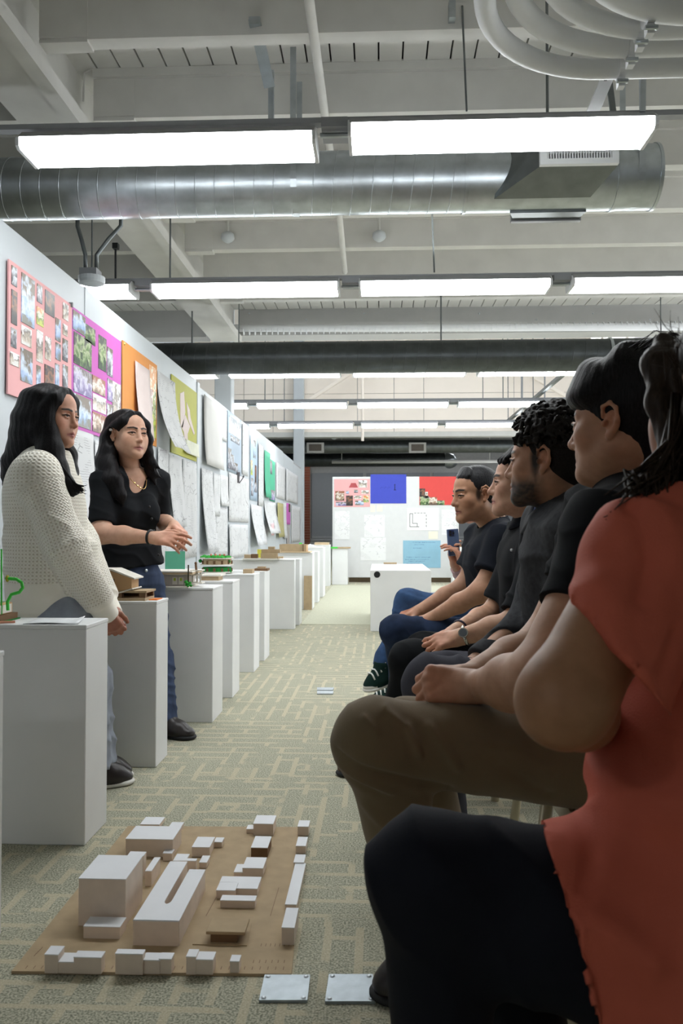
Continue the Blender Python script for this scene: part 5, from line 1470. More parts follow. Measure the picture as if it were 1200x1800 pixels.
def cloth(name, F, m, par, amp=.003, freq=45., dr=(0, 0, 1), seed=1, sm=2, mask=None, part2=None):
    v, q = F.mesh(); v = smooth_v(v, q, sm, .5)
    if amp: v = folds(v, q, amp, freq, dr, seed, mask(v) if mask else None)
    if part2 is not None: v = part2(v, q)
    return mesh_obj(name, [(v, q)], m, par)
def collar(par, N, bf, r, m, h=.024, drop=.03, gap=2.6, lift=.012, out=.02, name='collar'):
    v, fc = [], []; sd = np.cross(bf, Z); n = 22
    for a in np.linspace(-gap, gap, n):
        p = N + bf * (r * cos(a)) + sd * (r * 1.05 * sin(a)) - Z * (drop * max(0, cos(a))) + Z * lift
        o_ = unit((p - N) * [1, 1, 0]); v += [p + Z * h - o_ * .004, p + Z * (h + .004) + o_ * .004, p + o_ * out - Z * h, p + o_ * (out - .007) - Z * (h + .003)]
    for i in range(n - 1):
        for j in range(3): fc.append((4 * i + j, 4 * i + j + 1, 4 * i + j + 5, 4 * i + j + 4))
    o = obj(name, MB().raw(v, fc), m, par, smooth=True); o.modifiers.new('solid', 'SOLIDIFY').thickness = .003
    return o
def clothmat(name, col, **kw):
    kw.setdefault('rough', .85); kw.setdefault('bump', .35); kw.setdefault('bscale', 700.); kw.setdefault('spec', .12); kw.setdefault('sheen', 0.)
    return mat(name, col, **kw)
# ================================================================== PEOPLE
BLK = clothmat('black_cotton', (.010, .011, .013))
BLKN = clothmat('black_navy_cotton', (.010, .012, .018))
JEAN = mat('blue_denim', srgb(66, 78, 104), .9, var=.32, scale=26, bump=.5, bscale=900, spec=.15, stretch=(1, 1, .35))
JEAND = mat('dark_blue_denim', srgb(40, 52, 76), .9, var=.30, scale=18, bump=.5, bscale=900, spec=.15)
JEANL = mat('grey_blue_denim', srgb(152, 158, 170), .9, var=.16, scale=20, bump=.5, bscale=900, spec=.15)
CHAR = clothmat('charcoal_cotton', srgb(66, 66, 74), var=.08)
JACK = clothmat('charcoal_jacket', srgb(62, 63, 66), var=.22, scale=60)
KHAKI = clothmat('khaki_cotton', srgb(124, 108, 84), var=.05, rough=.8, sheen=.2)
NAVY = clothmat('dark_navy_trousers', srgb(26, 28, 36), rough=.75)
CORAL = clothmat('coral_blouse_cloth', srgb(202, 104, 84), var=.05, rough=.7, bscale=400)
PLAID = clothmat('blue_plaid', srgb(44, 62, 112), var=.5, scale=70)
LEATH = mat('dark_leather', srgb(38, 32, 32), .35, spec=.5)
BROWNL = mat('brown_leather', srgb(96, 66, 44), .4)
SOLEB = mat('black_rubber', srgb(26, 26, 28), .7)
RUBW = mat('white_rubber', srgb(216, 214, 208), .6)
CANV = clothmat('dark_green_canvas', srgb(26, 48, 44))
LACE = mat('white_laces', srgb(232, 232, 228), .8)
SK_A = (.56, .31, .19); SK_B = (.62, .37, .26); SK_C = (.46, .25, .155); SK_D = (.50, .27, .18); SK_E = (.46, .25, .16); SK_W = (.62, .37, .26)
Z = V3(0, 0, 1)

# ---------------------------------------------------------------- standing woman in black
f = unit(V3(.75, -.66, -.02)); lt = np.cross(f, Z)
hd = Head(at(226, 764, 3.76), f, .985)
N = at(231, 832, 3.80); pel = at(231, 1008, 3.80); che = at(221, 893, 3.80)
sr, sl = at(184, 846, 3.69), at(274, 846, 3.92)
er, wr = at(177, 938, 3.60), at(268, 945, 3.53)
elb, wl = at(281, 918, 4.0), at(305, 923, 3.76)
hR, hL = at(207, 1035, 3.74), at(256, 1035, 3.88)
kR, kL = at(232, 1165, 3.74), at(278, 1165, 3.86)
aR, aL = at(246, 1275, 3.72), at(293, 1278, 3.78)
T = Field(*box_of([pel, che, N, sr, sl], .22), .008); torso(T, pel, che, N, sl, sr, f, .80); v, q = T.mesh()
parts = hd.face(SK_W, N, .044, .0026, female=True, lips=(.45, .17, .15), blush=.10, brow=(.02, .014, .011), lipf=1.15, wide=1.02)
parts += [(v, q, np.tile(SK_W, (len(v), 1))), limb_core([(hR, kR, .07, .05), (kR, aR, .048, .034), (hL, kL, .07, .05), (kL, aL, .048, .034)], SK_W)]
fr = unit(wr - er)
parts.append(arm_part(sr, er, wr, (.94, -.10, -.06), (.1, .75, -.65), 1, SK_W, (.048, .043, .024), .0038, .95, .4, curl=((.2, .4, .2), (.3, .45, .25), (.42, .45, .25), (.5, .5, .25)), thumb=(.45, .15, .1), spread=.13))
parts.append(arm_part(sl, elb, wl, (.55, -.62, -.35), (-.35, -.1, -.9), -1, SK_W, (.048, .042, .024), .0038, .95, .4, curl=((.5, .7, .3), (.6, .7, .3), (.65, .7, .3), (.7, .7, .3)), thumb=(.4, .5, .2), spread=.08))
w2 = person(parts, 'standing woman in black button top, hands raised before her while talking', (pel[0], pel[1], 0))
hd.eyes(w2, (.002, -.001))
F = Field(*box_of([pel, che, N, sr, sl, er], .2), .006)
A = torso(F, pel + Z * .0, che, N, sl, sr, f, .82, .012, k=.06)
for q_ in (-1, 1): F.add(ell(che + f * .085 + lt * q_ * .065 - Z * .02, (.055, .05, .055)), .05)
F.add(con(pel + Z * .12, at(232, 998, 3.8), .135, .155, f, .78), .04)
for s_, e_ in ((sr, er), (sl, elb)): F.add(con(s_ + Z * .02, s_ + (e_ - s_) * .82, .058, .057), .03)
F.sub(cap(N - Z * .02, hd.c, .056), .01)
vb = at(252, 880, 3.68)
for u_ in np.linspace(0, 1, 12): F.sub(cap(N + Z * .02 + (vb - N - Z * .02) * u_, N + Z * .02 + (vb - N - Z * .02) * u_ + f * .16, .050 * (1 - u_) + .013), .003)
F.cut(at(232, 998, 3.8), (.12, 0, -1))
sh_ = cloth('top', F, BLK, w2, .003, 42, (.3, .2, 1), 3, 1)
for i in range(5):
    c = vb + f * .012 + V3(.006, 0, -.012) + (at(272, 985, 3.66) - vb) * (i / 5 + .06); mb = MB().ball(c + f * .02, .006, 8, 5); obj('button', mb, BLACK, sh_, smooth=True)
F = Field(*box_of([pel, kR, kL, aR, aL], .19), .007)
F.add(ell(pel - Z * .02, (.148, .118, .12), (lt, f, Z)), .05)
for h_, k_, a_ in ((hR, kR, aR), (hL, kL, aL)):
    F.add(cap(h_, k_, .088, .064), .05); F.add(con(k_ + Z * .02, a_, .064, .058), .04)
F.add(ell(pel - f * .05 - Z * .05, (.13, .09, .11), (lt, f, Z)), .05)
F.cut(pel + Z * .07, Z)
pj = cloth('jeans', F, JEAN, w2, .004, 50, (0, .3, 1), 5)
obj('waist_button', MB().ball(pel + Z * .02 + f * .122, .008, 8, 5), GALV, pj)
shoe(w2, at(296, 1292, 3.78) * [1, 1, 0], at(324, 1292, 3.74) * [1, 1, 0] + V3(.10, 0, 0) * 0 + V3(.06, -.02, 0) * 0, LEATH, SOLEB) if False else None
hl_ = V3(aL[0] - .05, aL[1] + .01, 0); shoe(w2, hl_, hl_ + V3(.195, -.06, 0), LEATH, SOLEB)
hr_ = V3(aR[0] - .04, aR[1] + .02, 0); shoe(w2, hr_, hr_ + V3(.17, -.12, 0), LEATH, SOLEB)
# hair: parted in the middle, tucked behind the near ear, down over the shoulders
F = hd.hairfield((-.2, -.2, -.36), (.2, .16, .16), .0045)
F.add(ell((0, -.028, .034), (.082, .099, .090)), .01)
F.sub(ell((0, .110, -.035), (.070, .072, .098)), .012)
F.sub(ell((.05, .075, -.05), (.045, .075, .075)), .02); F.sub(ell((-.05, .085, -.05), (.030, .06, .075)), .02)
F.sub(ell((.085, .0, -.012), (.022, .024, .036)), .012)
l_ = lambda *p: hd.l(at(*p))[0] if False else np.array(hd.l(at(*p))).ravel()
def lock(F, P, rs, k=.02): chain(F, P, rs, k)
for i in range(9):
    a = radians(115 + i * 17); x, y = .078 * sin(a), .09 * cos(a) - .02
    x2 = x * 1.22; y2 = y * 1.0 - .015
    lock(F, [(x * .8, y * .85, .06), (x, y, -.02), (x2, y2, -.12), (x2 * 1.1, y2 - .0, -.22), (x2 * 1.12, y2 + .005, -.29 - .015 * (i % 3))], [.03, .034, .034, .028, .012])
lock(F, [(.074, -.035, .0), (.088, -.03, -.08), (.100, .0, -.15), (.098, .055, -.22), (.085, .085, -.29), (.08, .09, -.335)], [.024, .034, .036, .032, .022, .006])
lock(F, [(.08, -.045, -.04), (.112, -.03, -.14), (.125, .03, -.22), (.11, .06, -.30)], [.024, .034, .03, .008])
lock(F, [(-.02, .05, .097), (-.062, .050, .045), (-.080, .050, -.02), (-.078, .055, -.08), (-.085, .058, -.13), (-.095, .075, -.17)], [.010, .016, .014, .013, .010, .003], .03)
lock(F, [(-.075, .0, .0), (-.09, .01, -.09), (-.105, .03, -.17), (-.115, .055, -.23)], [.028, .030, .024, .006])
lock(F, [(-.075, .03, -.06), (-.10, .06, -.13), (-.13, .085, -.165)], [.016, .010, .002])
lock(F, [(-.08, .03, -.1), (-.115, .05, -.18), (-.15, .07, -.205)], [.014, .008, .002])
lock(F, [(.02, .05, .097), (.060, .045, .055), (.080, .008, .026), (.088, -.035, -.02)], [.010, .016, .016, .02], .03)
F.sub(ell((.090, .006, -.014), (.034, .026, .040)), .012)
F.sub(cap((.001, .10, .088), (.002, -.04, .135), .004), .006)
hd.hair_obj(F, w2, HAIRB, .0006)
obj('hair_pin', MB().ball(hd.w((.091, -.008, .016))[0], .007, 8, 5).ball(hd.w((.092, .004, .014))[0], .005, 8, 5), mat('pearl', srgb(240, 236, 230), .25), w2, smooth=True)
# necklace, hair tie on the wrist
nk = obj('necklace', MB().tube([N + f * (.036 + .062 * sin(pi * u)) + lt * (.058 * (1 - 2 * u)) - Z * (.0 + .075 * sin(pi * u)) for u in np.linspace(0.08, .92, 15)], .0016, 6), mat('gold', (.8, .55, .22), .25, 1.), w2, smooth=True)
for u in (.22, .3, .38): obj('gold_bead', MB().ball(N + f * (.038 + .064 * sin(pi * u)) + lt * (.058 * (1 - 2 * u)) - Z * (.075 * sin(pi * u)), .0045, 8, 5), _M['gold'], nk)
d = unit(er - wr); c = wr + d * .012
a1 = unit(np.cross(d, Z)); a2 = np.cross(d, a1)
obj('wrist_band', MB().tube([c + (a1 * cos(a) * .030 + a2 * sin(a) * .030) for a in np.linspace(0, 2 * pi, 21)], .0055, 8), BLACK, w2, smooth=True)

# ---------------------------------------------------------------- standing woman in cream sweater
f = unit(V3(.97, -.22, -.10)); fb_ = unit(V3(.97, -.22, 0)); lt = np.cross(fb_, Z)
hd = Head(at(93, 731, 3.02), f, .97)
N = at(84, 800, 3.02); che = at(78, 878, 3.02); pel = at(92, 1050, 3.0)
sr, sl = at(64, 836, 2.86), at(84, 836, 3.18)
er, wr = at(116, 962, 2.82), at(181, 1070, 2.94)
elb, wl = at(142, 958, 3.2), at(189, 1064, 3.06)
hR, hL = at(112, 1085, 2.92), at(120, 1080, 3.06)
kR, kL = at(150, 1200, 2.93), at(160, 1195, 3.05)
aR, aL = at(160, 1345, 2.98), at(168, 1335, 3.08)
parts = hd.face((.58, .31, .21), N, .043, .0026, female=True, lips=(.40, .14, .13), blush=.22, brow=(.02, .014, .011), lipf=1.1, wide=1.07)
parts += [limb_core([(pel, che, .11, .11), (che, N, .08, .05), (sr, er, .045, .04), (er, wr, .036, .024), (sl, elb, .045, .04), (elb, wl, .036, .024), (hR, kR, .075, .05), (kR, aR, .045, .034), (hL, kL, .075, .05), (kL, aL, .045, .034)], SK_D)]
for w_, e_, sd in ((wr, er, 1), (wl, elb, -1)):
    parts.append(arm_part(e_ + Z * .1, e_, w_, (.45, .05 if sd > 0 else -.25, -.85), (-.2, .95 * sd, .1), sd, (.40, .20, .135), (.04, .036, .024), .004, .9, .9, curl=((.9, 1.1, .6),) * 4, thumb=(.3, .5, .2)))
w1 = person(parts, 'standing woman in cream knitted sweater with long straight black hair', (pel[0], pel[1], 0))
hd.eyes(w1, (0, -.003))
def knit_mat():
    m, t, b = nt('cream_openwork_knit'); L = t.links
    a = nd(t, 'Attribute', attribute_name='Knit'); sp = nd(t, 'SeparateColor'); L.new(a.outputs['Color'], sp.inputs[0])
    def sine(sock, fr, ph=0.):
        m1 = nd(t, 'Math', operation='MULTIPLY_ADD', i_1=fr, i_2=ph); L.new(sock, m1.inputs[0])
        s_ = nd(t, 'Math', operation='SINE'); L.new(m1.outputs[0], s_.inputs[0]); return s_.outputs[0]
    rib = sine(sp.outputs[0], 2 * pi / .0125); st = sine(sp.outputs[1], 2 * pi / .0125)
    mul = nd(t, 'Math', operation='MULTIPLY'); L.new(rib, mul.inputs[0]); L.new(st, mul.inputs[1])
    ad = nd(t, 'Math', operation='MULTIPLY_ADD', i_1=.55); L.new(rib, ad.inputs[0]); L.new(mul.outputs[0], ad.inputs[2])
    lace = nd(t, 'Math', operation='MULTIPLY'); L.new(ad.outputs[0], lace.inputs[0]); L.new(sp.outputs[2], lace.inputs[1])
    r = nd(t, 'ValToRGB'); e = r.color_ramp.elements
    e[0].position, e[0].color = .08, c4(srgb(248, 243, 230)); e[1].position, e[1].color = .95, c4(srgb(216, 207, 187))
    L.new(lace.outputs[0], r.inputs[0]); L.new(r.outputs[0], b.inputs['Base Color'])
    iv = nd(t, 'Math', operation='MULTIPLY', i_1=-1.); L.new(lace.outputs[0], iv.inputs[0])
    bp = nd(t, 'Bump', i_Strength=.55, i_Distance=.004); L.new(iv.outputs[0], bp.inputs['Height']); L.new(bp.outputs[0], b.inputs['Normal'])
    b.inputs['Roughness'].default_value = .95; b.inputs['Sheen Weight'].default_value = .3; b.inputs['Specular IOR Level'].default_value = .1
    return m
KNIT = knit_mat()
F = Field(*box_of([pel, che, N, sr, sl, er, wr, elb, wl], .22), .006)
torso(F, pel + Z * .03, che, N - Z * .01, sl, sr, fb_, .88, .022, k=.08, dep=1.1)
F.add(con(pel + Z * .20, pel + V3(.0, 0, -.03), .165, .150, fb_, .92), .06)
for s_, e_, w_ in ((sr, er, wr), (sl, elb, wl)):
    F.add(cap(s_, e_, .076, .070), .035); F.add(con(e_ - (w_ - e_) * .1, w_ - (w_ - e_) * .10, .068, .058), .04)
    F.add(con(w_ - (w_ - e_) * .18, w_ + (w_ - e_) * .16, .046, .044), .02)
F.sub(cap(N + f * .01, hd.c, .058), .01)
F.cut(pel - Z * .02, (-.32, 0, -1)) if False else None
v, q = F.mesh(); v = smooth_v(v, q, 3, .5)
v = folds(v, q, .0028, 22, (.5, 0, 1), 11)
# rows along each sleeve or up the body, stitches round it
def seg_t(a, b):
    ba = b - a; t = ((v - a) @ ba / (ba @ ba)); d = np.linalg.norm(v - a - t.clip(0, 1)[:, None] * ba, axis=1); return t * np.linalg.norm(ba), d
K = np.zeros((len(v), 4)); K[:, 3] = 1
tb = v[:, 2]; best = np.full(len(v), 9.); lace = np.ones(len(v))
def put(mask, u, ang, r, l):
    K[mask, 0] = u[mask]; K[mask, 1] = (ang * r)[mask]; K[mask, 2] = l[mask]
rel = v - pel; ang = np.arctan2(rel @ lt, rel @ fb_)
put(np.ones(len(v), bool), tb, ang, .16, ((tb - (pel[2] + .055)) / .012).clip(0, 1))
for s_, e_, w_ in ((sr, er, wr), (sl, elb, wl)):
    for a_, b_, off, rad in ((s_, e_, 0, .088), (e_, w_, np.linalg.norm(e_ - s_), .082)):
        u, d = seg_t(a_, b_); ax = unit(b_ - a_); p1 = unit(np.cross(ax, lt + V3(.01, 0, 0))); p2 = np.cross(ax, p1)
        an = np.arctan2((v - a_) @ p2, (v - a_) @ p1)
        m_ = (d < rad) & (d < best) & ((u > .05) | (off > 0)); best[m_] = d[m_]
        endl = np.linalg.norm(b_ - a_) * .86
        put(m_, u + off, an, .07, np.where(off > 0, ((endl - u) / .012).clip(0, 1), 1.))
so = mesh_obj('sweater', [(v, q)], KNIT, w1)
a_ = so.data.color_attributes.new('Knit', 'FLOAT_COLOR', 'POINT'); a_.data.foreach_set('color', K.astype(np.float32).ravel())
F = Field(*box_of([pel, hR, hL, kR, kL, aR, aL], .17), .007)
F.add(ell(pel - Z * .01, (.14, .118, .12), (lt, fb_, Z)), .05)
for h_, k_, a2_ in ((hR, kR, aR), (hL, kL, aL)):
    F.add(cap(h_, k_, .092, .072), .05); F.add(con(k_ + Z * .02, a2_, .072, .078), .04)
cloth('jeans', F, JEANL, w1, .005, 40, (.2, 0, 1), 8)
hl_ = V3(aR[0] - .03, aR[1] + .02, 0); shoe(w1, hl_, hl_ + V3(.155, .10, 0), LEATH, RUBW)
hl_ = V3(aL[0] - .04, aL[1] + .03, 0); shoe(w1, hl_, hl_ + V3(.16, .06, 0), LEATH, RUBW)
F = hd.hairfield((-.2, -.26, -.36), (.2, .2, .16), .0045)
F.add(ell((0, -.030, .034), (.083, .101, .091)), .01)
F.sub(ell((0, .115, -.045), (.080, .078, .108)), .012)
F.sub(ell((.05, .088, -.05), (.045, .07, .082)), .02); F.sub(ell((-.05, .088, -.05), (.045, .07, .082)), .02)
lock(F, [(.02, .048, .098), (.058, .042, .060), (.076, .02, .01), (.086, .004, -.06)], [.010, .018, .024, .034], .035)
lock(F, [(-.02, .048, .098), (-.058, .042, .060), (-.076, .025, .01), (-.086, .01, -.06)], [.010, .018, .024, .034], .035)
for i in range(11):
    a = radians(85 + i * 19); x, y = .080 * sin(a), .094 * cos(a) - .03
    lock(F, [(x * .8, y * .85, .06), (x * .97, y, -.02), (x * .92, y - .004, -.08), (x * .74, y - .016, -.13), (x * .5, y * 1.15 - .03, -.19), (x * .45, y * 1.2 - .04, -.25)], [.03, .034, .034, .03, .026, .012])
pf = [hd.l(at(px, py, Y)).ravel() for px, py, Y in ((84, 740, 2.95), (92, 790, 2.93), (102, 825, 2.91), (118, 850, 2.89), (136, 862, 2.89), (152, 857, 2.90))]
lock(F, pf, [.032, .040, .036, .024, .012, .003])
pf = [hd.l(at(px, py, Y)).ravel() for px, py, Y in ((70, 745, 2.97), (84, 800, 2.92), (98, 836, 2.90), (112, 860, 2.89), (128, 872, 2.89))]
lock(F, pf, [.034, .040, .032, .018, .004])
pf = [hd.l(at(px, py, Y)).ravel() for px, py, Y in ((110, 770, 3.08), (120, 800, 3.07), (124, 830, 3.05), (132, 850, 3.0))]
lock(F, pf, [.028, .032, .028, .012])
pf = [hd.l(at(px, py, Y)).ravel() for px, py, Y in ((62, 740, 3.02), (54, 785, 3.04), (42, 812, 3.06), (26, 835, 3.06), (8, 852, 3.06))]
lock(F, pf, [.034, .038, .034, .026, .010])
hd.hair_obj(F, w1, HAIRB, .0005)
tips = MB()
for i in range(34):
    u = rnd.random()
    P = [at(98 + u * 10, 812 + rnd.uniform(0, 14), 2.885), at(112 + u * 12, 842 + rnd.uniform(-4, 14), 2.878), at(130 + u * 8, 858 + rnd.uniform(-6, 10), 2.876), at(146 + u * 12 - rnd.uniform(0, 14), 862 + rnd.uniform(-10, 8), 2.880)]
    Q = [np.array(P[0])]
    for k in range(12):
        t_ = (k + 1) / 12; b0, b1, b2, b3 = (1 - t_) ** 3, 3 * t_ * (1 - t_) ** 2, 3 * t_ * t_ * (1 - t_), t_ ** 3
        Q.append(P[0] * b0 + P[1] * b1 + P[2] * b2 + P[3] * b3)
    tips.tube(Q, [.006 * (1 - .92 * (k / 12) ** 1.5) for k in range(13)], 5)
obj('hair_tips', tips, HAIRB, w1, smooth=True)['kind'] = 'stuff'
# ---------------------------------------------------------------- seated people: shared pieces
def legs(par, name, m, hips, knees, ankles, rs=(.092, .066, .055), amp=.004, seed=1, h=.007, pel=None, ext=(), kneefold=0, hem=None, post=None):
    P = list(hips) + list(knees) + list(ankles) + [p for e in ext for p in e[:2]]
    F = Field(*box_of(P, .2), h)
    if pel is not None: F.add(ell(pel, (.19, .19, .13)), .05)
    for h_, k_, a_ in zip(hips, knees, ankles):
        F.add(cap(h_, k_, rs[0], rs[1]), .05); F.add(con(k_ + (h_ - k_) * .02, a_, rs[1] * .97, hem or rs[2]), .045)
        F.add(cap(k_, k_, rs[1] * 1.03), .03)
        if kneefold:
            d = unit(k_ - h_); s_ = unit(a_ - k_)
            for i, u in enumerate((.02, .06, .11)): F.add(cap(k_ - d * u + V3(0, -rs[1] * .9, .02), k_ - d * (u + .05) + s_ * .07 + V3(0, -rs[1] * .8, 0), .006), .02)
    for e in ext: F.add(cap(*e), .05)
    return cloth(name, F, m, par, amp, 34, (1, .2, .35), seed, part2=post)
def sneaker_col(m): return m

# ---------------------------------------------------------------- man in black T-shirt, legs crossed
f = unit(V3(-.93, -.36, -.12)); bf = unit(V3(-.96, -.1, 0)); lt = np.cross(bf, Z)
hd = Head(at(833, 869, 3.8), f, 1.05)
N = at(868, 922, 3.84); che = at(872, 1000, 3.83); pel = at(906, 1105, 3.85)
sl, sr = at(893, 952, 3.63), at(852, 946, 4.02)
el_, wl = at(845, 1040, 3.58), at(762, 1085, 3.70)
er, wr = at(818, 1028, 4.0), at(738, 1073, 3.92)
parts = hd.face(SK_A, N, .055, .0027, lips=(.36, .14, .11), blush=.10, jaw=1.02, fade=(.10, .07, .055), brow=(.03, .025, .022), beard=((.20, .12, .085), .18))
parts += [limb_core([(pel, che, .12, .12), (che, N, .10, .05), (sl, sr, .05, .05)], SK_A)]
parts.append(arm_part(sl, el_, wl, (-.9, .2, -.25), (0, .25, -.95), -1, (.54, .30, .19), (.052, .045, .029), .004, 1.02, .3, curl=((.4, .5, .3),) * 4, thumb=(.4, .2, .2)))
parts.append(arm_part(sr, er, wr, (-.94, -.12, -.25), (-.1, .1, -.95), 1, (.54, .30, .19), (.052, .045, .029), .004, 1.02, .3, curl=((.35, .45, .3), (.4, .5, .3), (.45, .5, .3), (.5, .5, .3)), thumb=(.4, .2, .2)))
m1_ = person(parts, 'seated man with short greying hair in black T-shirt and blue jeans', (pel[0], pel[1], 0))
hd.eyes(m1_, (-.002, -.003))
F = Field(*box_of([pel, che, N, sl, sr, el_], .24), .0065)
torso(F, pel, che, N, sl, sr, bf, 1.02, .022, .02)
for s_, e_ in ((sl, el_), (sr, er)): F.add(con(s_ + Z * .02, s_ + (e_ - s_) * .66, .072, .078), .045)
F.sub(cap(N, hd.c, .068), .008)
cloth('t_shirt', F, BLKN, m1_, .006, 26, (.6, 0, 1), 21)
hN, hF = at(885, 1118, 3.74), at(872, 1096, 3.96)
kN, kF = at(696, 1107, 3.70), at(718, 1058, 4.02)
aN, aF = at(706, 1212, 3.92), at(674, 1176, 3.98)
pj = legs(m1_, 'jeans', JEAND, [hN], [kN], [aN], (.088, .066, .06), .005, 31, kneefold=1, pel=pel - Z * .01)
legs(m1_, 'jeans_leg', mat('lit_blue_denim', srgb(60, 86, 124), .9, var=.25, scale=22, bump=.5, bscale=900, spec=.15), [hF], [kF], [aF], (.086, .064, .060), .005, 32, kneefold=1)['label'] = 'far trouser leg, its blue lightened as if lit'  # same jeans as the near leg; the light is put into the blue
fd = unit(at(638, 1214, 3.94) - at(688, 1196, 3.98))
shoe(m1_, at(694, 1199, 3.99), at(639, 1218, 3.92), CANV, RUBW, .085, laces=LACE, cap_m=RUBW, up=(-.1, -.1, 1))
shoe(m1_, V3(.14, 4.10, 0), V3(-.06, 4.06, .0), CANV, RUBW, .085, laces=LACE, cap_m=RUBW)
F = Field((-.11, -.14, -.11), (.11, .13, .15), .0035)
F.add(ell((0, -.022, .040), (.0800, .1000, .0870)), .01); F.add(ell((0, -.046, -.004), (.0690, .0725, .0700)), .03)
F.sub(ell((0, .118, -.02), (.080, .078, .094)), .010)
for q_ in (-1, 1): F.sub(ell((q_ * .085, -.002, -.02), (.022, .030, .044)), .012); F.sub(ell((q_ * .075, .055, -.03), (.03, .045, .06)), .015)
for q_ in (-1, 1): F.sub(ell((q_ * .080, .028, -.048), (.030, .042, .056)), .015)
for i in range(16):
    x = -.05 + i * .0066
    F.add(cap((x * .8, .03, .115 - x * x * 4), (x * 1.1 - .006, .066 - abs(x) * .4, .086 - (i % 3) * .004), .007, .004), .012)
hd.hair_obj(F, m1_, HAIRG, .0004, 500)

# ---------------------------------------------------------------- young man in black polo shirt
f = unit(V3(-.985, .17, .03)); bf = unit(V3(-.97, .15, 0))
hd = Head(at(914, 850, 3.12), f, 1.06)
N = at(940, 922, 3.16); che = at(940, 1010, 3.13); pel = at(972, 1150, 3.14)
sl, sr = at(968, 955, 2.94), at(926, 948, 3.34)
el_, wl = at(908, 1094, 2.88), at(812, 1119, 2.92)
er, wr = at(872, 1072, 3.30), at(803, 1108, 3.10)
parts = hd.face(SK_B, N, .054, .0026, lips=(.45, .18, .15), blush=.10, brow=(.02, .015, .012))
parts += [limb_core([(pel, che, .12, .12), (che, N, .10, .05), (sl, sr, .05, .05)], SK_B)]
parts.append(arm_part(sl, el_, wl, (-.97, .05, -.22), (.0, .55, -.8), -1, (.60, .35, .23), (.05, .045, .029), .004, 1.0, .4, curl=((.25, .5, .3), (.3, .5, .35), (.4, .5, .3), (.5, .5, .3)), thumb=(.25, .1, .15), spread=.08))
parts.append(arm_part(sr, er, wr, (-.9, -.25, -.3), (.0, -.4, -.9), 1, (.60, .35, .23), (.05, .043, .028), .004, 1.0, .4, curl=((.4, .6, .3),) * 4, thumb=(.3, .1, .15), spread=.05))
m2_ = person(parts, 'young seated man with dark hair, black polo shirt and wrist watch', (pel[0], pel[1], 0))
hd.eyes(m2_, (0, 0))
F = Field(*box_of([pel, che, N, sl, sr, el_], .24), .006)
torso(F, pel, che, N, sl, sr, bf, 1.0, .024, .02)
for s_, e_ in ((sl, el_), (sr, er)): F.add(con(s_ + Z * .02, s_ + (e_ - s_) * .90, .070, .072), .045)
F.sub(cap(N + bf * .01, hd.c, .066), .008)
po = cloth('polo_shirt', F, BLK, m2_, .006, 28, (.6, 0, 1), 41)
ux = unit(N - pel)
collar(po, N + V3(0, 0, .024), bf, .077, BLKN, out=.024)
obj('button', MB().ball(at(899, 967, 2.985), .006, 8, 6), PAPERW, po, smooth=True)
legs(m2_, 'trousers', BLK, [at(950, 1155, 2.99), at(940, 1140, 3.28)], [at(722, 1160, 2.99), at(744, 1142, 3.28)], [at(672, 1338, 3.16), at(720, 1320, 3.36)], (.088, .068, .055), .004, 51, pel=pel)
hl_ = V3(.075, 3.20, 0); shoe(m2_, hl_, V3(-.17, 3.23, 0), BROWNL, SOLEB)
hl_ = V3(.17, 3.38, 0); shoe(m2_, hl_, V3(-.06, 3.40, 0), BROWNL, SOLEB)
d = unit(el_ - wl); c = wl + d * .012; a1 = unit(np.cross(d, Z)); a2 = np.cross(d, a1)
STEEL = mat('watch_steel', (.62, .60, .55), .25, 1.)
wt = obj('watch', MB().tube([c + (a1 * cos(a) * .032 + a2 * sin(a) * .031) for a in np.linspace(0, 2 * pi, 25)], .0065, 8), STEEL, m2_, smooth=True)
o_ = unit(V3(-.15, -.9, .45)); o_ = unit(o_ - d * (o_ @ d)); b1 = np.cross(o_, d)
def disc(c, o_, r, t_, mm, nm, par):
    e1 = unit(np.cross(o_, V3(.1, .2, 1))); return obj(nm, MB().tube([c, c + o_ * t_], r, 18), mm, par)
disc(c + o_ * .027, o_, .0175, .010, STEEL, 'watch_case', wt); disc(c + o_ * .037, o_, .014, .001, mat('watch_dial', srgb(96, 100, 104), .3), 'watch_dial', wt)
d = unit(er - wr); c = wr + d * .02; a1 = unit(np.cross(d, Z)); a2 = np.cross(d, a1)
obj('bracelet', MB().tube([c + (a1 * cos(a) * .031 + a2 * sin(a) * .031) for a in np.linspace(0, 2 * pi, 21)], .005, 8), mat('dark_beads', srgb(44, 36, 56), .4), m2_, smooth=True)
F = Field((-.11, -.14, -.11), (.11, .13, .16), .0035)
F.add(ell((0, -.022, .040), (.0800, .1000, .0890)), .01); F.add(ell((0, -.046, -.004), (.0690, .0725, .0700)), .03)
F.sub(ell((0, .122, -.02), (.080, .078, .088)), .010)
for q_ in (-1, 1): F.sub(ell((q_ * .087, -.004, -.022), (.022, .026, .040)), .012); F.sub(ell((q_ * .075, .066, -.03), (.03, .045, .06)), .015); pass
for q_ in (-1, 1): F.sub(ell((q_ * .080, .028, -.048), (.030, .042, .056)), .015)
for i in range(18):
    x = -.06 + i * .0068
    F.add(cap((x * .8, .02, .122 - x * x * 4), (x * 1.1 - .008, .077 - abs(x) * .45, .083 - (i % 4) * .005), .011, .006), .008)
hd.hair_obj(F, m2_, HAIRB, .0006, 420)

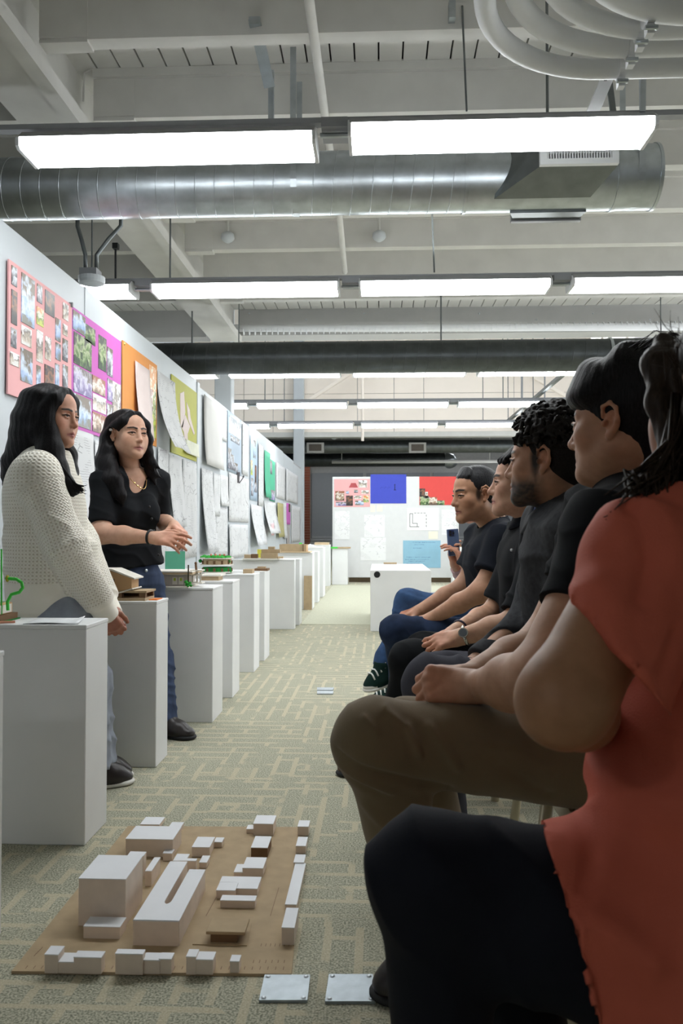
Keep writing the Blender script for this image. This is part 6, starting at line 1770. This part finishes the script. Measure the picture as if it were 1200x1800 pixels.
# ---------------------------------------------------------------- bearded man with curly hair in charcoal jacket
f = unit(V3(-.90, .43, .0)); bf = unit(V3(-.93, .3, 0)); lt = np.cross(bf, Z)
hd = Head(at(961, 811, 2.36), f, 1.08)
N = at(992, 898, 2.41); che = at(1000, 1000, 2.38); pel = at(1030, 1200, 2.42)
sl, sr = at(1022, 944, 2.19), at(966, 930, 2.60)
el_, wl = at(985, 1130, 2.18), at(880, 1168, 2.24)
er, wr = at(930, 1088, 2.56), at(846, 1158, 2.42)
parts = hd.face((.50, .275, .175), N, .057, .0027, lips=(.36, .15, .12), blush=.05, beard=((.017, .011, .008), 1.0), fade=(.03, .022, .018), brow=(.02, .015, .012))
parts += [limb_core([(pel, che, .12, .12), (che, N, .10, .05), (sl, sr, .05, .05)], SK_C)]
parts.append(arm_part(el_ + Z * .1, el_, wl, (-.97, .1, -.12), (0, .3, -.9), -1, (.54, .30, .19), (.045, .042, .028), .004, 1.02, .9, curl=((.5, .8, .4),) * 4, thumb=(.15, .1, .1)))
parts.append(arm_part(er + Z * .1, er, wr, (-.85, -.25, -.35), (0, -.3, -.9), 1, (.54, .30, .19), (.045, .042, .028), .004, 1.02, .9, curl=((.5, .8, .4),) * 4, thumb=(.2, .2, .1)))
m3_ = person(parts, 'bearded seated man with black curly hair in a charcoal jacket', (pel[0], pel[1], 0))
hd.eyes(m3_, (0, 0))
F = Field(*box_of([pel, che, N], .24), .007)
torso(F, pel, che, N, sl - lt * .0, sr, bf, .95, .014); F.add(cap(N - Z * .03, N + unit(hd.c - N) * .022 , .072, .070), .03); F.sub(cap(N + unit(hd.c - N) * .005, hd.c, .063), .008)
F.cut(che - Z * .22, -Z)
cloth('plaid_shirt', F, PLAID, m3_, .003, 40, (0, 0, 1), 61)
F = Field(*box_of([pel, che, N, sl, sr, el_, er, wl, wr], .22), .0065)
torso(F, pel, che - bf * .01, N - bf * .015, sl, sr, bf, 1.03, .034, .01)
for s_, e_, w_ in ((sl, el_, wl), (sr, er, wr)):
    F.add(cap(s_, e_, .066, .058), .04); F.add(con(e_, w_ + (w_ - e_) * .06, .057, .047), .04)
F.add(cap(N - Z * .03 - bf * .02, N - bf * .03 + Z * .02, .082, .078), .03)
F.sub(cap(N - Z * .01 + bf * .02, hd.c + bf * .05, .072), .01)
for u in np.linspace(0, 1, 6): F.sub(cap(che + bf * .09 + Z * (.15 - .42 * u), che + bf * .3 + Z * (.15 - .42 * u), .045 - .03 * u), .01)
jk = cloth('jacket', F, JACK, m3_, .007, 30, (.6, 0, 1), 62)
collar(jk, N + Z * .014, bf, .100, JACK, .024, .07, 2.3, out=.026)
collar(m3_, N + Z * .030 + bf * .004, bf, .074, PLAID, .024, .05, 2.7, name='shirt_collar')
legs(m3_, 'trousers', CHAR, [at(1005, 1215, 2.26), at(1000, 1200, 2.56)], [at(752, 1203, 2.30), at(774, 1188, 2.60)], [V3(.21, 2.48, .09), V3(.21, 2.76, .09)], (.094, .070, .056), .005, 63, kneefold=1, pel=pel)
for y_ in (2.5, 2.78): shoe(m3_, V3(.27, y_, 0), V3(.02, y_ + .02, 0), LEATH, SOLEB)
F = Field((-.13, -.15, -.11), (.13, .14, .17), .0034)
F.add(ell((0, -.022, .040), (.0800, .1000, .0870)), .01); F.add(ell((0, -.046, -.004), (.0690, .0725, .0700)), .03)
F.sub(ell((0, .120, -.02), (.080, .074, .086)), .010)
for q_ in (-1, 1): F.sub(ell((q_ * .086, -.006, -.022), (.022, .026, .042)), .012); F.sub(ell((q_ * .076, .066, -.03), (.03, .045, .06)), .015); pass
for q_ in (-1, 1): F.sub(ell((q_ * .080, .028, -.048), (.030, .042, .056)), .015)
rr_ = random.Random(5)
for i in range(430):
    th_, ph_ = rr_.uniform(0, 2 * pi), rr_.uniform(-.05, pi / 2)
    n_ = V3(cos(ph_) * cos(th_), cos(ph_) * sin(th_), sin(ph_)); p = V3(0, -.020, .040) + n_ * [.084, .100, .094]
    if p[1] > .062 and p[2] < .085: continue
    if p[2] < .03 and p[1] > .02: continue
    if p[2] < .045: p = p - n_ * .008
    t1 = unit(np.cross(n_, [rr_.uniform(-1, 1), rr_.uniform(-1, 1), rr_.uniform(-1, 1)])); t2 = np.cross(n_, t1); R_ = rr_.uniform(.006, .011)
    lift = rr_.uniform(.0, .012)
    Q = [p + n_ * (lift + .004 * j) + (t1 * cos(j * 1.5) + t2 * sin(j * 1.5)) * R_ for j in range(5)]
    for a, b in zip(Q[:-1], Q[1:]): F.add(cap(a, b, .0042), .003)
hd.hair_obj(F, m3_, HAIRC)

# ---------------------------------------------------------------- person in black T-shirt and khaki trousers
f = unit(V3(-.78, .62, -.02)); bf = unit(V3(-.95, .2, 0))
hd = Head(at(1092, 746, 1.76), f, 1.06)
N = at(1112, 862, 1.80); che = at(1128, 985, 1.80); pel = at(1120, 1330, 1.82)
sl, sr = at(1075, 935, 1.60), at(1062, 905, 2.02)
el_, wl = at(950, 1195, 1.47), at(838, 1207, 1.63)
er, wr = at(955, 1130, 1.98), at(822, 1193, 1.80)
parts = hd.face((.48, .26, .165), N, .058, .0025, lips=(.34, .13, .11), blush=.12, brow=(.02, .015, .012), wide=1.06)
parts += [limb_core([(pel, che, .13, .13), (che, N, .10, .05), (sl, sr, .05, .05)], SK_E)]
parts.append(arm_part(sl, el_, wl, (-.985, .12, .03), (.05, .75, -.65), -1, (.54, .31, .20), (.060, .054, .030), .0036, 1.06, .4, curl=((1.0, 1.35, .8), (1.05, 1.35, .8), (1.1, 1.3, .8), (1.1, 1.3, .8)), thumb=(.1, .45, .25), spread=.03))
parts.append(arm_part(sr, er, wr, (-.9, -.3, .0), (.0, -.8, -.5), 1, (.54, .31, .20), (.056, .050, .030), .004, 1.04, .4, curl=((1.0, 1.2, .7),) * 4, thumb=(.1, .4, .2)))
m4_ = person(parts, 'seated person in black T-shirt and khaki trousers with dark tied-back hair', (pel[0], pel[1], 0))
hd.eyes(m4_, (0, 0))
F = Field(*box_of([pel, che, N, sl, sr, el_], .25), .0055)
torso(F, pel, che, N, sl, sr, bf, 1.06, .024, .03)
for s_, e_ in ((sl, el_), (sr, er)): F.add(con(s_ + Z * .03, s_ + (e_ - s_) * .56, .074, .072), .05)
F.sub(cap(N, hd.c, .070), .008)
F.add(cap(N, N, .0), .0)
cloth('t_shirt', F, BLK, m4_, .005, 30, (.6, 0, 1), 71)
kN = at(660, 1300, 1.60); hN = at(1075, 1335, 1.68)
kF = at(715, 1288, 1.96); hF = at(1050, 1300, 1.94)
legs(m4_, 'trousers', KHAKI, [hN, hF], [kN, kF], [at(752, 1695, 1.70), at(800, 1560, 2.06)], (.104, .076, .052), .0016, 72, .0055, pel=at(1110, 1360, 1.82), hem=.06, post=bumps([
    ([at(676, 1248, 1.54), at(716, 1282, 1.52), at(738, 1330, 1.52)], .007, .007), ([at(706, 1240, 1.54), at(756, 1284, 1.52), at(806, 1352, 1.53)], .008, .007),
    ([at(640, 1262, 1.54), at(664, 1290, 1.52)], .006, .005), ([at(590, 1320, 1.55), at(640, 1352, 1.52), at(700, 1368, 1.53), at(790, 1392, 1.56)], .008, -.009),
    ([at(596, 1344, 1.55), at(640, 1372, 1.53), at(690, 1392, 1.54)], .007, .007), ([at(600, 1366, 1.55), at(660, 1398, 1.53)], .007, -.006),
    ([at(820, 1300, 1.57), at(900, 1310, 1.58), at(960, 1345, 1.6)], .012, .007), ([at(880, 1340, 1.58), at(960, 1390, 1.6)], .01, -.006), ([at(640, 1420, 1.56), at(700, 1470, 1.58)], .01, .005)], True))
shoe(m4_, V3(.135, 1.74, 0), V3(-.02, 1.69, 0) + V3(-.06, 0, 0) * 0, LEATH, SOLEB, .09)
shoe(m4_, V3(.29, 2.10, 0), V3(.05, 2.06, 0), LEATH, SOLEB, .09)
F = Field((-.14, -.2, -.16), (.14, .14, .19), .0038)
F.add(ell((0, -.026, .036), (.084, .103, .094)), .01)
F.sub(ell((0, .122, -.055), (.076, .072, .096)), .010); F.sub(ell((0, .045, -.105), (.2, .10, .075)), .02)
for q_ in (-1, 1): F.sub(ell((q_ * .088, -.006, -.020), (.018, .022, .034)), .010); F.sub(ell((q_ * .074, .050, -.06), (.03, .055, .064)), .015); F.sub(ell((q_ * .084, .022, -.045), (.024, .034, .056)), .012)
F.add(cap((0, -.09, .06), (0, -.125, .03), .07, .055), .04)
F.add(cap((0, -.075, -.01), (0, -.055, -.085), .058, .034), .04)
for i in range(22):   # combed-back strands
    x = -.072 + i * .0068
    F.add(cap((x, .055 - abs(x) * .5, .095 - x * x * 7), (x * .9, -.02, .132 - x * x * 8 + .003 * (i % 3)), .010, .012), .022)
    F.add(cap((x * .9, -.02, .132 - x * x * 8 + .003 * (i % 3)), (x * .6, -.12, .095 - x * x * 4), .012, .010), .022)
F.add(cap((-.02, -.02, .135), (.01, -.10, .150), .014, .018), .02)
for i in range(15):
    x = -.070 + i * .010; y = .083 * math.sqrt(max(.05, 1 - (x / .082) ** 2))
    F.add(cap((x * .85, y - .03, .108 - x * x * 5), (x * 1.02, y - .002, .062 - x * x * 1.5), .013, .009), .035)
hd.hair_obj(F, m4_, HAIRB, .0004, 300)
st_ = MB()
for i in range(24):
    x = rnd.uniform(-.05, .05); P = [(x, rnd.uniform(-.06, .0), .128), (x + rnd.uniform(-.02, .02), rnd.uniform(-.12, -.08), .15 + rnd.uniform(-.01, .012)), (x + rnd.uniform(-.03, .03), -.16 + rnd.uniform(-.03, .03), .12 + rnd.uniform(-.03, .03))]
    st_.tube([hd.w(p)[0] for p in P], [.0012, .0009, .0003], 4)
obj('loose_strands', st_, HAIRB, m4_, smooth=True)['kind'] = 'stuff'

# ---------------------------------------------------------------- woman in coral blouse
f = unit(V3(-.60, .80, -.02)); bf = unit(V3(-.97, .2, 0)); lt = np.cross(bf, Z)
hd = Head(at(1276, 708, 1.10), f, 1.02)
N = at(1262, 876, 1.12); che = V3(.46, 1.10, .80); pel = V3(.47, 1.08, .53)
sl, sr = at(1145, 978, .99), V3(.45, 1.30, .92)
el_, wl = at(990, 1232, .90), at(1045, 1268, 1.13)
er, wr = V3(.52, 1.38, .68), V3(.43, 1.24, .62)
parts = hd.face((.42, .23, .155), N, .05, .003, female=True, blush=.12)
parts += [limb_core([(pel, che, .13, .12), (che, N, .10, .05), (sl, sr, .05, .05)], SK_E)]
parts.append(arm_part(sl, el_, wl, (.1, .98, .05), (-.3, 0, -.9), -1, (.40, .21, .115), (.057, .046, .032), .0036, .95, .15, curl=((.5, .8, .5),) * 4))
parts.append(arm_part(sr, er, wr, (-.25, -.9, -.3), (0, -.2, -.9), 1, (.42, .22, .13), (.054, .046, .028), .005, .95, .4, curl=((.5, .8, .5),) * 4))
w3 = person(parts, 'seated woman in coral blouse at the picture edge, bare arm and dark trousers', (pel[0], pel[1], 0))
hd.eyes(w3, (0, 0))
F = Field((.06, .78, .22), (.82, 1.5, 1.12), .0055)
torso(F, pel + V3(.07, 0, 0), che + V3(.06, 0, -.02), N - Z * .02, sl, sr, bf, .96, .012, .0)
F.add(con(V3(.48, 1.08, .84), V3(.465, 1.07, .62), .14, .185, bf, 1.0), .06)
F.add(con(V3(.465, 1.07, .64), V3(.47, 1.06, .24), .185, .20, bf, 1.0), .06)
F.add(cap(V3(.52, 1.0, .480), V3(.14, 1.0, .505), .113, .098), .05)     # blouse hem lying over the thigh
F.add(cap(V3(.52, 1.0, .395), V3(.18, 1.0, .455), .138, .108), .05)
F.sub(cap(N, hd.c, .064), .01)
ca, cb_ = at(958, 1480, .9), at(1042, 1799, .9); cn = np.cross(cb_ - ca, ca - _C); F.cut(ca, cn if cn[0] < 0 else -cn)
# fluttering sleeve: flared, cut on the slant, open below
d_ = unit(at(1078, 1160, .93) - sl); s0 = sl + V3(.03, .02, .03)
G = Field((.06, .78, .22), (.82, 1.5, 1.12), .0055)
G.add(cap(s0, sl, .060, .064), .03)
G.add(con(sl - d_ * .02, sl + d_ * .20, .064, .076), .03)
G.cut(at(1052, 1100, .91), unit(V3(-.80, .1, -.60)))
G.sub(con(sl + d_ * .085, sl + d_ * .24, .046, .062), .006)
hh = np.maximum(.015 - np.abs(F.f - G.f), 0) / .015; F.f = np.minimum(F.f, G.f) - hh * hh * .015 * .25
def msk(v): return (.4 + .9 * (v[:, 2] < .75))
def flow(v, q):
    n = normals(v, q)
    a = .5 + .5 * vn(v, 6., 3); r = np.abs(np.sin(v[:, 0] * 24 - v[:, 2] * 9 + 2.5 * vn(v, 6., 8)))
    lo_ = ((.78 - v[:, 2]) / .3).clip(0, 1)
    v = v + n * (.010 * lo_ * ((1 - r) ** 1.5 - .25) * a + .003 * (vn(v, 16., 12)))[:, None]
    return bumps([([at(1090, 890, .93), at(1060, 960, .9), at(1050, 1010, .9)], .011, .009), ([at(1120, 885, .93), at(1140, 980, .91), at(1120, 1050, .9)], .011, -.009), ([at(1110, 890, .93), at(1086, 960, .9)], .008, -.008),
                  ([at(1085, 1290, .9), at(1070, 1400, .88), at(1080, 1480, .88)], .012, .012), ([at(1060, 1380, .9), at(1060, 1470, .88)], .01, -.012), ([at(1100, 1300, .9), at(1098, 1420, .88), at(1072, 1520, .88)], .01, -.010),
                  ([at(962, 1490, .9), at(962, 1550, .89), at(980, 1640, .89)], .006, .006), ([at(985, 1625, .89), at(1040, 1590, .88), at(1072, 1545, .88)], .01, -.012), ([at(990, 1640, .89), at(1050, 1640, .88), at(1150, 1700, .88)], .02, .014),
                  ([at(1190, 1010, .95), at(1160, 1100, .93), at(1110, 1190, .93), at(1090, 1290, .92)], .008, -.012)], True)(v, q)
bl = cloth('blouse', F, CORAL, w3, .004, 30, (.9, .3, .3), 81, 2, part2=flow)
kN = at(757, 1532, 1.0); hN = V3(.44, 1.0, .478); aN = at(770, 1960, 1.02)
legs(w3, 'trousers', NAVY, [hN, V3(.46, 1.20, .46)], [kN, V3(.17, 1.18, .42)], [V3(.085, 1.02, .06), V3(.24, 1.2, .07)], (.100, .066, .05), .003, 82, .0055, pel=pel - Z * .03, hem=.054, ext=[(V3(.46, 1.0, .40), V3(.20, 1.0, .47), .11, .078)])
for x_, y_ in ((.14, 1.03), (.30, 1.21)): shoe(w3, V3(x_, y_, 0), V3(x_ - .22, y_ - .01, 0), LEATH, SOLEB)
F = hd.hairfield((-.2, -.22, -.34), (.2, .16, .17), .005)
F.add(ell((0, -.028, .034), (.084, .102, .092)), .01)
F.sub(ell((0, .112, -.035), (.074, .070, .100)), .012); F.sub(ell((-.05, .09, -.05), (.04, .06, .08)), .02); F.sub(ell((.05, .09, -.05), (.04, .06, .08)), .02)
lock(F, [(-.03, .068, .09), (-.064, .058, .055), (-.078, .046, .0), (-.082, .016, -.08), (-.088, .0, -.15)], [.012, .014, .012, .020, .02])
lock(F, [(.03, .068, .09), (.064, .05, .045), (.08, .03, -.02), (.088, .01, -.10)], [.02, .020, .022, .028])
for i in range(10):
    a = radians(95 + i * 19); x, y = .080 * sin(a), .094 * cos(a) - .03
    lock(F, [(x * .8, y * .85, .06), (x, y, -.02), (x * 1.1, y - .006, -.12), (x * 1.25, y * 1.0 - .0, -.20), (x * 1.3, y + .01, -.28)], [.03, .036, .034, .03, .012])
hd.hair_obj(F, w3, HAIRD, .0008)
st_ = MB()
for i in range(70):     # strands falling over the near shoulder
    x0 = rnd.uniform(1175, 1215); y0 = rnd.uniform(690, 800)
    a, b, c, d = at(x0, y0, 1.06), at(x0 - rnd.uniform(0, 25), y0 + 70, 1.03), at(1150 + rnd.uniform(-55, 40), 850 + rnd.uniform(-25, 15), 1.0), at(1120 + rnd.uniform(-60, 60), 890 + rnd.uniform(-20, 60), .96)
    st_.tube([a, b, c, d], [.0022, .0022, .0018, .0005], 5)
for i in range(14):
    a, b, c = at(1196 + rnd.uniform(-8, 10), 640 + rnd.uniform(-60, 60), 1.04), at(1182 + rnd.uniform(-14, 10), 580 + rnd.uniform(-30, 90), 1.04), at(1170 + rnd.uniform(-30, 20), 550 + rnd.uniform(-20, 120), 1.05)
    st_.tube([a, b, c], [.0006, .0005, .0002], 4)
obj('loose_strands', st_, HAIRD, w3, smooth=True)['kind'] = 'stuff'

# ---------------------------------------------------------------- woman holding a phone, mostly hidden behind the man in the black T-shirt
f = unit(V3(-.97, .1, 0)); bf = f
hd = Head(at(846, 884, 4.55), f, .95)
N = at(862, 925, 4.58); che = at(868, 985, 4.58); pel = at(890, 1085, 4.6)
sl, sr = at(872, 945, 4.40), at(868, 945, 4.76)
el_, wl = at(850, 1035, 4.38), at(814, 990, 4.40)
er, wr = at(830, 1040, 4.66), at(799, 993, 4.46)
parts = hd.face(SK_B, N, .045, .004, female=True)
parts += [limb_core([(pel, che, .11, .11), (che, N, .08, .045), (sl, sr, .045, .045)], SK_B)]
pc = at(795, 952, 4.42)
parts.append(arm_part(el_ + Z * .1, el_, wl, (-.45, .05, .88), (-.75, .2, -.5), -1, SK_B, (.04, .038, .024), .004, .92, .9, curl=((.5, .5, .3), (.55, .6, .3), (.6, .6, .3), (.65, .6, .3)), thumb=(.2, .3, .1), spread=.05))
parts.append(arm_part(er + Z * .1, er, wr, (-.35, -.25, .9), (.8, -.3, .3), 1, SK_B, (.04, .038, .024), .004, .92, .9, curl=((.6, .8, .3), (.65, .8, .3), (.7, .8, .3), (.7, .8, .3)), thumb=(.2, .3, .1), spread=.05))
w4 = person(parts, 'woman holding up a phone, hidden behind the man in black T-shirt', (pel[0], pel[1], 0))
PINKC = clothmat('dusty_pink_knit', srgb(200, 168, 170))
F = Field(*box_of([pel, che, N, sl, sr, el_, er, wl, wr], .2), .008)
torso(F, pel, che, N, sl, sr, bf, .85, .02)
for s_, e_, w_ in ((sl, el_, wl), (sr, er, wr)): F.add(cap(s_, e_, .055, .05), .04); F.add(con(e_, w_ - (w_ - e_) * .08, .05, .040), .03)
F.sub(cap(N, hd.c, .055), .01)
cloth('pink_sweater', F, PINKC, w4, .004, 30, (.5, 0, 1), 91)
legs(w4, 'grey_jeans', JEANL, [at(880, 1075, 4.5), at(878, 1075, 4.7)], [at(765, 1062, 4.5), at(770, 1060, 4.72)], [V3(.11, 4.5, .09), V3(.18, 4.74, .09)], (.08, .06, .05), .004, 92, .009, pel=pel - Z * .02)
for x_, y_ in ((.15, 4.50), (.22, 4.74)): shoe(w4, V3(x_, y_, 0), V3(x_ - .245, y_ - .04, 0), CANV, RUBW, .085, laces=LACE, cap_m=RUBW)
F = hd.hairfield((-.15, -.18, -.4), (.15, .14, .15), .006)
F.add(ell((0, -.028, .034), (.083, .101, .091)), .01); F.sub(ell((0, .112, -.035), (.074, .070, .100)), .012)
for i in range(9):
    a = radians(88 + i * 23); x, y = .080 * sin(a), .094 * cos(a) - .02
    lock(F, [(x * .8, y * .85, .06), (x, y, -.02), (x * 1.1, y, -.14), (x * 1.15, y + .03, -.24), (x * 1.1, y + .05, -.33)], [.03, .034, .032, .028, .012])
hd.hair_obj(F, w4, HAIRN, .0015)
# the phone
PHB = mat('blue_grey_glass', srgb(104, 122, 158), .2, .3)
a = at(786, 930, 4.41); b = at(807, 977, 4.41)
ph = thing('phone', 'blue-grey phone with camera block held up by the hidden woman', 'phone', ((a[0] + b[0]) / 2, 4.415, b[2]))
RT = Euler((0, radians(-4), radians(8)))
obj('case', MB().box((a[0], 4.405, b[2]), (b[0], 4.415, a[2]), bev=.003, rot=RT), PHB, ph)
obj('bumper', MB().box((a[0] - .001, 4.4145, b[2] - .001), (b[0] + .001, 4.419, a[2] + .001), bev=.002, rot=RT), mat('clear_bumper', srgb(214, 216, 220), .2), ph)
cb = obj('camera_block', MB().box((a[0] + .004, 4.401, a[2] - .036), (a[0] + .034, 4.405, a[2] - .005), bev=.002), mat('dark_blue_glass', srgb(52, 60, 92), .15), ph)
for dx, dz in ((.011, .012), (.011, .027), (.026, .019)):
    obj('lens', MB().tube([(a[0] + .004 + dx, 4.3985, a[2] - .003 - dz), (a[0] + .004 + dx, 4.402, a[2] - .003 - dz)], .0062, 14), BLACK, cb)

# chairs under the sitters
for x, y, lab in [(.60, 3.86, 'cream chair under the man with greying hair'), (.62, 3.14, 'cream chair under the young man in polo shirt'), (.63, 2.42, 'cream chair under the bearded man'),
                  (.57, 1.78, 'cream chair whose seat edge shows under the khaki thigh'), (.53, 1.17, 'cream chair under the woman in coral blouse'), (.72, 4.6, 'cream chair under the woman with the phone')]:
    chair(x, y, lab)
